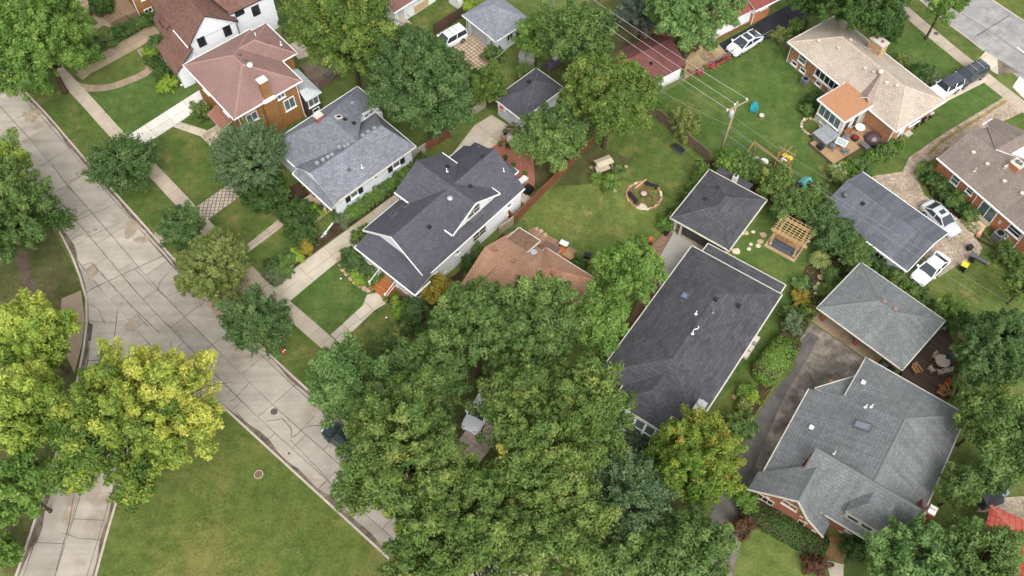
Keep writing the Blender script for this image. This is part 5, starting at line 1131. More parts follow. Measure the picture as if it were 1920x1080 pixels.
# ================================================================== VEHICLES
def car_paint(name, c):
    if name in MATS: return MATS[name]
    m = N(name); m.p.inputs['Coat Weight'].default_value = .6; m.p.inputs['Coat Roughness'].default_value = .05
    MATS[name] = m.done(c, .3, .5); return MATS[name]
CARGLASS = paint('car_glass', S(52, 60, 68), .06, .9, dirt=.1)  # base lightened to stand for sky reflected in the glass
TYRE = paint('tyre', S(32, 32, 33), .85, .1)
RIM = paint('alloy_rim', S(160, 163, 167), .35, .5, .6)
LAMP = paint('headlight_glass', S(214, 220, 226), .1, .8); TAIL = paint('taillight', S(158, 36, 34), .2, .6)
def car(name, label, centre, head, col, L=4.7, Wd=1.84, kind='sedan', roofcol=None, extras=()):
    """x forward; body lofted through stations, cabin as a tapered shell with glass in it"""
    t = thing(name, label, 'car', (centre.x, centre.y, .02), head)
    h = Wd / 2; body_m = car_paint('car_' + col[0], col[1]); roof_m = roofcol or body_m
    P = {'sedan': dict(hood=.86, belt=.93, deck=.96, roof=1.45, wf=.24, rf=.05, rr=-.22, wr=-.40, tail=.8, nose=.62),
         'fastback': dict(hood=.88, belt=.95, deck=1.0, roof=1.45, wf=.27, rf=.04, rr=-.2, wr=-.47, tail=.85, nose=.6),
         'suv': dict(hood=1.05, belt=1.1, deck=1.1, roof=1.75, wf=.24, rf=.10, rr=-.44, wr=-.49, tail=1.0, nose=.8),
         'jeep': dict(hood=1.12, belt=1.15, deck=1.15, roof=1.82, wf=.17, rf=.10, rr=-.46, wr=-.475, tail=1.1, nose=1.05)}[kind]
    st = [(-.5, .80, P['tail'], .3), (-.49, .9, P['deck'] - .06, .26), (-.46, .97, P['deck'], .22), (-.40, 1.0, P['deck'], .2), (-.2, 1.0, P['belt'], .2), (.1, 1.0, P['belt'], .2), (P['wf'], 1.0, P['hood'] + .05, .2), (.36, .99, P['hood'], .2), (.44, .95, P['hood'] - .06 if kind != 'jeep' else P['hood'], .22), (.48, .86, P['nose'] + .08, .26), (.5, .72, P['nose'], .32)]
    m = MB(); n = 13; rings = []
    for x, w, zt, zb in st:
        w = h * w; zs = zt - .16
        rings.append([(x * L, y, z) for y, z in ((-w * .9, zb), (-w, zb + .16), (-w, zs - .12), (-w * .97, zs), (-w * .88, zt - .03), (-w * .74, zt), (0, zt + .03), (w * .74, zt), (w * .88, zt - .03), (w * .97, zs), (w, zs - .12), (w, zb + .16), (w * .9, zb))])
    base = [p for r in rings for p in r]; fs = []
    for i in range(len(rings) - 1):
        for j in range(n): fs.append((i * n + j, (i + 1) * n + j, (i + 1) * n + (j + 1) % n, i * n + (j + 1) % n))
    fs.append(tuple(range(n))); fs.append(tuple(reversed(range((len(rings) - 1) * n, len(rings) * n))))
    m.faces(base, fs); m.build('body', body_m, t, True)
    zb, zr = P['belt'] - .02, P['roof']; hb, hr = h * .93, h * .74
    xf, xt, xs, xr = P['wf'] * L, P['rf'] * L, P['rr'] * L, P['wr'] * L
    zrear = P['deck'] - .01
    # cabin: glass shell, one part for each side
    e = .02
    A = {'windshield': [(xf, -hb * .96, P['hood'] + .04), (xf, hb * .96, P['hood'] + .04), (xt, hr, zr - .05), (xt, -hr, zr - .05)],
         'rear_window': [(xr, hb * .92, zrear), (xr, -hb * .92, zrear), (xs, -hr, zr - .06), (xs, hr, zr - .06)]}
    for nm, q in A.items(): MB().poly(q).build(nm, CARGLASS, t)
    xm = (xf + xr) / 2
    for s in (-1, 1):
        for a, b in (((xf - .1), xm + .05), (xm - .05, xr + .12)):
            tt = lambda x: xt + (xs - xt) * (xf - x) / (xf - xr)
            q = [(a, s * hb, zb), (b, s * hb, zb if b > xr + .3 else zrear), (tt(b), s * hr * 1.01, zr - .07), (tt(a), s * hr * 1.01, zr - .07)]
            MB().poly(q if s < 0 else q[::-1]).build('side_window', CARGLASS, t)
        # pillars
        pm = MB()
        for (x0, z0), x1 in (((xf, P['hood'] + .03), xt), ((xm, zb), (xt + xs) / 2), ((xr, zrear), xs)): pm.bar((x0, s * hb * .985, z0), (x1, s * hr, zr - .05), .1, .07)
        pm.build('pillar', body_m, t)
    # roof panel, gently crowned
    rm = MB(); xs_ = [xs - .06, xs + (xt - xs) * .15, (xs + xt) / 2, xt - (xt - xs) * .15, xt + .06]; zz = [-.07, -.01, .02, -.01, -.06]; g = []
    for x, dz in zip(xs_, zz): g += [(x, -hr - .03, zr - .07 + dz), (x, -hr * .8, zr + dz), (x, 0, zr + .03 + dz), (x, hr * .8, zr + dz), (x, hr + .03, zr - .07 + dz)]
    rm.faces(g, [(i * 5 + j, (i + 1) * 5 + j, (i + 1) * 5 + j + 1, i * 5 + j + 1) for i in range(4) for j in range(4)]); rm.build('roof', roof_m, t, True)
    r = .36 if kind in ('suv', 'jeep') else .32
    for x in (.31, -.29):
        for s in (-1, 1):
            w = MB().tube([(x * L, s * (h - .2), r), (x * L, s * (h + .015), r)], r, 18).build('wheel', TYRE, t)
            MB().tube([(x * L, s * (h - .1), r), (x * L, s * (h + .03), r)], r * .62, 14).build('rim', RIM, w)
    for s in (-1, 1):
        MB().box(.455 * L, .488 * L, s * h * .62 - .16, s * h * .62 + .16, P['nose'] - .02, P['nose'] + .13).build('headlight', LAMP, t)
        MB().box(-.503 * L, -.48 * L, s * h * .7 - .14, s * h * .7 + .14, P['tail'] - .22, P['tail'] - .02).build('taillight', TAIL, t)
        MB().box(xf - .28, xf - .1, s * h - .02 if s > 0 else -h - .2, s * h + .2 if s > 0 else -h + .02, zb - .02, zb + .13).build('mirror', body_m, t)
    MB().box(.47 * L, .502 * L, -h * .5, h * .5, .42, .58).build('grille', BLACK, t)
    MB().box(.5 * L, .503 * L, -.26, .26, .3, .41).build('licence_plate', WHITE, t)
    for x in extras:
        if x == 'rails':
            for s in (-1, 1): MB().bar((xs + .1, s * hr * .82, zr + .07), (xt - .2, s * hr * .82, zr + .07), .04, .05).build('roof_rail', BLACK, t)
            for q in (.35, .75): MB().bar((xs + (xt - xs) * q, -hr * .9, zr + .1), (xs + (xt - xs) * q, hr * .9, zr + .1), .06, .05).build('crossbar', ALUM, t)
        if x == 'stripes':
            for s in (-.12, .12): MB().bar((xs + .2 + (xt - xs) * .35, -hr * .8, zr + .05 + 0 * s), (xs + .2 + (xt - xs) * .35, hr * .8, zr + .05), .05, .03).build('rack_bar', BLACK, t) if s > 0 else MB().bar((xs + (xt - xs) * .7, -hr * .8, zr + .05), (xs + (xt - xs) * .7, hr * .8, zr + .05), .05, .03).build('rack_bar', BLACK, t)
        if x == 'sunroof': MB().box((xs + xt) / 2 - .1, xt - .25, -hr * .5, hr * .5, zr + .03, zr + .055).build('sunroof', CARGLASS, t)
        if x == 'glassroof': MB().box(xs + .3, xt - .15, -hr * .78, hr * .78, zr - .02, zr + .06).build('glass_roof', CARGLASS, t)
        if x == 'spare': MB().tube([(-.5 * L - .02, 0, 1.0), (-.5 * L - .24, 0, 1.0)], .37, 16).build('spare_wheel', TYRE, t)
    return t
def heading(a, b):
    p, q = at(*a), at(*b); return math.atan2(q.y - p.y, q.x - p.x)
WHITEC = ('white', S(242, 243, 245)); SILVER = ('silver', S(196, 198, 202)); BLACKC = ('charcoal', S(66, 70, 80)); GREENC = ('dark_green', S(30, 46, 46)); GREYC = ('pale_grey', S(214, 217, 222))
car('suv', 'white car with black roof bars in the paver court by the dark fence', at(842, 72, .9), heading((868, 57), (818, 85)), WHITEC, 4.6, 1.86, 'suv', extras=('stripes',))
car('sedan', 'glossy white car with dark glass roof on the black driveway', at(1396, 80, .7), heading((1422, 64), (1366, 98)), WHITEC, 4.8, 1.9, 'fastback', extras=('glassroof',))
car('jeep', 'white boxy car with black roof parked nose to the tan roofed house', at(1772, 164, .9), heading((1795, 150), (1745, 176)), WHITEC, 4.3, 1.86, 'jeep', roofcol=paint('navy_hardtop', S(70, 74, 86), .4), extras=('spare',))
car('suv', 'dark grey car with silver roof bars behind the white boxy one', at(1818, 139, .9), heading((1840, 126), (1790, 153)), BLACKC, 4.7, 1.92, 'suv', extras=('rails',))
car('sedan', 'silver car with sunroof squeezed beside the slate roofed garage', at(1765, 409, .7), heading((1740, 384), (1793, 437)), SILVER, 4.7, 1.8, 'sedan', extras=('sunroof',))
car('sedan', 'white car parked on the grass at the slate garage corner', at(1745, 503, .7), heading((1770, 481), (1720, 526)), WHITEC, 4.7, 1.82, 'sedan')
car('suv', 'dark green car at the kerb half hidden under the trees', at(645, 825, .8), heading((690, 862), (615, 802)), GREENC, 4.5, 1.8, 'suv')
d = root('driveway'); region_slabs(d, [(800, 905), (850, 840), (900, 770), (985, 660), (1020, 680), (950, 800), (890, 880), (845, 945)], (850, 880), rad(50), 3, 4, concrete('pale_pink_concrete', S(206, 186, 170)), .035)
car('pickup', 'white car glimpsed through the huge tree above the driveway', at(903, 765, .9), heading((930, 725), (885, 800)), WHITEC, 5.0, 1.9, 'suv')

# ================================================================== FENCES
def fence(label, p0, p1, h, mat, pitch=2.3, board=.14, cap=True, z=0.0, post=None, name='wooden_fence', gap=.012):
    a, b = at(*p0), at(*p1); L = (b - a).length; ang = math.atan2(b.y - a.y, b.x - a.x); n = max(1, round(L / pitch)); w = L / n
    t = thing(name, label, 'fence', (a.x, a.y), ang)
    pm = MB(); k = .07; rnd = random.Random(7)
    while k + board < w - .05:
        pm.box(k, k + board - gap, -.012, .012, .06, h - rnd.uniform(0, .03)); k += board
    pm.box(.05, w - .05, .012, .05, .35, .44).box(.05, w - .05, .012, .05, h - .35, h - .26)
    me = pm.mesh('panel', mat); po = MB().box(-.05, .05, -.05, .05, 0, h + .08).mesh('post', post or mat)
    cp = MB().box(0, w, -.05, .06, h, h + .035).mesh('top_rail', mat)
    for i in range(n):
        part('panel', me, t, (i * w, 0, z))
        if cap: part('top_rail', cp, t, (i * w, 0, z))
    for i in range(n + 1): part('post', po, t, (i * w, 0, z))
    return t
fence('long reddish cedar fence between the white house yard and the dry lawn', (1113, 270), (965, 420), 1.6, WOODCEDAR)
fence('short pale picket gate at the end of the cedar fence', (962, 422), (937, 441), 1.5, wood('pale_pickets', S(168, 154, 134)), 1.6)
fence('short cedar fence return against the white house wall', (965, 420), (948, 405), 1.5, WOODCEDAR, 1.4)
fence('weathered brown board fence along the lush back yard', (1208, 204), (1328, 304), 1.6, WOODGREY, 1.9)
fence('dark old board fence behind the white car in the paver court', (868, 33), (815, 66), 1.7, WOODDARK, 2.2)
fence('grey board fence beside the court behind the white house', (884, 219), (912, 201), 1.3, wood('grey_pickets', S(158, 150, 138)), 1.6)
fence('dark brown fence piece joining the white garage', (912, 201), (932, 192), 1.5, WOODDARK, 1.6)
fence('pale low fence at the rear corner of the grey roofed bungalow', (772, 303), (800, 284), 1.4, wood('grey_pickets', S(158, 150, 138)), 1.8)
fence('brown fence behind the huge dense tree', (800, 284), (845, 257), 1.5, WOODCEDAR, 1.8)
fence('grey deck rail fence behind the tan brick house', (602, 168), (640, 142), 1.3, WOODGREY, 1.8)
fence('grey fence panel behind the stucco house', (530, 66), (578, 40), 1.3, WOODGREY, 1.8)
def chain_link(label, pts, h=1.15):
    P = [at(*p) for p in pts]; t = thing('chain_link_fence', label, 'fence', (P[0].x, P[0].y)); O = Vector((P[0].x, P[0].y, 0)); wm = MB()
    for a, b in zip(P[:-1], P[1:]):
        a, b = a - O, b - O; MB().tube([a + Vector((0, 0, h)), b + Vector((0, 0, h))], .03, 6).build('top_rail', STEEL, t)
        n = max(1, round((b - a).length / 2.8)); L = (b - a).length; d = (b - a) / L
        for i in range(n + 1):
            p = a + (b - a) * (i / n); MB().tube([p, p + Vector((0, 0, h + .06))], .032, 6).build('post', STEEL, t)
        k = 0.0
        while k < L - .02:
            for s in (1, -1):
                q0 = a + d * (k if s > 0 else min(k + h * .6, L)); q1 = a + d * (min(k + h * .6, L) if s > 0 else k)
                wm.bar(q0 + Vector((0, 0, .05)), q1 + Vector((0, 0, h)), .006, .006)
            k += .17
    stuff(wm.build('wire_mesh', STEEL, t))
chain_link('chain link fence with steel top rail round the lush back yard', [(1211, 190), (1316, 134), (1372, 106), (1443, 70), (1481, 106)])
chain_link('low chain link fence behind the hedge below the swing set', [(1350, 256), (1450, 330), (1560, 412)], 1.0)
def rail_fence():
    t = thing('deck_railing', 'curved timber railing round the dark weathered deck', 'railing', tuple(at(1772, 622)[:2])); O = at(1772, 622); P = [at(*p, .5) - O for p in ((1772, 622), (1797, 645), (1803, 672), (1798, 690), (1778, 750))]
    for a, b in zip(P[:-1], P[1:]):
        MB().bar(a + Vector((0, 0, .95)), b + Vector((0, 0, .95)), .16, .05).build('top_rail', WOODGREY, t); n = max(2, round((b - a).length / .16)); m = MB()
        for i in range(n): p = a + (b - a) * (i / n); m.bar(p + Vector((0, 0, .05)), p + Vector((0, 0, .93)), .04, .04)
        m.build('baluster_run', WOODDARK, t); MB().bar(a - Vector((0, 0, .5)), a + Vector((0, 0, .93)), .1, .1).build('post', WOODDARK, t)
rail_fence()

# ================================================================== POWER POLE AND LINES
def power_pole():
    b = at(1348, 293); t = thing('utility_pole', 'leaning wooden utility pole with crossarm and transformer in the lush yard', 'pole', (b.x, b.y))
    top = at(1383, 190, 8.9) - b; top.z = 8.9
    pw = wood('pole_wood', S(150, 136, 110), .3, 2)
    MB().tube([(0, 0, -.2), top * .5, top], [.16, .14, .11], 10).build('shaft', pw, t, True)
    c0, c1 = at(1361, 209, 8.6) - b, at(1404, 188, 8.6) - b; MB().bar(c0, c1, .11, .14).build('crossarm', pw, t)
    ins = []
    for px in ((1364, 206), (1378, 196), (1400, 186)):
        q = at(*px, 8.75) - b; MB().lathe([(.05, -.1), (.09, -.02), (.05, .05), (.08, .1), (.03, .16)], tuple(q), 8).build('insulator', WHITE, t); ins.append(q + b + Vector((0, 0, .1)))
    m = c0.lerp(c1, .5); MB().bar(m.lerp(c0, .6), (top.x * .86, top.y * .86, 7.7), .04, .04).build('brace', STEEL, t); MB().bar(m.lerp(c1, .6), (top.x * .86, top.y * .86, 7.7), .04, .04).build('brace', STEEL, t)
    q = at(1371, 213, 7.9) - b
    tr_ = MB().lathe([(.2, -.42), (.24, -.38), (.24, .32), (.2, .4), (.05, .44)], tuple(q), 14).build('transformer', paint('transformer_grey', S(184, 188, 190), .5), t, True); MB().lathe([(.04, 0), (.06, .1), (.03, .2)], (q.x, q.y, q.z + .42), 8).build('bushing', WHITE, tr_)
    MB().bar(top * .52, top * .52 + Vector((.5, .1, .1)), .05, .05).build('service_bracket', STEEL, t)
    return ins, b, top
ins, pole_b, pole_top = power_pole()
def wire(label, a, b, r=.014, sag=.5, mat=None):
    a, b = Vector(a), Vector(b); P = []
    for i in range(17):
        k = i / 16; p = a.lerp(b, k); p.z -= sag * 4 * k * (1 - k); P.append(p)
    m = MB().tube([p - a for p in P], r, 5); o = m.build('power_line', mat or paint('bare_wire', S(206, 208, 206), .5, .3), None); o.location = a; tag(o, label, 'wire'); return o
for i, (px, nm) in enumerate((((1100, 18), 'lowest'), ((1104, 3), 'middle'), ((1122, 2), 'upper'))):
    e = at(*px, 9.3); dirn = (e - ins[i]); wire('pale overhead line, %s of the three running from the pole crossarm to the top edge' % nm, ins[i], ins[i] + dirn * 1.35, .016, .35)
GW = paint('dull_wire', S(150, 150, 146), .6, .3)
s0 = pole_b + pole_top * .58; wire('thin service wire from the pole over the slate roofed garage', s0, at(1925, 612, 5.5), .013, .5, GW); wire('thin wire from the pole over the hedge to the far right', s0 - Vector((0, 0, .4)), at(1930, 590, 5.0), .011, .3, GW)
wire('thick low cable from the pole past the weathered fence', s0, at(1205, 150, 6.0), .016, .3, GW); wire('thin high wire from the pole across the lush lawn', pole_b + pole_top * .75, at(1560, 340, 5.5), .01, .3, GW); wire('thin wire from the pole to the red roofed garage', pole_b + pole_top * .7, at(1210, 105, 6.5), .01, .3, GW)
wire('service drop across the court roof from the top pole', at(1035, 15, 7.0), at(893, 137, 3.2), .013, .3, paint('bare_wire', S(206, 208, 206), .5, .3)); wire('thin dark service drop over the white walled garage', at(1012, 120, 5.0), at(985, 215, 4.0), .01, .1, GW)
def top_pole():
    b = at(1030, 62); t = thing('utility_pole', 'grey utility pole among the trees at the top edge', 'pole', (b.x, b.y)); top = at(1042, -25, 8.5) - b
    MB().tube([(0, 0, -.2), top], [.16, .12], 10).build('shaft', wood('grey_pole', S(150, 144, 134), .3, 2), t, True); MB().bar(top * .93 - Vector((.9, -.5, 0)), top * .93 + Vector((.9, -.5, 0)), .1, .12).build('crossarm', wood('grey_pole', S(150, 144, 134)), t)
top_pole()

# ================================================================== GARDEN THINGS
def chair(label, px, py, rot, mat, group=None, z=0.0, arms=True, name='chair', adir=False):
    p = at(px, py, z); t = thing(name, label, 'chair', (p.x, p.y, z), rot, group); w = .56
    if adir:
        for k in range(5): MB().box(-.28, .3, -.27 + k * .11, -.18 + k * .11, .3 + 0, .33).build('seat_slat', mat, t) if k < 5 else None
        for k in range(5): MB().bar((-.26, -.22 + k * .11, .28), (-.58, -.25 + k * .125, 1.0 - abs(k - 2) * .06), .1, .025).build('back_slat', mat, t)
        for s in (-1, 1): MB().box(-.45, .35, s * .34 - .07, s * .34 + .07, .55, .58).build('arm', mat, t); MB().box(.24, .33, s * .34 - .03, s * .34 + .03, 0, .55).build('leg', mat, t); MB().bar((.3, s * .29, .3), (-.55, s * .29, .05), .03, .1).build('leg', mat, t)
        return t
    MB().box(-.25, .25, -w / 2 + .02, w / 2 - .02, .42, .46).build('seat', mat, t); m = MB()
    for k in range(5): m.bar((-.23, -.22 + k * .11, .46), (-.34, -.22 + k * .11, .92), .05, .02)
    m.bar((-.34, -.27, .92), (-.34, .27, .92), .05, .06); m.build('backrest', mat, t)
    for x in (-.22, .22):
        for s in (-1, 1): MB().bar((x, s * .25, 0), (x * .95, s * .25, .42 if x < 0 else .64), .045, .045).build('leg', mat, t)
    if arms:
        for s in (-1, 1): MB().box(-.28, .25, s * .27 - .03, s * .27 + .03, .63, .67).build('arm', mat, t)
    return t
def table(label, px, py, rot, lx, ly, mat, z=0.0, h=.74, legs=None, round_=False, n=16, name='table'):
    p = at(px, py, z); t = thing(name, label, 'table', (p.x, p.y, z), rot)
    if round_:
        MB().lathe([(lx * .96, 0), (lx, .015), (lx, .035), (lx * .97, .045)], (0, 0, h - .045), n).build('table_top', mat, t); MB().tube([(0, 0, 0), (0, 0, h - .04)], .05, 8).build('pedestal', legs or mat, t); MB().lathe([(.28, 0), (.28, .03), (.08, .05)], (0, 0, 0), 12).build('foot', legs or mat, t)
    else:
        MB().box(-lx / 2, lx / 2, -ly / 2, ly / 2, h - .045, h).build('table_top', mat, t)
        for x in (-1, 1):
            for y in (-1, 1): MB().box(x * (lx / 2 - .08) - .035, x * (lx / 2 - .08) + .035, y * (ly / 2 - .08) - .035, y * (ly / 2 - .08) + .035, 0, h - .045).build('leg', legs or mat, t)
    return t
def pot(label, px, py, r, h, mat, pal=None, z=0.0, name='flower_pot'):
    p = at(px, py, z); t = thing(name, label, 'pot', (p.x, p.y, z)); MB().lathe([(r * .7, 0), (r * .98, h * .9), (r * 1.08, h * .92), (r * 1.08, h), (r * .9, h), (r * .85, h * .85)], n=14).build('pot', mat, t, True)
    if pal:
        SEED_P[0] += 1; rng = np.random.default_rng(SEED_P[0]); n = 160; q = unit_(rng.normal(size=(n, 3))); q[:, 2] = np.abs(q[:, 2]); c = q * np.array([r * 1.4, r * 1.4, r * 1.8]) * rng.uniform(.4, 1, (n, 1)) + [0, 0, h]
        o = leaf_simple(c, rng, .07, pal, t)
SEED_P = [900]
def unit_(v): return v / np.maximum(1e-9, np.linalg.norm(v, axis=-1, keepdims=True))
def leaf_simple(c, rng, l, pal, parent):
    n = len(c); nr = unit_(rng.normal(size=(n, 3)) + [0, 0, .8]); r = unit_(rng.normal(size=(n, 3))); a = unit_(np.cross(nr, r)); b = np.cross(nr, a)
    V = np.stack([c - a * l, c - b * l * .6, c + a * l, c + b * l * .6], 1).reshape(-1, 3)
    return mesh_np('plant', V, np.arange(4 * n).reshape(n, 4), foliage('leaves_' + pal, PAL[pal]), rng.random(n), parent)
def bin_(label, px, py, rot, body, lid, h=1.0, w=.58, z=0.0):
    p = at(px, py, z); t = thing('wheelie_bin', label, 'bin', (p.x, p.y, z), rot); m = MB(); vs = [(x * s, y * s, zz) for zz, s in ((.06, .8), (h * .88, 1.0)) for x, y in ((-w / 2, -w / 2), (w / 2, -w / 2), (w / 2, w / 2), (-w / 2, w / 2))]
    m.faces(vs, [(3, 2, 1, 0), (4, 5, 6, 7), (0, 1, 5, 4), (1, 2, 6, 5), (2, 3, 7, 6), (3, 0, 4, 7)]); m.build('body', body, t)
    MB().faces([(-w * .56, -w * .56, h * .88), (w * .56, -w * .56, h * .88), (w * .56, w * .56, h * .88), (-w * .56, w * .56, h * .88), (-w * .5, -w * .5, h * .97), (w * .45, -w * .5, h), (w * .45, w * .5, h), (-w * .5, w * .5, h * .97)], [(0, 1, 5, 4), (1, 2, 6, 5), (2, 3, 7, 6), (3, 0, 4, 7), (4, 5, 6, 7)]).build('lid', lid, t)
    for s in (-1, 1): MB().tube([(w * .42, s * w * .42, .1), (w * .42, s * w * .5, .1)], .1, 10).build('wheel', TYRE, t)
def aircon(label, px, py, rot, w=.75, h=.8):
    p = at(px, py); t = thing('air_conditioner', label, 'air conditioner', (p.x, p.y), rot)
    m = MB().box(-w / 2, w / 2, -w / 2, w / 2, .05, h); m.build('case', GREYPL, t)
    for k in range(8): MB().box(-w / 2 - .012, w / 2 + .012, -w / 2 - .012, w / 2 + .012, .12 + k * .08, .15 + k * .08).build('louvre', paint('louvre_grey', S(126, 128, 130)), t)
    MB().box(-w / 2 - .02, w / 2 + .02, -w / 2 - .02, w / 2 + .02, h, h + .05).build('top', paint('louvre_grey', S(126, 128, 130)), t); MB().lathe([(w * .38, 0), (w * .38, .02), (w * .1, .05)], (0, 0, h + .05), 18).build('fan_guard', BLACK, t)
aircon('grey air conditioner against the tan roofed brick house', 1507, 157, rad(-56)); aircon('large grey air conditioner beside the orange brick wall', 1868, 447, rad(-57), .95, .95)
def boulder(parent, x, y, z, r, mat, rng, flat=.6, name='stone'):
    vs = []; fs = []; n = 7
    for k, (zz, rr) in enumerate(((0, .8), (.45, 1.0), (.85, .7))):
        for j in range(n): t = 6.283 * j / n; q = r * rr * rng.uniform(.8, 1.15); vs.append((x + q * math.cos(t), y + q * math.sin(t), z + zz * r * flat * 2))
    for k in range(2):
        for j in range(n): fs.append((k * n + j, k * n + (j + 1) % n, (k + 1) * n + (j + 1) % n, (k + 1) * n + j))
    fs.append(tuple(2 * n + j for j in range(n))); return MB().faces(vs, fs).build(name, mat, parent)
ST_TAN = concrete('tan_stone', S(190, 164, 136)); ST_PALE = concrete('pale_stone_chunk', S(216, 204, 184))
rs = random.Random(11)
t = thing('stone_edging', 'curved row of tan boulders edging the porch flower bed', 'stones', tuple(at(660, 510)[:2])); O = at(660, 510)
for x, y in ((636, 488), (640, 497), (644, 506), (650, 514), (658, 523), (667, 530), (675, 537), (683, 542), (691, 545)): p = at(x, y) - O; boulder(t, p.x, p.y, 0, .34, ST_TAN, rs, .45)
t = thing('stepping_stones', 'loose flat stones on the lawn behind the wide dark roof', 'stones', tuple(at(1410, 450)[:2])); O = at(1410, 450)
for x, y, r in ((1399, 437, .3), (1412, 435, .22), (1431, 440, .4), (1425, 453, .34), (1408, 458, .2), (1421, 461, .28), (1404, 467, .25), (1380, 471, .45), (1393, 438, .2)): p = at(x, y) - O; boulder(t, p.x, p.y, 0, r, ST_TAN if rs.random() < .5 else ST_PALE, rs, .12)
for i, (x, y, r) in enumerate(((1530, 540, .35), (1535, 533, .3), (1529, 550, .22), (1545, 510, .4), (1540, 520, .4), (1377, 745, .25))):
    p = at(x, y); o = boulder(None, 0, 0, 0, r, ST_PALE if i < 3 else ST_TAN, rs, .2, 'garden_stone'); o.location = p; tag(o, ('pale flat garden stone nearest the striped bush', 'pale garden stone above the others', 'smallest pale garden stone', 'tan paving stone below the pergola', 'second tan paving stone below the pergola', 'pale stone at the driveway edge')[i], 'stone')
# fire ring
def fire_ring():
    c = at(1208, 367); R = 1.85; t = thing('fire_ring', 'circular brick and stone ring round the fire pit on the dry lawn', 'fire ring', (c.x, c.y)); n = 34
    MB().lathe([(R * .98, -.03), (R * .98, .02)], n=40).build('soil', ground('ring_soil', [(.3, S(96, 92, 56)), (.7, S(136, 112, 78))], .9, None, 6.0, .6), t)
    bm = [brickmat('ring_brick', S(176, 124, 98), S(196, 150, 124), S(160, 130, 110)), ST_TAN, ST_PALE]
    for k in range(n):
        a = 6.283 * k / n; r0 = R + rs.uniform(-.05, .05); m = MB().prism([(-.17, -.11), (.17, -.11), (.16, .11), (-.16, .11)], 0, rs.uniform(.1, .17)); o = m.build('ring_stone', bm[0 if rs.random() < .6 else rs.choice((1, 2))], t); o.location = (r0 * math.cos(a), r0 * math.sin(a), 0); o.rotation_euler = (0, 0, a + math.pi / 2)
    f = thing('fire_pit', 'small round metal fire pit with ash at the centre of the ring', 'fire pit', tuple((c + Vector((-.05, .12, 0)))[:2])); MB().lathe([(.3, 0), (.45, .22), (.5, .3), (.5, .34), (.42, .3), (.25, .2)], n=18).build('bowl', paint('rust_bowl', S(112, 78, 62), .8), f, True); MB().lathe([(.38, .2), (.3, .27), (.05, .29)], n=12).build('ash', paint('ash', S(190, 178, 172), .95, .1), f)
    for k, (x, y, r_, lb) in enumerate(((1186, 373, rad(-60), 'dark slab bench at the left inside the fire ring'), (1221, 350, rad(-30), 'dark slab bench at the top inside the fire ring'))):
        p = at(x, y); b = thing('bench', lb, 'bench', (p.x, p.y), r_); MB().box(-.75, .75, -.2, .2, .36, .43).build('seat', DARKPL, b)
        for s in (-.6, .6): MB().box(s - .05, s + .05, -.17, .17, 0, .36).build('leg', DARKPL, b)
    p = at(1204, 389); o = boulder(None, 0, 0, 0, .5, ST_PALE, rs, .25, 'flat_rock'); o.location = p; tag(o, 'pale flat rock inside the fire ring', 'stone')
    p = at(1201, 346); o = MB().box(-.9, .9, -.08, .08, .05, .13).build('plank', WOODPALE); o.location = p; o.rotation_euler = (0, rad(-6), rad(40)); tag(o, 'pale plank leaning on the fire ring edge', 'plank')
fire_ring()
def swing_seat():
    p = at(1130, 322); t = thing('garden_swing', 'cream canopied garden swing under the big tree', 'swing', (p.x, p.y), rad(25)); cv = paint('cream_canvas', S(196, 184, 160), .9, .1)
    MB().faces([(-.95, -.6, 1.75), (.95, -.6, 1.75), (.95, .6, 1.75), (-.95, .6, 1.75), (-.9, 0, 1.95), (.9, 0, 1.95)], [(0, 1, 5, 4), (2, 3, 4, 5), (0, 4, 3), (1, 2, 5)]).build('canopy', cv, t)
    for s in (-1, 1): MB().tube([(s * .95, -.6, 0), (s * .92, 0, 1.8), (s * .95, .6, 0)], .03, 6).build('frame', OFFWHITE, t)
    MB().box(-.8, .8, -.3, .3, .45, .55).build('seat', cv, t); MB().bar((-.8, .32, .75), (.8, .32, .75), .08, .5).build('backrest', cv, t)
swing_seat()
for i, (x, y) in enumerate(((1109, 314), (1174, 313), (1153, 358))):
    p = at(x, y); o = MB().lathe([(.18, 0), (.22, .06), (.14, .07), (.08, .03)], n=14).build('path_light', ST_TAN); o.location = p; tag(o, ('small round stone light left of the garden swing', 'small round stone light right of the garden swing', 'small round stone light below the garden swing')[i], 'garden light')
p = at(1271, 283); t = thing('storage_bench', 'dark grey storage box against the weathered fence', 'box', (p.x, p.y), rad(-45)); MB().box(-.7, .7, -.3, .3, 0, .5).build('body', GREYPL, t); MB().box(-.73, .73, -.33, .33, .5, .57).build('lid', DARKPL, t)
chair('turquoise slatted garden chair alone on the lush lawn', 1412, 209, rad(-110), paint('turquoise', S(40, 156, 176), .6, .3), adir=True, name='garden_chair')
p = at(1427, 220); t = thing('stump_stool', 'round stump with a white top on the lush lawn', 'stool', (p.x, p.y)); MB().lathe([(.34, 0), (.3, .1), (.28, .34)], n=14).build('stump', WOODGREY, t); MB().lathe([(.3, .34), (.31, .37), (.27, .42)], n=14).build('top', OFFWHITE, t)
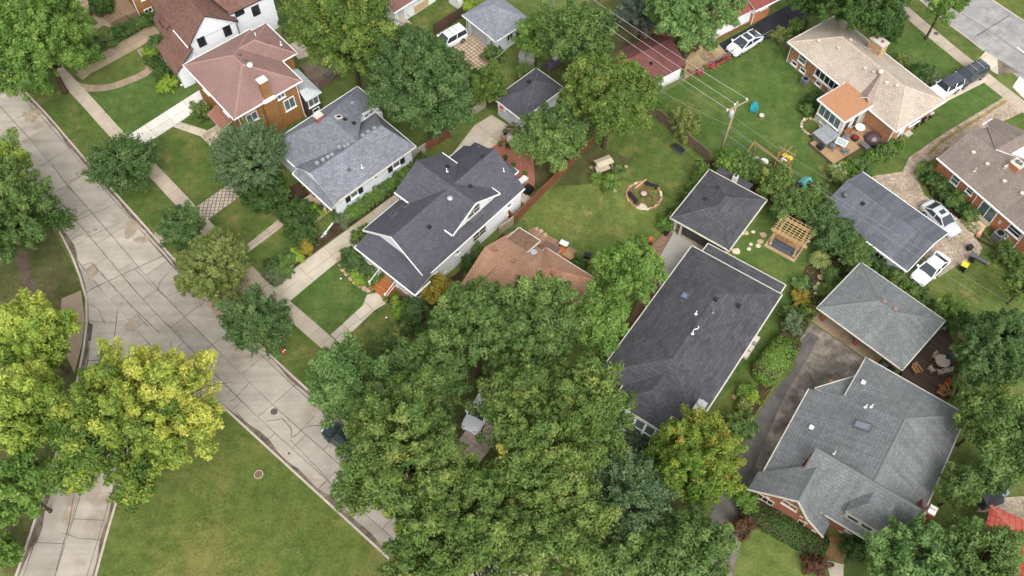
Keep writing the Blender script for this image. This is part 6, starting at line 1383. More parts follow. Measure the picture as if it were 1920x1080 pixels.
def pergola():
    t = thing('pergola', 'pale timber pergola with open rafters over a slate patio', 'pergola', (26.47, 53.88), rad(-37)); W3, D3 = 3.85, 2.62
    for x in (.42, 3.1):
        for y in (.35, 2.3): MB().box(x - .08, x + .08, y - .08, y + .08, 0, 2.3).box(x - .14, x + .14, y - .14, y + .14, 0, .18).build('post', WOODPALE, t)
    for y in (.3, .42, 2.24, 2.36): MB().box(-.05, W3 + .1, y - .03, y + .03, 2.2, 2.42).build('beam', WOODPALE, t)
    for k in range(8): x = .25 + k * .48; MB().box(x - .025, x + .025, -.1, D3 + .1, 2.425, 2.58).build('rafter', WOODPALE, t)
    for k in range(9): y = .05 + k * .32; MB().box(0, W3, y - .02, y + .02, 2.585, 2.63).build('purlin', WOODPALE, t)
    for x, y, dx in ((.42, .35, .5), (3.1, .35, -.5)): MB().bar((x, y, 1.7), (x + dx, y, 2.2), .06, .08).build('brace', WOODPALE, t)
pergola()
def pergola_patio():
    o = root('slate_patio'); a = rad(-37); O = Vector((26.47, 53.88, 0)); u = Vector((math.cos(a), math.sin(a), 0)); v = Vector((-u.y, u.x, 0)); o.location = O; o.rotation_euler = (0, 0, a)
    MB().box(0, 3.5, -.3, 2.6, -.05, .05).build('border', concrete('tan_edge', S(176, 150, 118)), o); sl = concrete('slate_paving', S(92, 96, 106), (.8, .8, .8), .3); sd_ = paint('dark_slate', S(64, 66, 74), .8)
    MB().box(.2, 3.3, .1, 2.5, .05, .06).build('bedding', sd_, o)
    for i in range(6):
        for j in range(2): MB().box(.28 + i * .5, .28 + i * .5 + .44, .18 + j * .5, .18 + j * .5 + .44, .06, .085).build('slate', sl, o)
    MB().box(.3, 3.2, 1.25, 2.45, .06, .09).build('stone_floor', concrete('brown_stone_floor', S(166, 132, 100)), o)
pergola_patio()
p = at(1513, 461); t = thing('globe_lamp', 'small white globe lamp at the pergola corner', 'lamp', (p.x, p.y)); MB().tube([(0, 0, 0), (0, 0, .7)], .02, 6).build('stem', BLACK, t); MB().lathe([(.03, .68), (.13, .76), (.15, .84), (.1, .94), (.02, .97)], n=12).build('globe', WHITE, t, True)
def play_set():
    b = at(1466, 318); t = thing('swing_set', 'wooden swing set with climbing tower and yellow tubs on the lush lawn', 'swing set', (b.x, b.y)); c = lambda x, y, z: at(x, y, z) - b; wd = wood('playset_wood', S(166, 132, 88), .25)
    a0, a1 = c(1414, 266, 2.3), c(1458, 299, 2.3); MB().bar(a0, a1, .12, .14).build('beam', wd, t)
    for s in (-1, 1): MB().bar(a0, Vector((a0.x + s * .75 - .2, a0.y + s * .55 - .2, 0)), .1, .1).build('leg', wd, t)
    for k in (.25, .5): q = a0.lerp(a1, k); s_ = MB().tube([q, q - Vector((.18, 0, 1.75))], .012, 5).tube([q + Vector((.35, -.25, 0)), q + Vector((.17, -.25, -1.75))], .012, 5).build('swing_rope', BLACK, t); MB().box(q.x - .25, q.x + .25, q.y - .25, q.y + .02, .5, .55).build('swing_seat', WHITE, s_)
    ang = rad(-40); u = Vector((math.cos(ang), math.sin(ang), 0)); v = Vector((-u.y, u.x, 0)); O = c(1466, 312, 0); O.z = 0
    P = lambda x, y, z: O + u * x + v * y + Vector((0, 0, z))
    for x in (-.65, .65):
        for y in (-.65, .65): MB().bar(P(x, y, 0), P(x, y, 2.5), .1, .1).build('post', wd, t)
    m = MB()
    for k in range(9): m.bar(P(-.65 + k * .16, -.7, 1.2), P(-.65 + k * .16, .7, 1.2), .14, .04)
    m.build('platform', wd, t)
    for y in (-.68, .68): MB().bar(P(-.7, y, 1.8), P(.7, y, 1.8), .04, .1).build('rail', wd, t)
    MB().bar(P(-.68, -.7, 1.8), P(-.68, .7, 1.8), .04, .1).build('rail', wd, t); MB().bar(P(-1.0, 0, 2.55), P(1.0, 0, 2.55), .08, .1).build('top_bar', wd, t); MB().bar(P(0, -1.0, 2.5), P(0, 1.0, 2.5), .08, .1).build('top_bar', wd, t)
    ye = paint('yellow_plastic', S(232, 200, 84), .4)
    MB().lathe([(.2, 0), (.3, .2), (.25, .2)], tuple(P(-.2, .35, 1.22)), 12).build('tub', ye, t); MB().lathe([(.2, 0), (.32, .2), (.27, .2)], tuple(P(.4, .4, 1.22)), 12).build('tub', ye, t); MB().bar(P(-.3, -.2, 1.3), P(.3, -.3, 1.3), .4, .12).build('white_tub', WHITE, t); MB().bar(P(-.5, .1, 1.27), P(-.3, -.4, 1.27), .35, .08).build('dark_mat', DARKPL, t)
    m = MB()
    for s in (-.25, .25): m.bar(P(.75, -.5 + s, 1.2), P(1.6, -.5 + s, 0), .06, .06)
    for k in range(4): m.bar(P(.92 + k * .2, -.75, 1.0 - k * .28), P(.92 + k * .2, -.25, 1.0 - k * .28), .05, .05)
    m.build('ladder', wd, t)
play_set()
p = at(1432, 305); t = thing('trampoline', 'tiny round trampoline with white rim beside the swing set', 'trampoline', (p.x, p.y)); MB().lathe([(.36, .2), (.48, .2), (.48, .24), (.36, .24)], n=22).build('rim', WHITE, t); MB().lathe([(.37, .215), (.37, .22)], n=22).build('mat', DARKPL, t)
for k in range(4): MB().tube([(.4 * math.cos(k * 1.57), .4 * math.sin(k * 1.57), 0), (.4 * math.cos(k * 1.57), .4 * math.sin(k * 1.57), .2)], .02, 6).build('leg', BLACK, t)
def playhouse():
    p = at(1505, 352); t = thing('playhouse', 'small plastic playhouse with turquoise roof behind the hedge', 'playhouse', (p.x, p.y), rad(35)); cr_ = paint('cream_plastic', S(196, 184, 150), .5)
    MB().box(-.55, .55, -.45, .45, 0, .95).build('wall', cr_, t); roof(t, gable(-.65, .65, -.55, .55, .95, 1.4, 'x'), paint('turquoise_plastic', S(92, 186, 176), .4), cr_, .05); MB().box(-.56, -.54, -.15, .15, .4, .8).build('window', BLACK, t); MB().box(.1, .4, -.47, -.44, 0, .8).build('door', paint('plum_plastic', S(110, 56, 62), .5), t)
    p = at(1513, 364); t = thing('toy_car', 'little pink and white ride-on toy beside the playhouse', 'toy', (p.x, p.y), rad(60)); MB().box(-.35, .35, -.18, .18, .12, .3).build('body', paint('pink_plastic', S(222, 170, 182), .4), t); MB().box(-.15, .2, -.14, .14, .3, .5).build('seat', WHITE, t)
    for x in (-.22, .22):
        for s in (-1, 1): MB().tube([(x, s * .16, .12), (x, s * .22, .12)], .11, 10).build('wheel', TYRE, t)
playhouse()
chair('white plastic chair on the worn grass by the back deck', 1566, 323, rad(200), WHITE, name='plastic_chair'); table('small round cream table beside the white plastic chair', 1576, 314, 0, .38, .38, OFFWHITE, h=.55, round_=True)
# ---- back deck of the tan roofed house
def back_deck():
    t = thing('deck', 'honey-coloured timber deck behind the sun room', 'deck', (32.57, 80.46), rad(-55.9)); bw = wood('honey_boards', S(172, 142, 108), .22, 0); m = MB().box(0, 3.66, 0, .135, .38, .42).mesh('board', bw)
    k = 0; y = -6.6
    while y < -1.75: part('board', m, t, (11.45, y, 0)); y += .145
    m2 = MB().box(0, 2.4, 0, .135, .38, .42).mesh('board', bw); y = -1.72
    while y < .3: part('board', m2, t, (12.6, y, 0)); y += .145
    MB().box(11.42, 15.14, -6.66, -6.61, 0, .42).box(15.1, 15.15, -6.61, .3, 0, .42).box(11.4, 11.45, -6.61, -3.6, 0, .42).build('skirt', WOODGREY, t)
    return t
back_deck()
def h9(x, y): a = rad(-55.9); return (32.57 + x * math.cos(a) - y * math.sin(a), 80.46 + x * math.sin(a) + y * math.cos(a))
def hot_tub():
    p = h9(11.95, -4.95); t = thing('hot_tub', 'square hot tub with folded grey cover on the back deck', 'hot tub', (*p, .42), rad(-55.9)); MB().box(-.95, .95, -1.0, 1.0, 0, .75).build('cabinet', paint('tub_grey', S(120, 118, 116), .7), t)
    cv = paint('tub_cover', S(150, 152, 156), .6); MB().box(-1.05, 1.05, -1.1, -.02, .75, .88).build('cover_half', cv, t); MB().box(-1.05, 1.05, .02, 1.1, .75, .88).build('cover_half', cv, t); MB().box(.3, 1.0, -1.6, -1.15, 0, .45).build('step', DARKPL, t)
hot_tub()
def t_at(p, fn, *a, **k): pass
p = h9(13.7, -4.3); t = thing('patio_table', 'glass topped white framed table on the back deck', 'table', (*p, .42), rad(-35)); MB().box(-.6, .6, -.5, .5, .7, .74).build('table_top', paint('glass_top', S(176, 190, 188), .2, .7), t)
for x0, x1, y0, y1 in ((-.62, .62, .44, .52), (-.62, .62, -.52, -.44), (-.62, -.54, -.44, .44), (.54, .62, -.44, .44)): MB().box(x0, x1, y0, y1, .735, .765).build('rim', WHITE, t)
for x in (-.5, .5):
    for y in (-.4, .4): MB().box(x - .03, x + .03, y - .03, y + .03, 0, .7).build('leg', WHITE, t)
GB = paint('blue_grey_fabric', S(122, 134, 142), .8, .2)
def chair_w(label, wx, wy, z, rot, mat, **k):
    t = chair(label, 960, 540, rot, mat, **k); t.location = (wx, wy, z); return t
for i, (x, y, r) in enumerate(((13.5, -5.3, 90), (14.7, -4.6, 170), (13.4, -3.4, -70), (12.9, -4.5, 20))): q = h9(x, y); chair_w('blue-grey chair %s the glass table on the back deck' % ('below', 'right of', 'above', 'left of')[i], q[0], q[1], .42, rad(r - 56), GB, name='patio_chair')
p = h9(13.3, -1.0); t = thing('round_table', 'round white table against the sun room wall', 'table', (*p, .42)); MB().lathe([(.5, .7), (.56, .74), (.56, .78), (.5, .8)], n=20).build('table_top', WHITE, t); MB().tube([(0, 0, 0), (0, 0, .7)], .05, 8).build('pedestal', WHITE, t)
p = h9(15.0, -.5); t = thing('covered_grill', 'big dark maroon covered umbrella bundle beside the brick wall', 'cover', (*p, .1)); MB().lathe([(.75, 0), (.95, .35), (.8, .75), (.45, 1.05), (.1, 1.15)], n=9, sx=1.1).build('cover', paint('maroon_vinyl', S(84, 64, 70), .35, .5), t); MB().lathe([(1.0, .0), (1.0, .05)], n=9, sx=1.1).build('hem', DARKPL, t)
p = h9(13.9, -2.2); t = thing('garden_tub', 'dark tub with red cushion on the back deck', 'tub', (*p, .42)); MB().lathe([(.35, 0), (.42, .4), (.38, .4)], n=14).build('tub', DARKPL, t); MB().lathe([(.32, .38), (.3, .5), (.1, .54)], n=12).build('cushion', paint('crimson_cloth', S(140, 44, 60), .9, .1), t)
p = h9(15.4, -2.3); t = thing('griddle', 'black flat grill with side shelf at the deck edge', 'grill', (*p, .1), rad(-56)); MB().box(-.5, .5, -.28, .28, .7, .85).build('firebox', BLACK, t); MB().box(-.55, .55, -.33, .33, .85, .88).build('rim', GREYPL, t)
for x in (-.45, .45):
    for y in (-.24, .24): MB().box(x - .025, x + .025, y - .025, y + .025, 0, .7).build('leg', BLACK, t)
p = h9(12.9, -2.6); t = thing('shelf_stand', 'brown wooden plant stand by the sun room door', 'stand', (*p, .42), rad(-56))
for k in range(3): MB().box(-.2, .2, -.5, .5, .15 + k * .35, .19 + k * .35).build('shelf', wood('brown_stand', S(140, 98, 62)), t)
for x in (-.19, .19):
    for y in (-.48, .48): MB().box(x - .02, x + .02, y - .02, y + .02, 0, .95).build('leg', wood('brown_stand', S(140, 98, 62)), t)
t = thing('rock_garden', 'small rock ring with ferns left of the sun room', 'stones', tuple(at(1520, 238)[:2])); O = at(1520, 238)
for k in range(18): a = 6.283 * k / 18; boulder(t, 1.05 * math.cos(a), 1.25 * math.sin(a), 0, rs.uniform(.13, .24), ST_TAN if k % 3 else ST_PALE, rs, .5)
p = at(1541, 237); o = MB().box(-.5, .5, -.05, .05, 0, .6).build('leaning_sheet', WHITE); o.location = p; o.rotation_euler = (rad(20), 0, rad(-56)); tag(o, 'white panel leaning on the sun room wall', 'panel')
for i, (x, y, b_, l_) in enumerate(((1714, 237, DARKPL, BLACK), (1726, 230, BLACK, DARKPL), (1739, 221, DARKPL, paint('pale_lid', S(196, 198, 200), .5)))): bin_(('black bin nearest the gravel side of the tan roofed house', 'middle black bin beside the tan roofed house', 'dark bin with pale lid beside the tan roofed house')[i], x, y, rad(-56), b_, l_)
p = at(1683, 257); t = thing('hose_reel', 'round dark hose reel at the house corner', 'hose reel', (p.x, p.y), rad(-56)); MB().tube([(0, -.12, .35), (0, .12, .35)], .3, 14).build('reel', GREYPL, t); MB().box(-.25, .25, -.15, .15, 0, .08).build('base', DARKPL, t)
p = at(1700, 250); t = thing('side_step', 'pale slatted step at the side door', 'step', (p.x, p.y), rad(-56))
for k in range(4): MB().box(-.5, .5, -.45 + k * .23, -.26 + k * .23, 0, .2).build('slat', OFFWHITE, t)
# ---- yard of the orange brick house
bin_('black bin with bright yellow lid on the back grass', 1803, 505, rad(-35), BLACK, paint('yellow_lid', S(226, 214, 60), .5), 1.0, .62); bin_('plain dark bin beside the yellow lidded one', 1820, 487, rad(-30), DARKPL, GREYPL, .95, .58); bin_('open dark bin near the gravel edge', 1815, 468, rad(20), DARKPL, DARKPL, .7, .5)
p = at(1838, 489); t = thing('rolled_mat', 'grey rolled tarpaulin lying behind the bins', 'tarpaulin', (p.x, p.y), rad(-40)); MB().tube([(-.7, 0, .2), (.8, 0, .2)], .22, 12).build('roll', GREYPL, t); MB().tube([(.62, 0, .22), (.84, 0, .22)], .26, 12).build('end_roll', paint('tan_roll', S(136, 118, 104), .9), t)
p = at(1836, 438); t = thing('leaning_board', 'pink and cream board lying by the wooden steps', 'board', (p.x, p.y), rad(52)); MB().box(-.75, .75, -.18, .18, .25, .33).build('board', paint('cream_board', S(206, 176, 142), .7), t); MB().box(-.8, -.4, -.2, .2, .331, .345).build('pink_end', paint('salmon', S(196, 120, 96), .7), t); MB().box(-.6, .6, -.1, .1, 0, .25).build('trestle', WOODGREY, t)
p = at(1824, 455); t = thing('wire_wheel', 'pale wire wheel lying on the gravel', 'wheel', (p.x, p.y)); m = MB()
for k in range(16): a0, a1 = 6.283 * k / 16, 6.283 * (k + 1) / 16; m.bar((.32 * math.cos(a0), .32 * math.sin(a0), .06), (.32 * math.cos(a1), .32 * math.sin(a1), .06), .05, .05)
m.build('rim', OFFWHITE, t)
for k in range(4): MB().bar((-.3 * math.cos(k * .785), -.3 * math.sin(k * .785), .05), (.3 * math.cos(k * .785), .3 * math.sin(k * .785), .05), .02, .02).build('spoke', OFFWHITE, t)
p = at(1881, 483); t = thing('old_tyre', 'small ring planter in the grass below the air conditioner', 'planter', (p.x, p.y)); MB().lathe([(.3, 0), (.34, .1), (.3, .18), (.2, .18), (.18, .05)], n=16).build('ring', paint('tan_rubber', S(146, 128, 104), .9), t)
# ---- clay roofed house patio, white house patio
p = at(1057, 463); t = thing('folding_table', 'white folding table on the patio behind the clay roof', 'table', (p.x, p.y), rad(-30)); MB().box(-.45, .45, -.3, .3, .68, .72).build('table_top', WHITE, t)
for x in (-.38, .38): MB().box(x - .02, x + .02, -.25, .25, 0, .68).build('leg', GREYPL, t)
OR = paint('orange_tarp', S(206, 128, 76), .7, .2); p = at(1050, 475); t = thing('orange_tarp', 'orange tarpaulin crumpled on the patio behind the clay roof', 'tarpaulin', (p.x, p.y), .4); m = MB(); vs = []; 
for i in range(6):
    for j in range(6): vs.append((-.8 + i * .32, -.6 + j * .24, .12 + .22 * rs.random() * (1 if 0 < i < 5 and 0 < j < 5 else .2)))
m.faces(vs, [(i * 6 + j, (i + 1) * 6 + j, (i + 1) * 6 + j + 1, i * 6 + j + 1) for i in range(5) for j in range(5)]).build('sheet', OR, t)
p = at(1067, 482); t = thing('plywood_box', 'tan plywood box full of clutter on the patio', 'box', (p.x, p.y), rad(-40)); 
for x0, x1, y0, y1 in ((-.6, .6, -.5, -.46), (-.6, .6, .46, .5), (-.6, -.56, -.46, .46), (.56, .6, -.46, .46)): MB().box(x0, x1, y0, y1, 0, .6).build('side', WOODPALE, t)
MB().box(-.55, .55, -.45, .45, .3, .42).build('contents', paint('tan_clutter', S(178, 140, 100), .9), t)
p = at(1101, 482); t = thing('black_crate', 'small black lidded crate on the dry lawn', 'crate', (p.x, p.y), rad(-20)); MB().box(-.32, .32, -.25, .25, 0, .4).build('body', BLACK, t); MB().box(-.35, .35, -.28, .28, .4, .46).build('lid', DARKPL, t)
for i, (x, y) in enumerate(((1006, 430), (1014, 434), (1022, 441))): p = at(x, y); o = boulder(None, 0, 0, 0, .28, ST_TAN, rs, .4, 'patio_stone'); o.location = p; tag(o, ('first', 'second', 'third')[i] + ' stone along the patio edge behind the clay roof', 'stone')
MT = wood('teak', S(150, 118, 104), .25)
table('white topped rectangular table on the brick patio', 963, 269, rad(-8), 1.35, .8, paint('pale_table', S(206, 198, 196), .5), legs=BLACK, name='patio_table')
for i, (x, y, r, m_) in enumerate(((945, 265, 0, MT), (953, 278, 90, BLACK), (968, 280, 90, BLACK), (978, 276, 160, MT), (966, 256, -90, MT))): chair(('wooden slatted chair left of', 'black metal chair at the lower left of', 'black metal chair at the lower right of', 'slatted chair right of', 'wooden chair above')[i] + ' the white topped patio table', x, y, rad(r), m_, name='patio_chair')
p = at(962, 251); t = thing('garden_bench', 'grey wooden bench behind the patio table', 'bench', (p.x, p.y), rad(-8))
for k in range(4): MB().box(-.85, .85, -.25 + k * .13, -.14 + k * .13, .42, .45).build('seat_slat', WOODGREY, t)
for k in range(3): MB().box(-.85, .85, .28, .31, .55 + k * .14, .66 + k * .14).build('back_slat', WOODGREY, t)
for x in (-.75, .75): MB().box(x - .04, x + .04, -.25, .3, 0, .42).build('leg', WOODGREY, t)
pot('dark pot of leafy plants above the wooden patio chair', 947, 252, .25, .45, DARKPL, 'mid'); pot('pot of grassy plants left of the patio table', 938, 273, .22, .35, DARKPL, 'bright'); pot('dark potted plant against the white house rear wall', 948, 300, .2, .4, BLACK, 'deep'); pot('potted plant near the rear corner of the white house', 963, 312, .2, .3, DARKPL, 'mid'); pot('small pot by the rear steps of the white house', 985, 328, .2, .3, DARKPL, 'bright')
p = at(980, 342); t = thing('white_cushion_box', 'white storage box on the brick patio', 'box', (p.x, p.y), rad(45)); MB().box(-.55, .55, -.3, .3, 0, .45).build('body', OFFWHITE, t); MB().box(-.58, .58, -.33, .33, .45, .52).build('lid', WHITE, t)
p = at(989, 362); t = thing('covered_grill', 'black covered barbecue by the cedar fence', 'grill', (p.x, p.y), rad(45)); MB().faces([(-.6, -.35, 0), (.6, -.35, 0), (.6, .35, 0), (-.6, .35, 0), (-.62, -.37, .8), (.62, -.37, .8), (.62, .37, .8), (-.62, .37, .8), (-.4, -.25, 1.15), (.4, -.25, 1.15), (.4, .25, 1.15), (-.4, .25, 1.15)], [(0, 1, 5, 4), (1, 2, 6, 5), (2, 3, 7, 6), (3, 0, 4, 7), (4, 5, 9, 8), (5, 6, 10, 9), (6, 7, 11, 10), (7, 4, 8, 11), (8, 9, 10, 11)]).build('cover', BLACK, t); MB().box(-.3, .3, -.1, .1, 1.15, 1.2).build('handle_bump', DARKPL, t)
pot('pale stone pot of flowers left of the porch steps', 698, 545, .24, .5, OFFWHITE, 'gold'); pot('pale pot of rust flowers right of the porch steps', 724, 566, .24, .5, OFFWHITE, 'autumn'); pot('tall terracotta pot beside the brick walk', 1219, 458, .28, .95, TERRA); pot('dark bucket planter by the open garage', 1248, 440, .3, .5, DARKPL); pot('yellow flower pot at the open garage corner', 1262, 426, .14, .3, paint('yellow_pot', S(222, 190, 60), .6), 'gold')
for i, (x, y) in enumerate(((571, 351), (590, 368))): pot(('orange pot of flowers at the far porch corner', 'orange pot beside the bungalow door mat')[i], x, y, .2, .32, paint('orange_pot', S(204, 120, 56), .7), 'autumn', .55)
for i, (p0, p1) in enumerate((((603, 444), (629, 412)), ((602, 445), (612, 437)))): a, b = at(*p0, .12), at(*p1, .12); o = MB().bar((0, 0, 0), b - a, .16, .08).build('white_plank', WHITE); o.location = a; tag(o, ('long white plank lying in the bungalow flower bed', 'short white plank lying in the bungalow flower bed')[i], 'plank')
for i, (x, y) in enumerate(((640, 525), (725, 598), (527, 397))): p = at(x, y); t = thing('lawn_light', ('small pale light disc on the lush front lawn', 'small white lamp on the lawn right of the front path', 'small white lamp by the bungalow path')[i], 'garden light', (p.x, p.y)); MB().tube([(0, 0, 0), (0, 0, .25)], .015, 5).build('stake', BLACK, t); MB().lathe([(.03, .24), (.1, .28), (.08, .34), (.02, .36)], n=10).build('head', WHITE, t)
def hydrant():
    p = at(532, 661); t = thing('fire_hydrant', 'red fire hydrant with white caps on the verge', 'hydrant', (p.x, p.y), rad(20)); rd_ = paint('hydrant_red', S(176, 44, 48), .5)
    MB().lathe([(.17, 0), (.17, .06), (.12, .08), (.12, .55), (.16, .57), (.16, .62), (.13, .72), (.06, .8), (.03, .84)], n=14).build('barrel', rd_, t, True)
    for s in (-1, 1): MB().tube([(0, s * .1, .48), (0, s * .22, .48)], .06, 10).build('side_cap', WHITE, t)
    MB().tube([(.1, 0, .42), (.24, 0, .42)], .085, 10).build('pumper_cap', WHITE, t)
hydrant()
p = at(519, 625); MU = structure(MB().lathe([(.55, -.02), (.5, .02)], n=16).build('mulch_ring', M_MULCH)); MU.location = p
# ---- timber deck behind the cottage
def timber_deck():
    O = at(1740, 690); t = thing('deck', 'dark weathered timber deck behind the grey-green garage', 'deck', (O.x, O.y), rad(-45.6)); a = rad(-45.6); u = Vector((math.cos(a), math.sin(a))); v = Vector((-u.y, u.x)); bw = wood('dark_deck_boards', S(84, 69, 60), .35, 0)
    poly = []
    for p in ((1690, 700), (1768, 615), (1795, 645), (1801, 672), (1797, 690), (1776, 752), (1690, 712)): q = at(*p, .4) - O; poly.append((q.x * u.x + q.y * u.y, q.x * v.x + q.y * v.y))
    y0, y1 = min(p[1] for p in poly), max(p[1] for p in poly); y = y0
    while y < y1:
        c = clip(poly, [(-30, y), (30, y), (30, y + .138), (-30, y + .138)])
        if len(c) >= 3 and area(c) > .02: MB().prism(c, .36, .4).build('board', bw, t)
        y += .15
    MB().prism(poly, 0, .33).build('frame', WOODDARK, t)
timber_deck()
PW = wood('pale_patio_wood', S(178, 162, 146), .2)
table('octagonal pale wooden table with green umbrella on the dark deck', 1762, 683, .3, .72, .72, PW, z=.4, round_=True, n=8, name='patio_table')
p = at(1767, 682, .4); t = thing('folded_umbrella', 'dark green folded umbrella through the deck table', 'umbrella', (p.x, p.y, .4)); MB().tube([(0, 0, .74), (.12, .04, 2.0)], .025, 6).build('pole', PW, t); MB().lathe([(.05, 0), (.22, .25), (.17, .6), (.06, 1.0)], (.04, .02, 1.0), 9).build('canopy', paint('umbrella_green', S(38, 74, 70), .8, .1), t)
for i, (x, y, r) in enumerate(((1743, 696, 30), (1752, 673, -60), (1760, 701, 100), (1772, 697, 150))): chair('pale wooden chair %s the octagonal deck table' % ('standing apart left of', 'above', 'below', 'right of')[i], x, y, rad(r), PW, z=.4, name='deck_chair')
CW = wood('cedar_lounger', S(156, 116, 78), .25)
for i, (x, y, r) in enumerate(((1716, 697, -70), (1762, 738, 140), (1766, 730, 100))): chair(('honey brown slatted lounge chair by the garage side of the deck', 'brown lounge chair at the lower deck corner', 'brown lounge chair turned away at the lower deck corner')[i], x, y, rad(r), CW, z=.4, adir=True, name='lounge_chair')
p = at(1777, 720, .4); t = thing('orange_tub', 'orange square tub by the deck railing', 'tub', (p.x, p.y, .4), .5); m = MB()
for x0, x1, y0, y1 in ((-.3, .3, -.3, -.26), (-.3, .3, .26, .3), (-.3, -.26, -.26, .26), (.26, .3, -.26, .26)): m.box(x0, x1, y0, y1, 0, .4)
m.box(-.26, .26, -.26, .26, 0, .05); m.build('tub', paint('orange_plastic', S(212, 110, 60), .5), t)
p = at(1768, 621); t = thing('garden_statue', 'small pale green statue at the deck end', 'statue', (p.x, p.y, .4)); MB().lathe([(.16, 0), (.13, .25), (.17, .4), (.1, .55), (.06, .6), (.1, .68), (.05, .78)], n=10).build('figure', paint('verdigris', S(168, 200, 186), .7), t, True); MB().box(-.18, .18, -.18, .18, -.4, 0).build('plinth', ST_PALE, t)
bin_('dark bin under the eave of the grey-green garage', 1652, 692, rad(-45), DARKPL, GREYPL, .95, .6); bin_('second dark bin under the garage eave', 1665, 700, rad(-45), BLACK, DARKPL, .95, .6)
# ---- paver court, shed, far patio
def shed():
    p = at(990, 122); t = thing('shed', 'small pale grey panelled shed beside the white walled garage', 'shed', (p.x, p.y), rad(-20)); MB().box(-.9, .9, -.7, .7, 0, 1.7).build('wall', paint('shed_panel', S(186, 184, 176), .6), t)
    for k in range(9): MB().box(-.9 + k * .21, -.88 + k * .21, -.73, -.7, .05, 1.68).build('rib', paint('shed_rib', S(150, 148, 142), .6), t)
    roof(t, gable(-1.0, 1.0, -.8, .8, 1.72, 2.05, 'x'), paint('shed_roof', S(150, 146, 140), .7), OFFWHITE, .05)
shed()
p = at(911, 113); t = thing('planter_box', 'raised wooden planter with dark soil in the paver court', 'planter', (p.x, p.y), rad(-45))
for x0, x1, y0, y1 in ((-.75, .75, -.38, -.33), (-.75, .75, .33, .38), (-.75, -.7, -.33, .33), (.7, .75, -.33, .33)): MB().box(x0, x1, y0, y1, .1, .65).build('side', wood('grey_planter', S(150, 134, 116)), t)
MB().box(-.7, .7, -.33, .33, .3, .56).build('soil', M_MULCH, t)
p = at(861, 66); t = thing('folded_chair_pile', 'pale blue-grey folded tarpaulin heap behind the white car', 'tarpaulin', (p.x, p.y), .5); MB().faces([(-.5, -.4, 0), (.5, -.45, 0), (.55, .4, 0), (-.45, .45, 0), (-.3, -.2, .9), (.25, -.25, .7), (.3, .2, 1.0), (-.2, .25, .6)], [(0, 1, 5, 4), (1, 2, 6, 5), (2, 3, 7, 6), (3, 0, 4, 7), (4, 5, 6, 7)]).build('heap', paint('pale_blue_tarp', S(150, 162, 178), .7), t); MB().box(-.1, .5, -.7, -.3, 0, .5).build('dark_bundle', DARKPL, t)
p = at(1036, 122); t = thing('junk_heap', 'purple-grey tarpaulin heap behind the white walled garage', 'tarpaulin', (p.x, p.y), .7); MB().faces([(-1.2, -.5, 0), (1.1, -.5, 0), (1.2, .5, 0), (-1.1, .5, 0), (-.8, -.2, .6), (.7, -.3, .8), (.8, .3, .5), (-.6, .3, .9)], [(0, 1, 5, 4), (1, 2, 6, 5), (2, 3, 7, 6), (3, 0, 4, 7), (4, 5, 6, 7)]).build('heap', paint('purple_tarp', S(98, 86, 98), .7), t); MB().box(.2, 1.0, -.2, .3, .6, .85).build('pale_box', OFFWHITE, t)
for i, (x, y, ang) in enumerate(((949, 92, 0), (945, 98, .5), (940, 95, -.3))): p = at(x, y); t = thing('framed_pane', ('leaning dark framed pane against the grey garage', 'brown leaning frame against the grey garage', 'second dark framed pane against the grey garage')[i], 'frame', (p.x, p.y), rad(40) + ang); MB().bar((-.4, .2, 0), (-.4, .5, 1.3), .06, .05).bar((.4, .2, 0), (.4, .5, 1.3), .06, .05).bar((-.4, .5, 1.3), (.4, .5, 1.3), .06, .05).build('frame', OFFWHITE if i == 0 else WOODDARK, t); MB().poly([(-.4, .2, .02), (.4, .2, .02), (.4, .5, 1.28), (-.4, .5, 1.28)]).build('pane', GLASS, t)
p = at(860, 6); t = thing('white_shed', 'small white box shed at the top edge by the lawn', 'shed', (p.x, p.y), rad(-45)); MB().box(-.9, .9, -.8, .8, 0, 1.5).build('wall', WHITE, t); roof(t, gable(-1, 1, -.9, .9, 1.52, 1.75, 'x'), WHITE, OFFWHITE, .05)
RP = paint('toy_red', S(172, 72, 66), .5); PK = paint('toy_pink', S(226, 96, 128), .5)
p = at(1350, 118); t = thing('red_planter', 'long red trough against the chain link fence', 'planter', (p.x, p.y), rad(33)); MB().box(-1.2, 1.2, -.25, .25, .1, .45).build('trough', RP, t); MB().box(-1.1, 1.1, -.2, .2, .45, .5).build('soil', M_MULCH, t)
for i, (x, y) in enumerate(((1335, 122), (1363, 107), (1312, 135))):
    p = at(x, y, .5); t = thing('potted_flowers', ('pink flower clump at the near end of the red trough', 'pink flower clump at the far end of the red trough', 'pink flower clump by the red chair')[i], 'flowers', (p.x, p.y, 0)); rng = np.random.default_rng(40 + i); c = unit_(rng.normal(size=(130, 3))) * np.array([.42, .42, .3]) + [0, 0, .55]; PAL_P = [(0, S(170, 50, 90)), (1, S(240, 150, 180))]
    n_ = len(c); nr = unit_(rng.normal(size=(n_, 3)) + [0, 0, .8]); r_ = unit_(rng.normal(size=(n_, 3))); a_ = unit_(np.cross(nr, r_)); b_ = np.cross(nr, a_); V = np.stack([c - a_ * .08, c - b_ * .08, c + a_ * .08, c + b_ * .08], 1).reshape(-1, 3); mesh_np('blooms', V, np.arange(4 * n_).reshape(n_, 4), foliage('pink_blooms', PAL_P), rng.random(n_), t); MB().lathe([(.2, 0), (.28, .4)], n=10).build('pot', RP, t)
chair('red plastic chair beside the red roofed garage', 1293, 140, rad(40), RP, name='plastic_chair'); pot('yellow flowers along the chain link fence', 1322, 128, .2, .3, TERRA, 'gold')
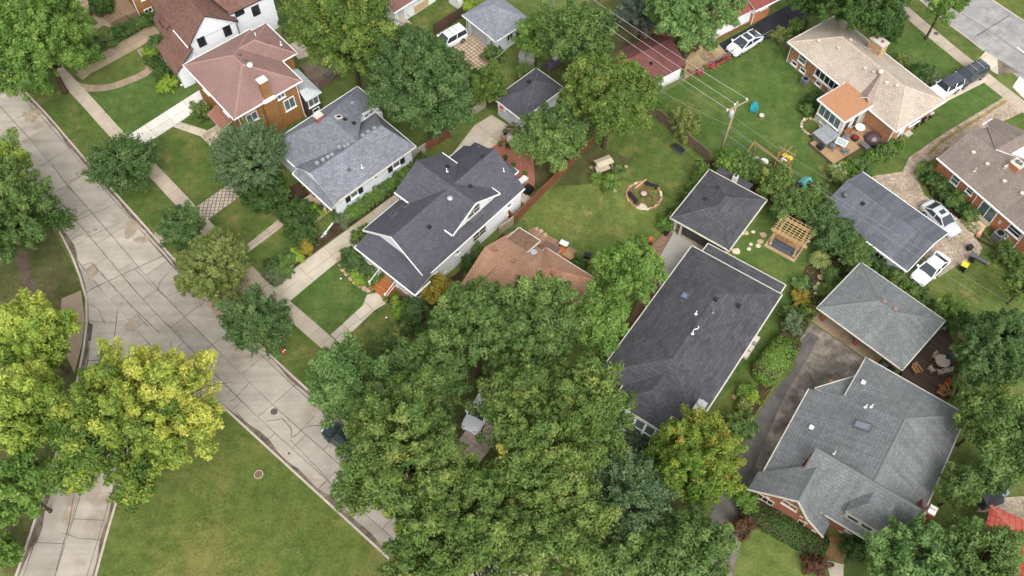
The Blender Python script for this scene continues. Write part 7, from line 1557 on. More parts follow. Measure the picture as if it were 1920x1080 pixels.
p = at(1331, 92); t = thing('kettle_grill', 'black round barbecue on the tan patio', 'grill', (p.x, p.y)); MB().lathe([(.05, .5), (.28, .58), (.33, .75), (.26, .92), (.05, .98)], n=14).build('bowl', BLACK, t, True)
for k in range(3): MB().tube([(.15 * math.cos(k * 2.09), .15 * math.sin(k * 2.09), .6), (.3 * math.cos(k * 2.09), .3 * math.sin(k * 2.09), 0)], .02, 6).build('leg', STEEL, t)
p = at(1335, 80); o = MB().box(-.12, .12, -.1, .1, 0, 2.0).build('white_board', OFFWHITE); o.location = p; o.rotation_euler = (rad(18), rad(10), .3); tag(o, 'tall white board leaning beside the far brick house', 'board')
p = at(1326, 106); t = thing('hose', 'coiled garden hose on the tan patio', 'hose', (p.x, p.y)); m = MB(); m.tube([((.25 + .02 * k) * math.cos(k * .55), (.25 + .02 * k) * math.sin(k * .55), .03 + .002 * k) for k in range(34)], .025, 5); m.build('coil', paint('hose_green', S(96, 100, 90), .6), t)
p = at(1852, 935, 0); t = thing('covered_furniture', 'dark grey covered furniture beside the red tile roof', 'cover', (p.x, p.y), .3); MB().faces([(-1.1, -.8, 0), (1.1, -.8, 0), (1.1, .8, 0), (-1.1, .8, 0), (-.9, -.6, .8), (.9, -.5, .9), (.8, .6, .75), (-.8, .5, .95)], [(0, 1, 5, 4), (1, 2, 6, 5), (2, 3, 7, 6), (3, 0, 4, 7), (4, 5, 6, 7)]).build('cover', paint('charcoal_vinyl', S(66, 66, 72), .5), t); MB().box(.9, 1.7, -.3, .5, 0, .75).build('pale_cube', paint('pale_blue_tarp', S(150, 162, 178), .7), t)
chair('white garden chair by the stucco porch', 293, 119, rad(-130), OFFWHITE, name='garden_chair'); pot('white lantern pot at the round bed', 342, 163, .15, .35, WHITE); pot('white globe pot by the stucco porch plants', 296, 107, .14, .3, WHITE); pot('blue pot at the stucco porch corner', 350, 160, .18, .35, paint('blue_pot', S(128, 140, 160), .5))
chair('grey deck chair behind the tan brick house', 615, 148, rad(60), GREYPL, name='patio_chair'); d = root('rear_deck'); region_slabs(d, [(560, 125), (600, 105), (640, 140), (600, 170)], (560, 125), rad(44), 3, .3, wood('grey_deck', S(128, 112, 98)), .12, 'board', .02); d = root('rear_path'); region_slabs(d, [(540, 85), (570, 70), (580, 105), (560, 112)], (545, 85), rad(44), 2, 2, C_DRIVE, .05)
p = at(620, 152); t = thing('round_table', 'grey round table on the rear deck behind the tan brick house', 'table', (p.x, p.y, .12)); MB().lathe([(.6, .7), (.62, .73), (.6, .76)], n=18).build('table_top', GREYPL, t); MB().tube([(0, 0, 0), (0, 0, .7)], .05, 8).build('pedestal', GREYPL, t)
# dark canopy behind the stucco house
p = at(548, 6); t = thing('patio_canopy', 'dark blue patio canopy at the top edge behind the stucco house', 'canopy', (p.x, p.y), rad(20)); MB().faces([(-1.6, -1.3, 2.2), (1.6, -1.3, 2.2), (1.6, 1.3, 2.2), (-1.6, 1.3, 2.2), (0, 0, 2.8)], [(0, 1, 4), (1, 2, 4), (2, 3, 4), (3, 0, 4)]).build('canopy', paint('navy_canvas', S(52, 58, 78), .8), t)
for x in (-1.5, 1.5):
    for y in (-1.2, 1.2): MB().bar((x, y, 0), (x, y, 2.2), .06, .06).build('post', BLACK, t)
# ================================================================== TREES AND PLANTS
def leafmat(p): return foliage('leaves_' + p, PAL[p])
def unit(v): return v / np.maximum(1e-9, np.linalg.norm(v, axis=-1, keepdims=True))
def leaf_quads(c, nrm, rng, l, w):
    n = len(c); r = unit(rng.normal(size=(n, 3))); t = unit(np.cross(nrm, r)); b = np.cross(nrm, t)
    s = rng.uniform(.6, 1.4, (n, 1))
    V = np.stack([c - t * l * s - b * w * s, c - t * l * s * .8 + b * w * s, c + t * l * s], 1).reshape(-1, 3)
    return V, np.arange(3 * n).reshape(n, 3)
def crown_mesh(rng, R, clump=.75, leaf=.2, nl=13, cover=1.12, lobe=.44, grad=(0, 0, 0), tvar=.15, spiky=0.0, low=-.3, inner=.25):
    """leaf faces gathered in clumps on the lobes of a crown; R = radii. Returns V, F, tint, lobe centres"""
    R = np.array(R, float); Rm = R.mean()
    k = np.arange(nl) + .5; zz = 1 - (1 - low) * k / nl; ph = k * 2.39996 + rng.uniform(0, 6.28)
    dirs = np.stack([np.sqrt(np.maximum(0, 1 - zz ** 2)) * np.cos(ph), np.sqrt(np.maximum(0, 1 - zz ** 2)) * np.sin(ph), zz], 1)
    dirs = unit(dirs + rng.normal(size=dirs.shape) * .16)
    lr = Rm * lobe * rng.uniform(.6, 1.35, nl)
    f1, f2 = rng.uniform(0, 6.28, 2); az = np.arctan2(dirs[:, 1], dirs[:, 0])
    wob = 1 + .13 * np.sin(2 * az + f1) + .11 * np.sin(3 * az + f2 + 2 * dirs[:, 2]) + .08 * np.sin(5 * az + f1 - f2)
    L = dirs * (R - lr[:, None] * .85) * (wob * rng.uniform(.82, 1.12, nl))[:, None]
    L = np.vstack([L, [[0, 0, 0]]]); lr = np.append(lr, Rm * .58)
    C, D = [], []
    for i in range(len(L)):
        m = max(6, int(5.2 * (lr[i] / clump) ** 2))
        d = unit(rng.normal(size=(m, 3))); p = L[i] + d * lr[i] * rng.uniform(.82, 1.06, (m, 1))
        q = np.linalg.norm(p[:, None] - L[None], axis=2) / lr[None]; q[:, i] = 9
        keep = (q.min(1) > .8) | (rng.random(m) < inner * .35)
        keep &= (p[:, 2] > low * R[2] * 1.5) & ((d[:, 2] > -.55) | (rng.random(m) < .3))
        C.append(p[keep]); D.append(d[keep])
    C = np.vstack(C); D = np.vstack(D); nc = len(C)
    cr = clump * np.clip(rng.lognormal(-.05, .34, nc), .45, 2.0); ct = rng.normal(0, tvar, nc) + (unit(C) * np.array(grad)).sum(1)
    per = np.maximum(8, (cover * 6.28 * cr ** 2 / (2 * leaf * leaf * .52)).astype(int)); idx = np.repeat(np.arange(nc), per); n = len(idx)
    d = unit(rng.normal(size=(n, 3)) + D[idx] * .4 + np.array([0, 0, .2]))
    T = unit(D * .55 + unit(C) * .6 + np.array([0, 0, .25]) + rng.normal(size=C.shape) * .35)      # each clump is a spray of twigs
    tt = rng.uniform(-.5, 1.35, (n, 1)); thin = np.clip(1.15 - .62 * np.abs(tt - .1), .15, 1)
    c = C[idx] + T[idx] * cr[idx, None] * tt + d * cr[idx, None] * rng.uniform(.2, .95, (n, 1)) ** .7 * thin
    if spiky: c += unit(C[idx] + np.array([0, 0, Rm * .3])) * (rng.random((n, 1)) ** 3) * spiky
    nrm = unit(d * .8 + D[idx] * .25 + np.array([0, 0, .3]) + rng.normal(size=(n, 3)) * .46)
    V, F = leaf_quads(c, nrm, rng, leaf, leaf * .52)
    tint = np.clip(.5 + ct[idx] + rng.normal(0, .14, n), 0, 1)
    return V, F, tint, L[:-1]
def px_scale(p): return (p - Vector((0, 0, CAM_H))).dot(_F) / FPX
SEED = [100]
def plant(name, label, cat, px, py, rpx, zc, pal, group=None, ry=1.0, rz=.85, trunk=True, base_dx=0.0, base_dy=0.0, tr=None, **kw):
    """a tree or shrub whose crown centre is surveyed at height zc with a radius of rpx survey pixels"""
    SEED[0] += 1; rng = np.random.default_rng(SEED[0])
    p = at(px, py, zc); R = max(rpx * px_scale(p) * .8, rpx * px_scale(p) - kw.get('clump', .7) * .75)
    t = thing(name, label, cat, (p.x + base_dx, p.y + base_dy, 0), 0, group)
    V, F, tint, L = crown_mesh(rng, (R, R * ry, R * rz), **kw)
    V = V + np.array([-base_dx, -base_dy, zc])
    V[:, 2] = np.maximum(V[:, 2], .04)
    mesh_np('crown', V, F, leafmat(pal), tint, t)
    if trunk:
        r0 = tr or max(.08, R * .065); m = MB(); h = max(.5, zc - R * rz * .45)
        top = Vector((-base_dx * .7, -base_dy * .7, h)); mid = Vector((top.x * .4 + R * .03, top.y * .4, h * .5))
        m.tube([(0, 0, -.1), (0, 0, .15), mid, top], [r0 * 1.5, r0 * 1.1, r0 * .9, r0 * .72], 9)
        for q in L:
            e = Vector((q[0] - base_dx, q[1] - base_dy, q[2] + zc)); s = mid.lerp(top, .3 + .7 * rng.random())
            k = s.lerp(e, .5) + Vector((rng.normal() * R * .05, rng.normal() * R * .05, R * .06))
            m.tube([s, k, e], [r0 * .5, r0 * .3, r0 * .1], 6)
        if R > 4:
            for q in range(16):
                e0 = Vector(L[rng.integers(len(L))]) * .8; dr = e0.normalized() + Vector(rng.normal(size=3)) * .35; o_ = Vector((-base_dx, -base_dy, zc)); ln_ = R * rng.uniform(.2, .42)
                p1 = e0 + dr * ln_ * .6; p2 = e0 + dr * ln_ + Vector(rng.normal(size=3)) * .35; m.tube([e0 + o_, p1 + o_, p2 + o_], [.045, .03, .012], 4); m.tube([p1 + o_, p1 + o_ + (p2 - p1) * .8 + Vector(rng.normal(size=3)) * .5], [.022, .01], 4)
        m.build('trunk', BARK, t, True)
    return t
BIG = dict(clump=.62, leaf=.145, nl=34, lobe=.26)
MED = dict(clump=.42, leaf=.12, nl=26, lobe=.3)
SMALL = dict(clump=.34, leaf=.095, nl=9, lobe=.46)
FINE = dict(clump=.36, leaf=.105, nl=24, lobe=.32)

# -- trees on the west side of the street
plant('shade_tree', 'large bright green tree filling the top left corner beside the sidewalk', 'tree', 72, 88, 100, 7.0, 'bright', rz=1.0, **BIG)
plant('shade_tree', 'dark green tree behind the corner tree at the top left edge', 'tree', 0, 30, 70, 7.0, 'mid', **BIG)
plant('shade_tree', 'mid green tree on the left edge above the dark path', 'tree', 8, 400, 98, 6.0, 'mid', rz=.95, grad=(-.15, .15, .1), **BIG)
plant('shade_tree', 'yellow-green tree at the left edge just above the mid green one', 'tree', -22, 320, 66, 6.0, 'ygreen', **BIG)
plant('shade_tree', 'yellow-green tree at the left edge beside the street corner', 'tree', 64, 634, 78, 7.0, 'ygreen', rz=.9, grad=(0, .15, .12), **BIG)
plant('shade_tree', 'large lime-green tree on the left edge next to the yellow tree', 'tree', 40, 778, 88, 7.5, 'ygreen', rz=1.0, grad=(-.15, .1, .12), **BIG)
plant('shade_tree', 'lower green tree at the left edge beside the branch street', 'tree', 35, 915, 62, 6.0, 'bright', **BIG)
plant('yellow_tree', 'big yellow-leaved tree standing in the fork of the two streets', 'tree', 270, 785, 146, 8.0, 'yellow', ry=.95, rz=.85, grad=(.28, .3, .06), tvar=.22, **dict(BIG, nl=46, lobe=.22))
plant('shrub', 'low green shrub tip at the left bottom corner', 'shrub', 5, 1040, 28, 2, 'bright', **MED)
# -- street trees on the verge
plant('street_tree', 'spiky dark green street tree on the verge by the white driveway', 'tree', 232, 313, 55, 3.6, 'dark', spiky=.9, rz=.9, **MED)
plant('street_tree', 'small round dark green street tree beside the carriage walk', 'tree', 342, 430, 39, 3.2, 'dark', rz=.95, **MED)
plant('street_tree', 'olive-brown street tree with fine leaves on the verge', 'tree', 402, 508, 66, 3.8, 'olive', rz=.95, **dict(FINE, nl=30))
plant('street_tree', 'dark green street tree beside the driveway apron', 'tree', 480, 607, 60, 4.0, 'dark', rz=.9, spiky=.5, **MED)
plant('spiky_tree', 'grey-green feathery tree in front of the brick house', 'tree', 470, 300, 60, 3.6, 'blue', rz=.95, spiky=1.0, **dict(FINE, nl=30))
# -- back garden trees, centre
plant('tall_tree', 'tall light green tree with yellow tips beside the tan brick house', 'tree', 652, 62, 82, 9.0, 'tips', rz=1.35, spiky=1.0, **dict(BIG, nl=46, lobe=.22))
plant('maple_tree', 'huge dense dark green tree behind the grey roofed bungalow', 'tree', 798, 165, 95, 7.0, 'dark', ry=1.0, rz=1.2, **dict(BIG, nl=46, lobe=.22, cover=1.1))
plant('maple_tree', 'smaller dark green tree tucked behind the huge dense one', 'tree', 742, 105, 55, 6.5, 'dark', rz=1.2, **BIG)
plant('ornamental_tree', 'low yellow-olive tree beside the paver court', 'tree', 912, 165, 40, 3.0, 'tips', rz=1.0, **FINE)
plant('shade_tree', 'dense dark green tree behind the small grey shed', 'tree', 1078, 72, 62, 6.5, 'mid', rz=1.0, **BIG)
plant('shade_tree', 'light green thin tree with bare twigs over the small grey shed', 'tree', 1005, 68, 44, 5.5, 'bright', cover=.55, **{k: v for k, v in MED.items() if k != 'cover'})
plant('shade_tree', 'big green tree with yellow upper leaves by the red roofed garage', 'tree', 1143, 188, 80, 7.5, 'tips', rz=1.1, grad=(0, .1, .1), **BIG)
plant('shade_tree', 'rounded green tree overhanging the brick patio', 'tree', 1032, 262, 62, 5.0, 'mid', rz=.95, grad=(.1, -.25, 0), **dict(BIG, clump=.7))
plant('shade_tree', 'tall pale green tree shading the far brick house', 'tree', 1300, 18, 92, 8.5, 'pale', rz=.85, **BIG)
plant('spruce_tree', 'blue-grey spruce at the top edge next to the pale green tree', 'tree', 1205, 22, 42, 4.0, 'spruce', rz=1.3, spiky=.8, **FINE)
plant('shade_tree', 'dark green tree at the top edge behind the tan roofed house', 'tree', 1615, 8, 72, 7.0, 'deep', **BIG)
plant('shade_tree', 'small dark tree at the top edge over the blacktop drive', 'tree', 1525, 0, 38, 5.0, 'deep', **MED)
plant('street_tree', 'green street tree overhanging the far road at the top edge', 'tree', 1772, 0, 42, 6.0, 'bright', **MED)
plant('garden_tree', 'bright green tree beside the pale garage drive', 'tree', 1180, 512, 58, 5.0, 'fresh', rz=1.0, **dict(BIG, clump=.65))
plant('garden_tree', 'vivid fresh green tree between the two dark roofs', 'tree', 1122, 606, 54, 5.5, 'fresh', rz=.9, **dict(BIG, clump=.65))
plant('shade_tree', 'deep green tree over the street side of the clay roofed house', 'tree', 890, 626, 90, 8.0, 'mid', rz=.85, **BIG)
plant('shade_tree', 'tall green tree covering the middle of the clay roof', 'tree', 1002, 610, 88, 8.5, 'mid', rz=.85, grad=(0, .12, .05), **BIG)
plant('shade_tree', 'pale green tree overhanging the dark parked car', 'tree', 660, 728, 80, 6.0, 'pale', rz=.85, **dict(BIG, clump=.75))
plant('shade_tree', 'mid green tree between the sidewalk and the huge street tree', 'tree', 795, 722, 78, 6.5, 'mid', **BIG)
plant('huge_tree', 'left crown of the huge tree mass hanging over the street', 'tree', 757, 852, 128, 9.5, 'olivemid', rz=.7, **dict(BIG, nl=46, lobe=.22))
plant('huge_tree', 'upper crown of the huge tree mass right of the half hidden white car', 'tree', 1022, 845, 108, 10.0, 'olivemid', rz=.65, cover=.85, **{k: v for k, v in dict(BIG, nl=46, lobe=.22).items() if k != 'cover'})
plant('huge_tree', 'crown of the huge tree mass reaching onto the wide dark roof', 'tree', 1098, 762, 88, 9.0, 'olivemid', rz=.8, **BIG)
plant('huge_tree', 'lowest crown of the huge tree mass at the bottom edge', 'tree', 860, 1010, 132, 9.0, 'olivemid', rz=.7, **dict(BIG, nl=46, lobe=.22))
plant('huge_tree', 'right crown of the huge tree mass near the bottom edge', 'tree', 1040, 985, 105, 8.5, 'olivemid', rz=.75, **BIG)
plant('huge_tree', 'small upper crown of the huge tree mass above the white car', 'tree', 962, 745, 66, 9.0, 'olivemid', rz=.8, **BIG)
plant('orange_tree', 'round green tree turning orange in front of the wide dark roof', 'tree', 1303, 868, 88, 5.5, 'autumn', rz=.95, grad=(.12, .16, .02), **dict(BIG, clump=.5, leaf=.13, nl=40, lobe=.24))
plant('evergreen_tree', 'feathery blue-green evergreen below the orange tinted tree', 'tree', 1172, 930, 72, 5.5, 'blue', rz=1.0, spiky=1.2, **dict(FINE, clump=.42, leaf=.105, nl=34))
plant('shade_tree', 'green tree at the bottom edge beside the asphalt driveway', 'tree', 1290, 1045, 80, 6.0, 'mid', **BIG)
plant('shade_tree', 'low green tree at the bottom between the driveway trees', 'tree', 1180, 1060, 70, 6.0, 'mid', **BIG)
plant('shade_tree', 'dark green tree on the right edge beyond the timber deck', 'tree', 1872, 655, 72, 6.0, 'dark', rz=.95, **dict(MED, nl=34))
plant('shade_tree', 'yellow-green tree on the right edge beside the grey-green roof', 'tree', 1850, 785, 52, 6.0, 'olivemid', **BIG)
plant('shade_tree', 'dark green tree at the right edge below the yellow-green one', 'tree', 1895, 830, 70, 6.5, 'mid', **BIG)
plant('shade_tree', 'small rounded green tree by the brick chimney', 'tree', 1802, 915, 42, 4.5, 'mid', **MED)
plant('shade_tree', 'broad green tree at the bottom right hiding the cottage corner', 'tree', 1705, 1068, 86, 6.0, 'pale', rz=.8, grad=(-.1, 0, -.1), **BIG)
plant('shade_tree', 'green tree at the bottom right beside the red tile roof', 'tree', 1830, 1050, 82, 6.0, 'mid', rz=.8, **BIG)
plant('shade_tree', 'olive tree at the right edge above the backyard lawn', 'tree', 1915, 540, 34, 3.0, 'olivemid', **MED)
# -- shrubs
def shrub(label, px, py, rpx, zc, pal, rz=.8, style=SMALL, name='shrub', **kw): return plant(name, label, 'shrub', px, py, rpx, zc, pal, rz=rz, trunk=False, **dict(style, **kw))
shrub('dark clipped yew mound beside the paver drive', 500, 365, 46, .9, 'deep', .6)
shrub('large dark clipped yew in front of the bungalow porch', 562, 408, 40, 1.0, 'deep', .75)
shrub('lower half of the clipped yew pair by the bungalow path', 570, 440, 28, .8, 'deep', .7)
shrub('small bright green bush below the hanging flag', 598, 396, 14, .6, 'lime')
shrub('round clipped olive-green bush beside the white porch', 661, 486, 23, .9, 'dark', .9, FINE)
shrub('loose yellow-green bush at the porch corner above the round one', 677, 440, 17, .8, 'tips')
shrub('dark rounded bush at the right of the porch steps', 778, 580, 28, 1.0, 'dark')
shrub('dark mounded bush below the porch bush', 770, 608, 22, .8, 'deep')
shrub('tall yellow-flecked bush at the white house corner', 824, 552, 32, 1.6, 'gold', .9, MED)
shrub('tiny lime ball bush by the front path', 747, 577, 7, .4, 'lime')
shrub('second tiny lime ball bush by the front path', 754, 585, 6, .4, 'lime')
shrub('lime plant in the porch flower bed', 666, 517, 6, .35, 'lime'); shrub('lime ball in the middle of the porch bed', 677, 526, 6, .35, 'lime')
shrub('dark green plant in the porch bed near the stones', 690, 512, 9, .4, 'dark'); shrub('green plant in the porch bed beside the steps', 697, 528, 8, .4, 'mid'); shrub('pale green plant against the porch rail', 707, 507, 8, .5, 'pale'); shrub('green perennial at the back of the porch bed', 680, 500, 8, .4, 'dark')
shrub('small rose bush at the end of the lawn bed', 748, 622, 14, .6, 'olive'); shrub('small dark bush at the tip of the lawn bed', 725, 640, 10, .4, 'mid'); shrub('bushy green clump under the pale street side tree', 715, 655, 15, .7, 'mid')
for i, (x, y, r, p) in enumerate([(507, 517, 8, 'grey'), (520, 507, 9, 'mid'), (533, 497, 8, 'bright'), (544, 487, 9, 'mid'), (558, 480, 9, 'lime'), (575, 465, 9, 'gold'), (523, 522, 7, 'grey'), (540, 508, 7, 'mid'), (508, 497, 7, 'deep')]):
    shrub(('grey-green tuft', 'green clump', 'bright bush', 'rounded bush', 'lime bush', 'golden clump', 'silvery edging tuft', 'leafy edging clump', 'dark edging clump')[i] + ' in the long bed beside the wide driveway', x, y, r, .35, p)
for i, (x, y, r, p) in enumerate([(640, 410, 14, 'grey'), (662, 400, 11, 'bright'), (680, 388, 11, 'mid'), (697, 374, 11, 'bright'), (714, 362, 10, 'mid'), (730, 350, 10, 'bright'), (745, 338, 10, 'mid'), (760, 326, 10, 'bright'), (775, 314, 9, 'mid'), (788, 303, 8, 'deep')]):
    shrub('%s bush, %s of the row along the bungalow side wall' % ('green', ('first', 'second', 'third', 'fourth', 'fifth', 'sixth', 'seventh', 'eighth', 'ninth', 'last')[i]), x, y, r, .45, p)
for i, (x, y, r, p) in enumerate([(170, 97, 17, 'mid'), (190, 82, 15, 'deep'), (207, 74, 15, 'mid'), (225, 63, 14, 'deep'), (243, 53, 13, 'deep'), (260, 46, 12, 'mid'), (278, 37, 12, 'deep')]):
    shrub('hedge bush, %s from the corner tree, beside the old driveway' % ('first', 'second', 'third', 'fourth', 'fifth', 'sixth', 'seventh')[i], x, y, r, .8, p)
shrub('bright yellow-green bush in the round lawn bed', 318, 158, 17, .6, 'lime'); shrub('dark green plants beside the white porch corner', 305, 142, 16, .6, 'deep'); shrub('yellow-green bush by the curved path', 280, 103, 11, .5, 'lime'); shrub('green bush beside the stucco porch step', 288, 92, 12, .5, 'mid'); shrub('dark plant below the white lantern', 290, 118, 11, .5, 'deep'); shrub('dark bush at the stucco house corner', 290, 75, 10, .6, 'dark')
shrub('rounded bush beside the brick house stoop', 378, 213, 20, .9, 'mid'); shrub('bush at the stucco house rear wall', 530, 38, 10, .7, 'deep'); shrub('dark bush behind the red roofed rear corner', 545, 55, 12, .6, 'mid')
shrub('dark green bush at the top left stairs', 190, 10, 22, 1.0, 'deep', .8, MED)
shrub('bush spilling over the raised planter in the paver court', 928, 106, 20, .6, 'mid'); shrub('ivy bush on the white garage wall', 985, 140, 20, 1.0, 'mid', .8); shrub('pale bush behind the grey garage corner', 880, 10, 10, .6, 'lime')
shrub('grey-green conifer bush in the lush back yard', 1286, 232, 27, 1.4, 'olive', 1.0, FINE, spiky=.5)
shrub('climbing green bush at the end of the weathered fence', 1320, 322, 15, .8, 'bright'); shrub('leafy bush at the corner of the open garage', 1250, 420, 15, .7, 'bright'); shrub('vine bush along the open garage wall', 1272, 398, 14, .8, 'mid'); shrub('vine bush halfway along the open garage wall', 1290, 372, 13, .8, 'mid'); shrub('vine bush near the back of the open garage', 1307, 345, 13, .8, 'bright'); shrub('bush by the tall clay pots', 1202, 455, 11, .5, 'bright')
for i, (x, y, r, z, p) in enumerate([(1365, 305, 24, 1.2, 'bright'), (1395, 315, 26, 1.3, 'mid'), (1425, 330, 22, 1.3, 'mid'), (1452, 350, 40, 2.2, 'olivemid'), (1485, 385, 40, 2.4, 'mid'), (1520, 375, 40, 2.4, 'mid'), (1545, 415, 42, 2.4, 'dark'), (1580, 445, 40, 2.2, 'dark'), (1600, 480, 34, 1.8, 'mid')]):
    shrub('tall hedge bush, %s from the pole along the back of the dark garage' % ('nearest', 'second', 'third', 'fourth', 'fifth', 'sixth', 'seventh', 'eighth', 'farthest')[i], x, y, r * .86, z, p, .85, MED)
shrub('dark hedge bush behind the timber pergola', 1555, 455, 26, 1.8, 'dark', 1.0, MED)
for i, (x, y, r, p) in enumerate([(1734, 318, 14, 'mid'), (1742, 338, 14, 'deep'), (1757, 352, 13, 'mid'), (1772, 365, 14, 'deep'), (1788, 378, 14, 'mid'), (1805, 393, 13, 'deep'), (1817, 405, 10, 'mid')]):
    shrub('green bush, %s along the orange brick wall' % ('first', 'second', 'third', 'fourth', 'fifth', 'sixth', 'last')[i], x, y, r, .6, p)
for i, (x, y, r, p) in enumerate([(1590, 325, 16, 'bright'), (1612, 312, 17, 'mid'), (1635, 300, 16, 'bright'), (1655, 288, 15, 'mid'), (1675, 276, 14, 'bright'), (1572, 335, 14, 'straw'), (1625, 318, 14, 'mid')]):
    shrub('leafy bush, %s in the bed between the back deck and gravel drive' % ('second from the deck', 'third', 'fourth', 'fifth', 'last by the house', 'first with pale leaves', 'lowest')[i], x, y, r, .6, p)
shrub('bush at the corner of the tan roofed house', 1497, 55, 18, .8, 'mid'); shrub('straggly bush by the chain link corner', 1465, 68, 16, .8, 'olive'); shrub('bush under the bay window', 1522, 186, 13, .6, 'deep'); shrub('small bush left of the sun room', 1512, 205, 11, .5, 'mid')
shrub('tall dark arborvitae beside the big chimney', 1668, 62, 22, 1.9, 'deep', 1.4, FINE); shrub('low reddish bush by the front wall of the tan roofed house', 1690, 118, 13, .6, 'olive'); shrub('upright arborvitae near the white jeep', 1713, 142, 13, 1.0, 'deep', 1.5, FINE); shrub('second upright arborvitae near the white jeep', 1728, 142, 12, 1.0, 'deep', 1.5, FINE); shrub('pale feathery bush in front of the white jeep', 1745, 152, 17, .6, 'grey')
shrub('rounded evergreen behind the far garage corner', 1775, 585, 26, 1.6, 'bright', 1.1, FINE); shrub('evergreen at the end of the deck railing', 1800, 605, 24, 1.5, 'deep', 1.0, FINE); shrub('leafy bush between the two garages', 1675, 520, 20, .7, 'mid'); shrub('leafy vine bush along the grey-green garage', 1700, 545, 20, .7, 'bright'); shrub('vine bush near the white sedan bumper', 1728, 562, 18, .6, 'mid'); shrub('bush against the slate garage wall', 1650, 505, 18, .8, 'dark'); shrub('tall bush at the slate garage corner', 1618, 470, 22, 1.3, 'dark', .9, MED)
shrub('golden bush in the perennial garden', 1500, 560, 14, .6, 'gold'); shrub('yellow-green bush below the golden one', 1507, 588, 15, .5, 'tips'); shrub('grey-green bush above the clipped hedge', 1488, 612, 20, .8, 'grey'); shrub('green perennials beside the garden path', 1500, 535, 12, .4, 'pale'); shrub('leafy perennials below the pergola', 1560, 520, 14, .5, 'mid'); shrub('dark perennials by the grey-green garage', 1575, 545, 13, .4, 'olive'); shrub('small bush at the garage corner', 1522, 582, 9, .5, 'olive'); shrub('bush at the lower garden edge', 1478, 590, 10, .4, 'mid')
shrub('round clipped bush beside the asphalt driveway', 1383, 798, 32, 1.0, 'mid', .8); shrub('yellow bush below the clipped hedge', 1407, 745, 11, .5, 'lime'); shrub('low green bush below the clipped hedge', 1402, 728, 13, .5, 'bright'); shrub('small dark bush by the driveway edge', 1392, 765, 9, .4, 'olive')
shrub('bright green conifer at the cottage corner', 1400, 938, 15, .9, 'bright', 1.2, FINE); shrub('reddish barberry at the corner of the dry lawn', 1394, 984, 21, .6, 'red', .7); shrub('dark red shrub beside the cottage path', 1530, 1062, 20, .5, 'red', .7); shrub('dark clipped bush right of the cottage path', 1602, 1030, 26, .8, 'deep', .7)
shrub('green bush at the right edge beside the air conditioner', 1888, 480, 22, .7, 'mid'); shrub('loose bush at the right edge of the back lawn', 1912, 500, 20, .8, 'olivemid')
shrub('red-leaved bush by the far patio', 1295, 90, 14, .6, 'red'); shrub('dark bush under the pale green tree', 1275, 85, 14, .7, 'deep'); shrub('dark shrub behind the clay roof patio', 1085, 495, 12, .5, 'deep'); shrub('shaded bush beside the clay roofed house', 900, 478, 13, .6, 'mid'); shrub('shaded bush below the white side wall', 880, 500, 13, .6, 'deep')
shrub('flowering bush under the bay windows of the wide dark roof', 1190, 822, 20, .9, 'grey', .8); shrub('bush beside the timber deck railing', 1812, 690, 22, .9, 'mid'); shrub('bush below the deck beside the cottage roof', 1800, 735, 22, .8, 'pale'); shrub('dark bush beneath the bay windows', 1230, 845, 18, .8, 'deep')
shrub('leafy bush over the tile roof yard', 1860, 900, 26, 1.5, 'dark', .9, MED)
# clipped hedges: leafy rounded boxes
def hedge(label, p0, p1, w, h, pal, leaf=.1):
    SEED[0] += 1; rng = np.random.default_rng(SEED[0]); a, b = at(*p0), at(*p1); L = (b - a).length; ang = math.atan2(b.y - a.y, b.x - a.x)
    t = thing('hedge', label, 'hedge', ((a.x + b.x) / 2, (a.y + b.y) / 2), ang)
    n = int(1.5 * (L * w + 2 * h * (L + w)) / (2 * leaf * leaf * .62)); q = unit(rng.normal(size=(n, 3))); q[:, 2] = np.abs(q[:, 2]) * 1.2
    k = 1 / (np.abs(q) ** 5).sum(1, keepdims=True) ** .2; s = q * k
    bump = 1 + .035 * np.sin(s[:, :1] * L * 1.9 + 3 * s[:, 1:2]) + rng.normal(0, .02, (n, 1))
    c = s * np.array([L / 2, w / 2, h]) * bump; c[:, 2] = np.maximum(c[:, 2], .05)
    nrm = unit(q + rng.normal(size=(n, 3)) * .4)
    V, F = leaf_quads(c, nrm, rng, leaf, leaf * .62)
    mesh_np('foliage', V, F, leafmat(pal), np.clip(rng.normal(.5, .2, n), 0, 1), t)
    MB().box(-L / 2 * .88, L / 2 * .88, -w / 2 * .86, w / 2 * .86, 0, h * .88).build('woody_core', M_MULCH, t)
hedge('long clipped green hedge beside the asphalt driveway', (1422, 716), (1482, 640), 2.5, 1.5, 'bright')
hedge('low dark clipped hedge in front of the brick cottage', (1402, 955), (1545, 1030), 2.4, .8, 'deep')
hedge('short dark hedge left of the paver drive', (448, 368), (500, 335), 1.6, .9, 'deep')
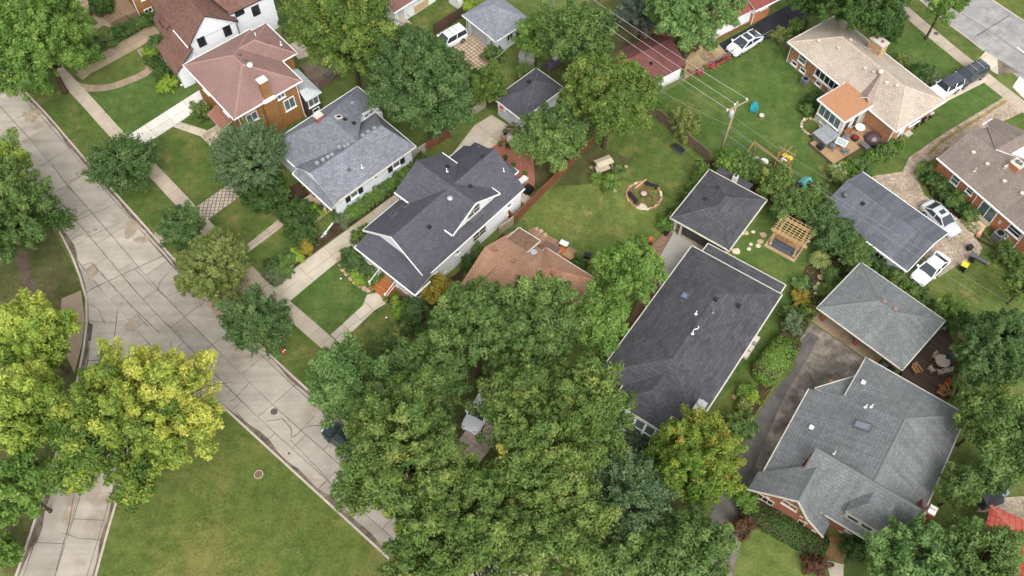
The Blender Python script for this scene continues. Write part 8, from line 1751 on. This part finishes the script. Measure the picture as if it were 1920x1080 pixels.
# grasses: arching blades
def grass_tuft(label, px, py, r, pal, n=260, h=.7):
    SEED[0] += 1; rng = np.random.default_rng(SEED[0]); p = at(px, py); t = thing('ornamental_grass', label, 'grass', (p.x, p.y))
    a = rng.uniform(0, 6.28, n); rr = r * rng.uniform(.4, 1.05, n); hh = h * rng.uniform(.6, 1.1, n); V = []; F = []
    for i in range(n):
        d = np.array([math.cos(a[i]), math.sin(a[i]), 0]); s = np.array([-d[1], d[0], 0]) * .028; o = d * rng.uniform(0, .1)
        pts = [o, o + d * rr[i] * .4 + [0, 0, hh[i] * .85], o + d * rr[i] * .8 + [0, 0, hh[i]], o + d * rr[i] + [0, 0, hh[i] * .65]]
        for k in range(3):
            b0 = len(V); V += [pts[k] - s, pts[k] + s, pts[k + 1] + s * .8, pts[k + 1] - s * .8]; F.append([b0, b0 + 1, b0 + 2, b0 + 3])
    mesh_np('blades', np.array(V), np.array(F), leafmat(pal), np.repeat(np.clip(rng.normal(.55, .25, n), 0, 1), 3), t)
grass_tuft('pale striped ornamental grass beside the pergola lawn', 1535, 492, 1.15, 'straw', 420, .9)
grass_tuft('yellow-green ornamental grass by the grey-green garage', 1547, 548, .95, 'tips', 320)
grass_tuft('green arching grass below the cream swing seat', 1145, 345, 1.2, 'bright', 380); grass_tuft('second arching grass clump behind the swing seat', 1160, 325, .9, 'mid', 260); grass_tuft('grass clump left of the swing seat', 1118, 338, .8, 'bright', 220); grass_tuft('dark grass clump below the swing seat edge', 1138, 358, .7, 'mid', 200)
grass_tuft('pale grass clump at the back deck corner', 1560, 322, .8, 'straw', 220); grass_tuft('lush arching plant below the back deck', 1582, 318, .9, 'lime', 240)
# low planting that nobody could count, in the garden beds
def ground_cover(label, pts, pal, dens=16, h=.28, leaf=.085):
    SEED[0] += 1; rng = np.random.default_rng(SEED[0]); poly = [(p.x, p.y) for p in W(pts)]
    xs = [p[0] for p in poly]; ys = [p[1] for p in poly]; n = int(dens * area(poly) * 10); P = np.stack([rng.uniform(min(xs), max(xs), 3 * n), rng.uniform(min(ys), max(ys), 3 * n)], 1)
    ins = np.zeros(len(P), bool)
    for i in range(len(poly)):
        (x1, y1), (x2, y2) = poly[i], poly[i - 1]
        cnd = ((y1 > P[:, 1]) != (y2 > P[:, 1])); xx = (x2 - x1) * (P[:, 1] - y1) / (y2 - y1 + 1e-12) + x1; ins ^= cnd & (P[:, 0] < xx)
    P = P[ins][:n]; f = np.sin(P[:, 0] * 2.1) + np.sin(P[:, 1] * 2.6 + 1) + np.sin((P[:, 0] + P[:, 1]) * 1.3); P = P[f > -.6 + rng.normal(0, .4, len(P))]; f = np.sin(P[:, 0] * 2.1) + np.sin(P[:, 1] * 2.6 + 1)
    z = .05 + h * rng.random(len(P)) * (.6 + .3 * f); c = np.column_stack([P, np.maximum(.03, z)])
    nrm = unit(rng.normal(size=(len(P), 3)) * .55 + [0, 0, 1]); V, F = leaf_quads(c, nrm, rng, leaf, leaf * .6)
    stuff(tag(mesh_np('ground_cover', V, F, leafmat(pal), np.clip(.5 + .15 * f + rng.normal(0, .18, len(P)), 0, 1)), label, 'ground cover'))
ground_cover('mixed perennials of the garden between the back lawn and the grey-green garage', [(1480, 590), (1512, 505), (1550, 480), (1605, 500), (1535, 572), (1500, 630), (1450, 730), (1400, 800), (1385, 810), (1440, 690)], 'mid', 9)
ground_cover('ivy and weeds behind the timber deck', [(1770, 620), (1810, 600), (1880, 640), (1925, 720), (1840, 740), (1780, 760), (1800, 690)], 'mid', 12, .6)
ground_cover('leafy weeds along the two garages', [(1600, 490), (1640, 480), (1740, 560), (1790, 600), (1770, 610), (1680, 540)], 'bright', 12, .5)
ground_cover('low green plants along the driveway bed', [(500, 530), (550, 475), (640, 410), (745, 340), (790, 300), (800, 302), (745, 358), (600, 462), (508, 535)], 'mid', 9, .25)
ground_cover('leafy plants round the fire ring', [(1188, 350), (1210, 341), (1230, 352), (1228, 385), (1208, 392), (1192, 380)], 'bright', 9, .2)
ground_cover('weeds along the gravel drive wall', [(1722, 322), (1738, 308), (1838, 432), (1862, 465), (1830, 448), (1760, 388)], 'mid', 12, .4)
ground_cover('shaded undergrowth behind the trees at the top', [(1010, 100), (1090, 130), (1120, 200), (1090, 260), (1010, 200)], 'deep', 4, .3)
ground_cover('leafy plants along the open garage side', [(1235, 435), (1258, 405), (1325, 315), (1318, 310), (1240, 400)], 'bright', 14, .5)
ground_cover('perennials in the bed behind the back deck', [(1560, 340), (1590, 318), (1690, 262), (1695, 282), (1640, 322), (1580, 345)], 'bright', 12, .45)
ground_cover('shaded plants along the white side wall', [(862, 515), (900, 480), (985, 428), (992, 432), (905, 490), (870, 530)], 'deep', 10, .4)
ground_cover('shaded undergrowth below the huge tree mass', [(700, 730), (830, 655), (1120, 705), (1235, 830), (1335, 1005), (1335, 1100), (1050, 1100)], 'mid', 1.6, .3)
ground_cover('border plants in front of the stucco house', [(262, 95), (285, 88), (300, 140), (330, 160), (318, 172), (290, 150)], 'mid', 12, .35)
ground_cover('long grass behind the weathered fence', [(1215, 212), (1230, 205), (1340, 300), (1328, 306)], 'mid', 10, .25)
ground_cover('flower border along the chain link fence', [(1290, 146), (1300, 138), (1380, 108), (1440, 78), (1444, 82), (1370, 122), (1300, 158)], 'olive', 9, .3)
# short turf and fallen leaves over the lawns, too many to count
def litter(name, label, cat, pts, pal, dens, l, w, flat, z=.03):
    SEED[0] += 1; rng = np.random.default_rng(SEED[0]); poly = [(p.x, p.y) for p in W(pts)]; xs = [p[0] for p in poly]; ys = [p[1] for p in poly]
    n = int(dens * (max(xs) - min(xs)) * (max(ys) - min(ys))); P = np.stack([rng.uniform(min(xs), max(xs), n), rng.uniform(min(ys), max(ys), n)], 1); ins = np.zeros(n, bool)
    for i in range(len(poly)):
        (x1, y1), (x2, y2) = poly[i], poly[i - 1]; ins ^= ((y1 > P[:, 1]) != (y2 > P[:, 1])) & (P[:, 0] < (x2 - x1) * (P[:, 1] - y1) / (y2 - y1 + 1e-12) + x1)
    P = P[ins]; f = np.sin(P[:, 0] * .9 + 2 * np.sin(P[:, 1] * .5)) + np.sin(P[:, 1] * .8 + 1.7 * np.sin(P[:, 0] * .6)); P = P[f > rng.normal(-.2, .9, len(P))]; n = len(P)
    nrm = unit(rng.normal(size=(n, 3)) * flat + [0, 0, 1]); V, F = leaf_quads(np.column_stack([P, np.full(n, z) + rng.uniform(0, .012, n)]), nrm, rng, l, w)
    stuff(tag(mesh_np(name, V, F, leafmat(pal), rng.random(n)), label, cat))
for lb, pts, z in (('short rough turf of the corner lawn', [(178, 1085), (217, 935), (262, 820), (330, 745), (415, 757), (732, 1047), (770, 1085)], .055), ('short turf of the verge strip', [(57, 192), (130, 262), (205, 345), (345, 505), (500, 655), (640, 775), (660, 700), (520, 590), (400, 475), (300, 365), (200, 255), (110, 150)], .012), ('short turf of the front lawns', [(160, 175), (240, 268), (365, 388), (450, 470), (520, 525), (620, 440), (520, 320), (400, 190), (345, 130), (280, 130)], .012), ('short turf of the lawn before the white house', [(545, 564), (625, 495), (650, 480), (686, 570), (760, 580), (800, 640), (720, 720), (640, 643), (618, 627)], .012), ('dry turf of the yard with the fire ring', [(966, 425), (1115, 270), (1210, 215), (1330, 310), (1230, 450), (1200, 520), (1100, 520)], .012), ('lush turf of the yard with the utility pole', [(1212, 190), (1445, 72), (1482, 110), (1530, 190), (1500, 260), (1545, 330), (1530, 380), (1340, 300)], .012), ('turf of the yard beside the pergola', [(1425, 400), (1470, 385), (1500, 590), (1300, 800), (1330, 700), (1465, 540), (1380, 480)], .012), ('turf of the lawn before the tan roofed house', [(1640, 100), (1700, 25), (1815, 125), (1740, 168), (1690, 130)], .012), ('dry turf of the yard with the bins', [(1735, 520), (1770, 545), (1830, 500), (1925, 470), (1925, 620), (1790, 640), (1725, 560)], .012)):
    litter('turf_tufts', lb, 'grass', pts, 'turf', 26, .09, .035, .7, z)
for lb, pts, d_ in (('fallen leaves on the street under the olive tree', [(330, 480), (420, 570), (480, 650), (440, 640), (330, 540)], 7), ('fallen leaves on the corner lawn', [(300, 790), (415, 757), (732, 1047), (500, 1085), (230, 1000)], .5), ('fallen leaves on the street beside the huge tree', [(520, 720), (585, 760), (730, 900), (680, 940), (560, 800)], 1.2), ('fallen leaves on the gravel drive', [(1700, 300), (1770, 255), (1880, 190), (1900, 205), (1790, 280), (1740, 330), (1830, 470), (1780, 470), (1690, 330)], 3.5), ('fallen leaves on the dry back lawn', [(966, 425), (1115, 270), (1210, 215), (1330, 310), (1230, 450), (1100, 520)], .6)):
    litter('fallen_leaves', lb, 'leaves', pts, 'litter', d_, .075, .05, .3, .06)
# ================================================================== groups: things of one kind share a phrase
_G = {'tree': 'trees of the neighbourhood', 'shrub': 'shrubs and bushes in the gardens', 'house': 'houses of the neighbourhood', 'garage': 'detached garages', 'car': 'parked cars', 'fence': 'garden fences', 'chair': 'garden and patio chairs', 'table': 'garden tables', 'pot': 'flower pots and planters', 'bin': 'wheeled bins', 'wire': 'overhead wires', 'stone': 'loose garden stones', 'stones': 'stone edgings', 'grass': 'clumps of arching grass', 'hedge': 'clipped hedges', 'manhole': 'manhole and valve covers', 'pole': 'utility poles', 'garden light': 'small garden lights', 'bench': 'garden benches', 'air conditioner': 'outdoor air conditioners', 'grill': 'barbecue grills', 'tarpaulin': 'tarpaulins and heaps', 'plank': 'loose planks', 'box': 'garden boxes', 'deck': 'timber decks', 'planter': 'planters', 'shed': 'sheds', 'flowers': 'pink flower clumps', 'frame': 'leaning framed panes', 'board': 'loose boards', 'tub': 'tubs', 'cover': 'covered furniture'}
_tops = [o for o in bpy.data.objects if o.parent is None and 'category' in o.keys() and o.get('kind') is None]
for o in _tops:
    c = o['category']
    if c in _G and 'group' not in o.keys() and sum(1 for q in _tops if q['category'] == c) > 1: o['group'] = _G[c]
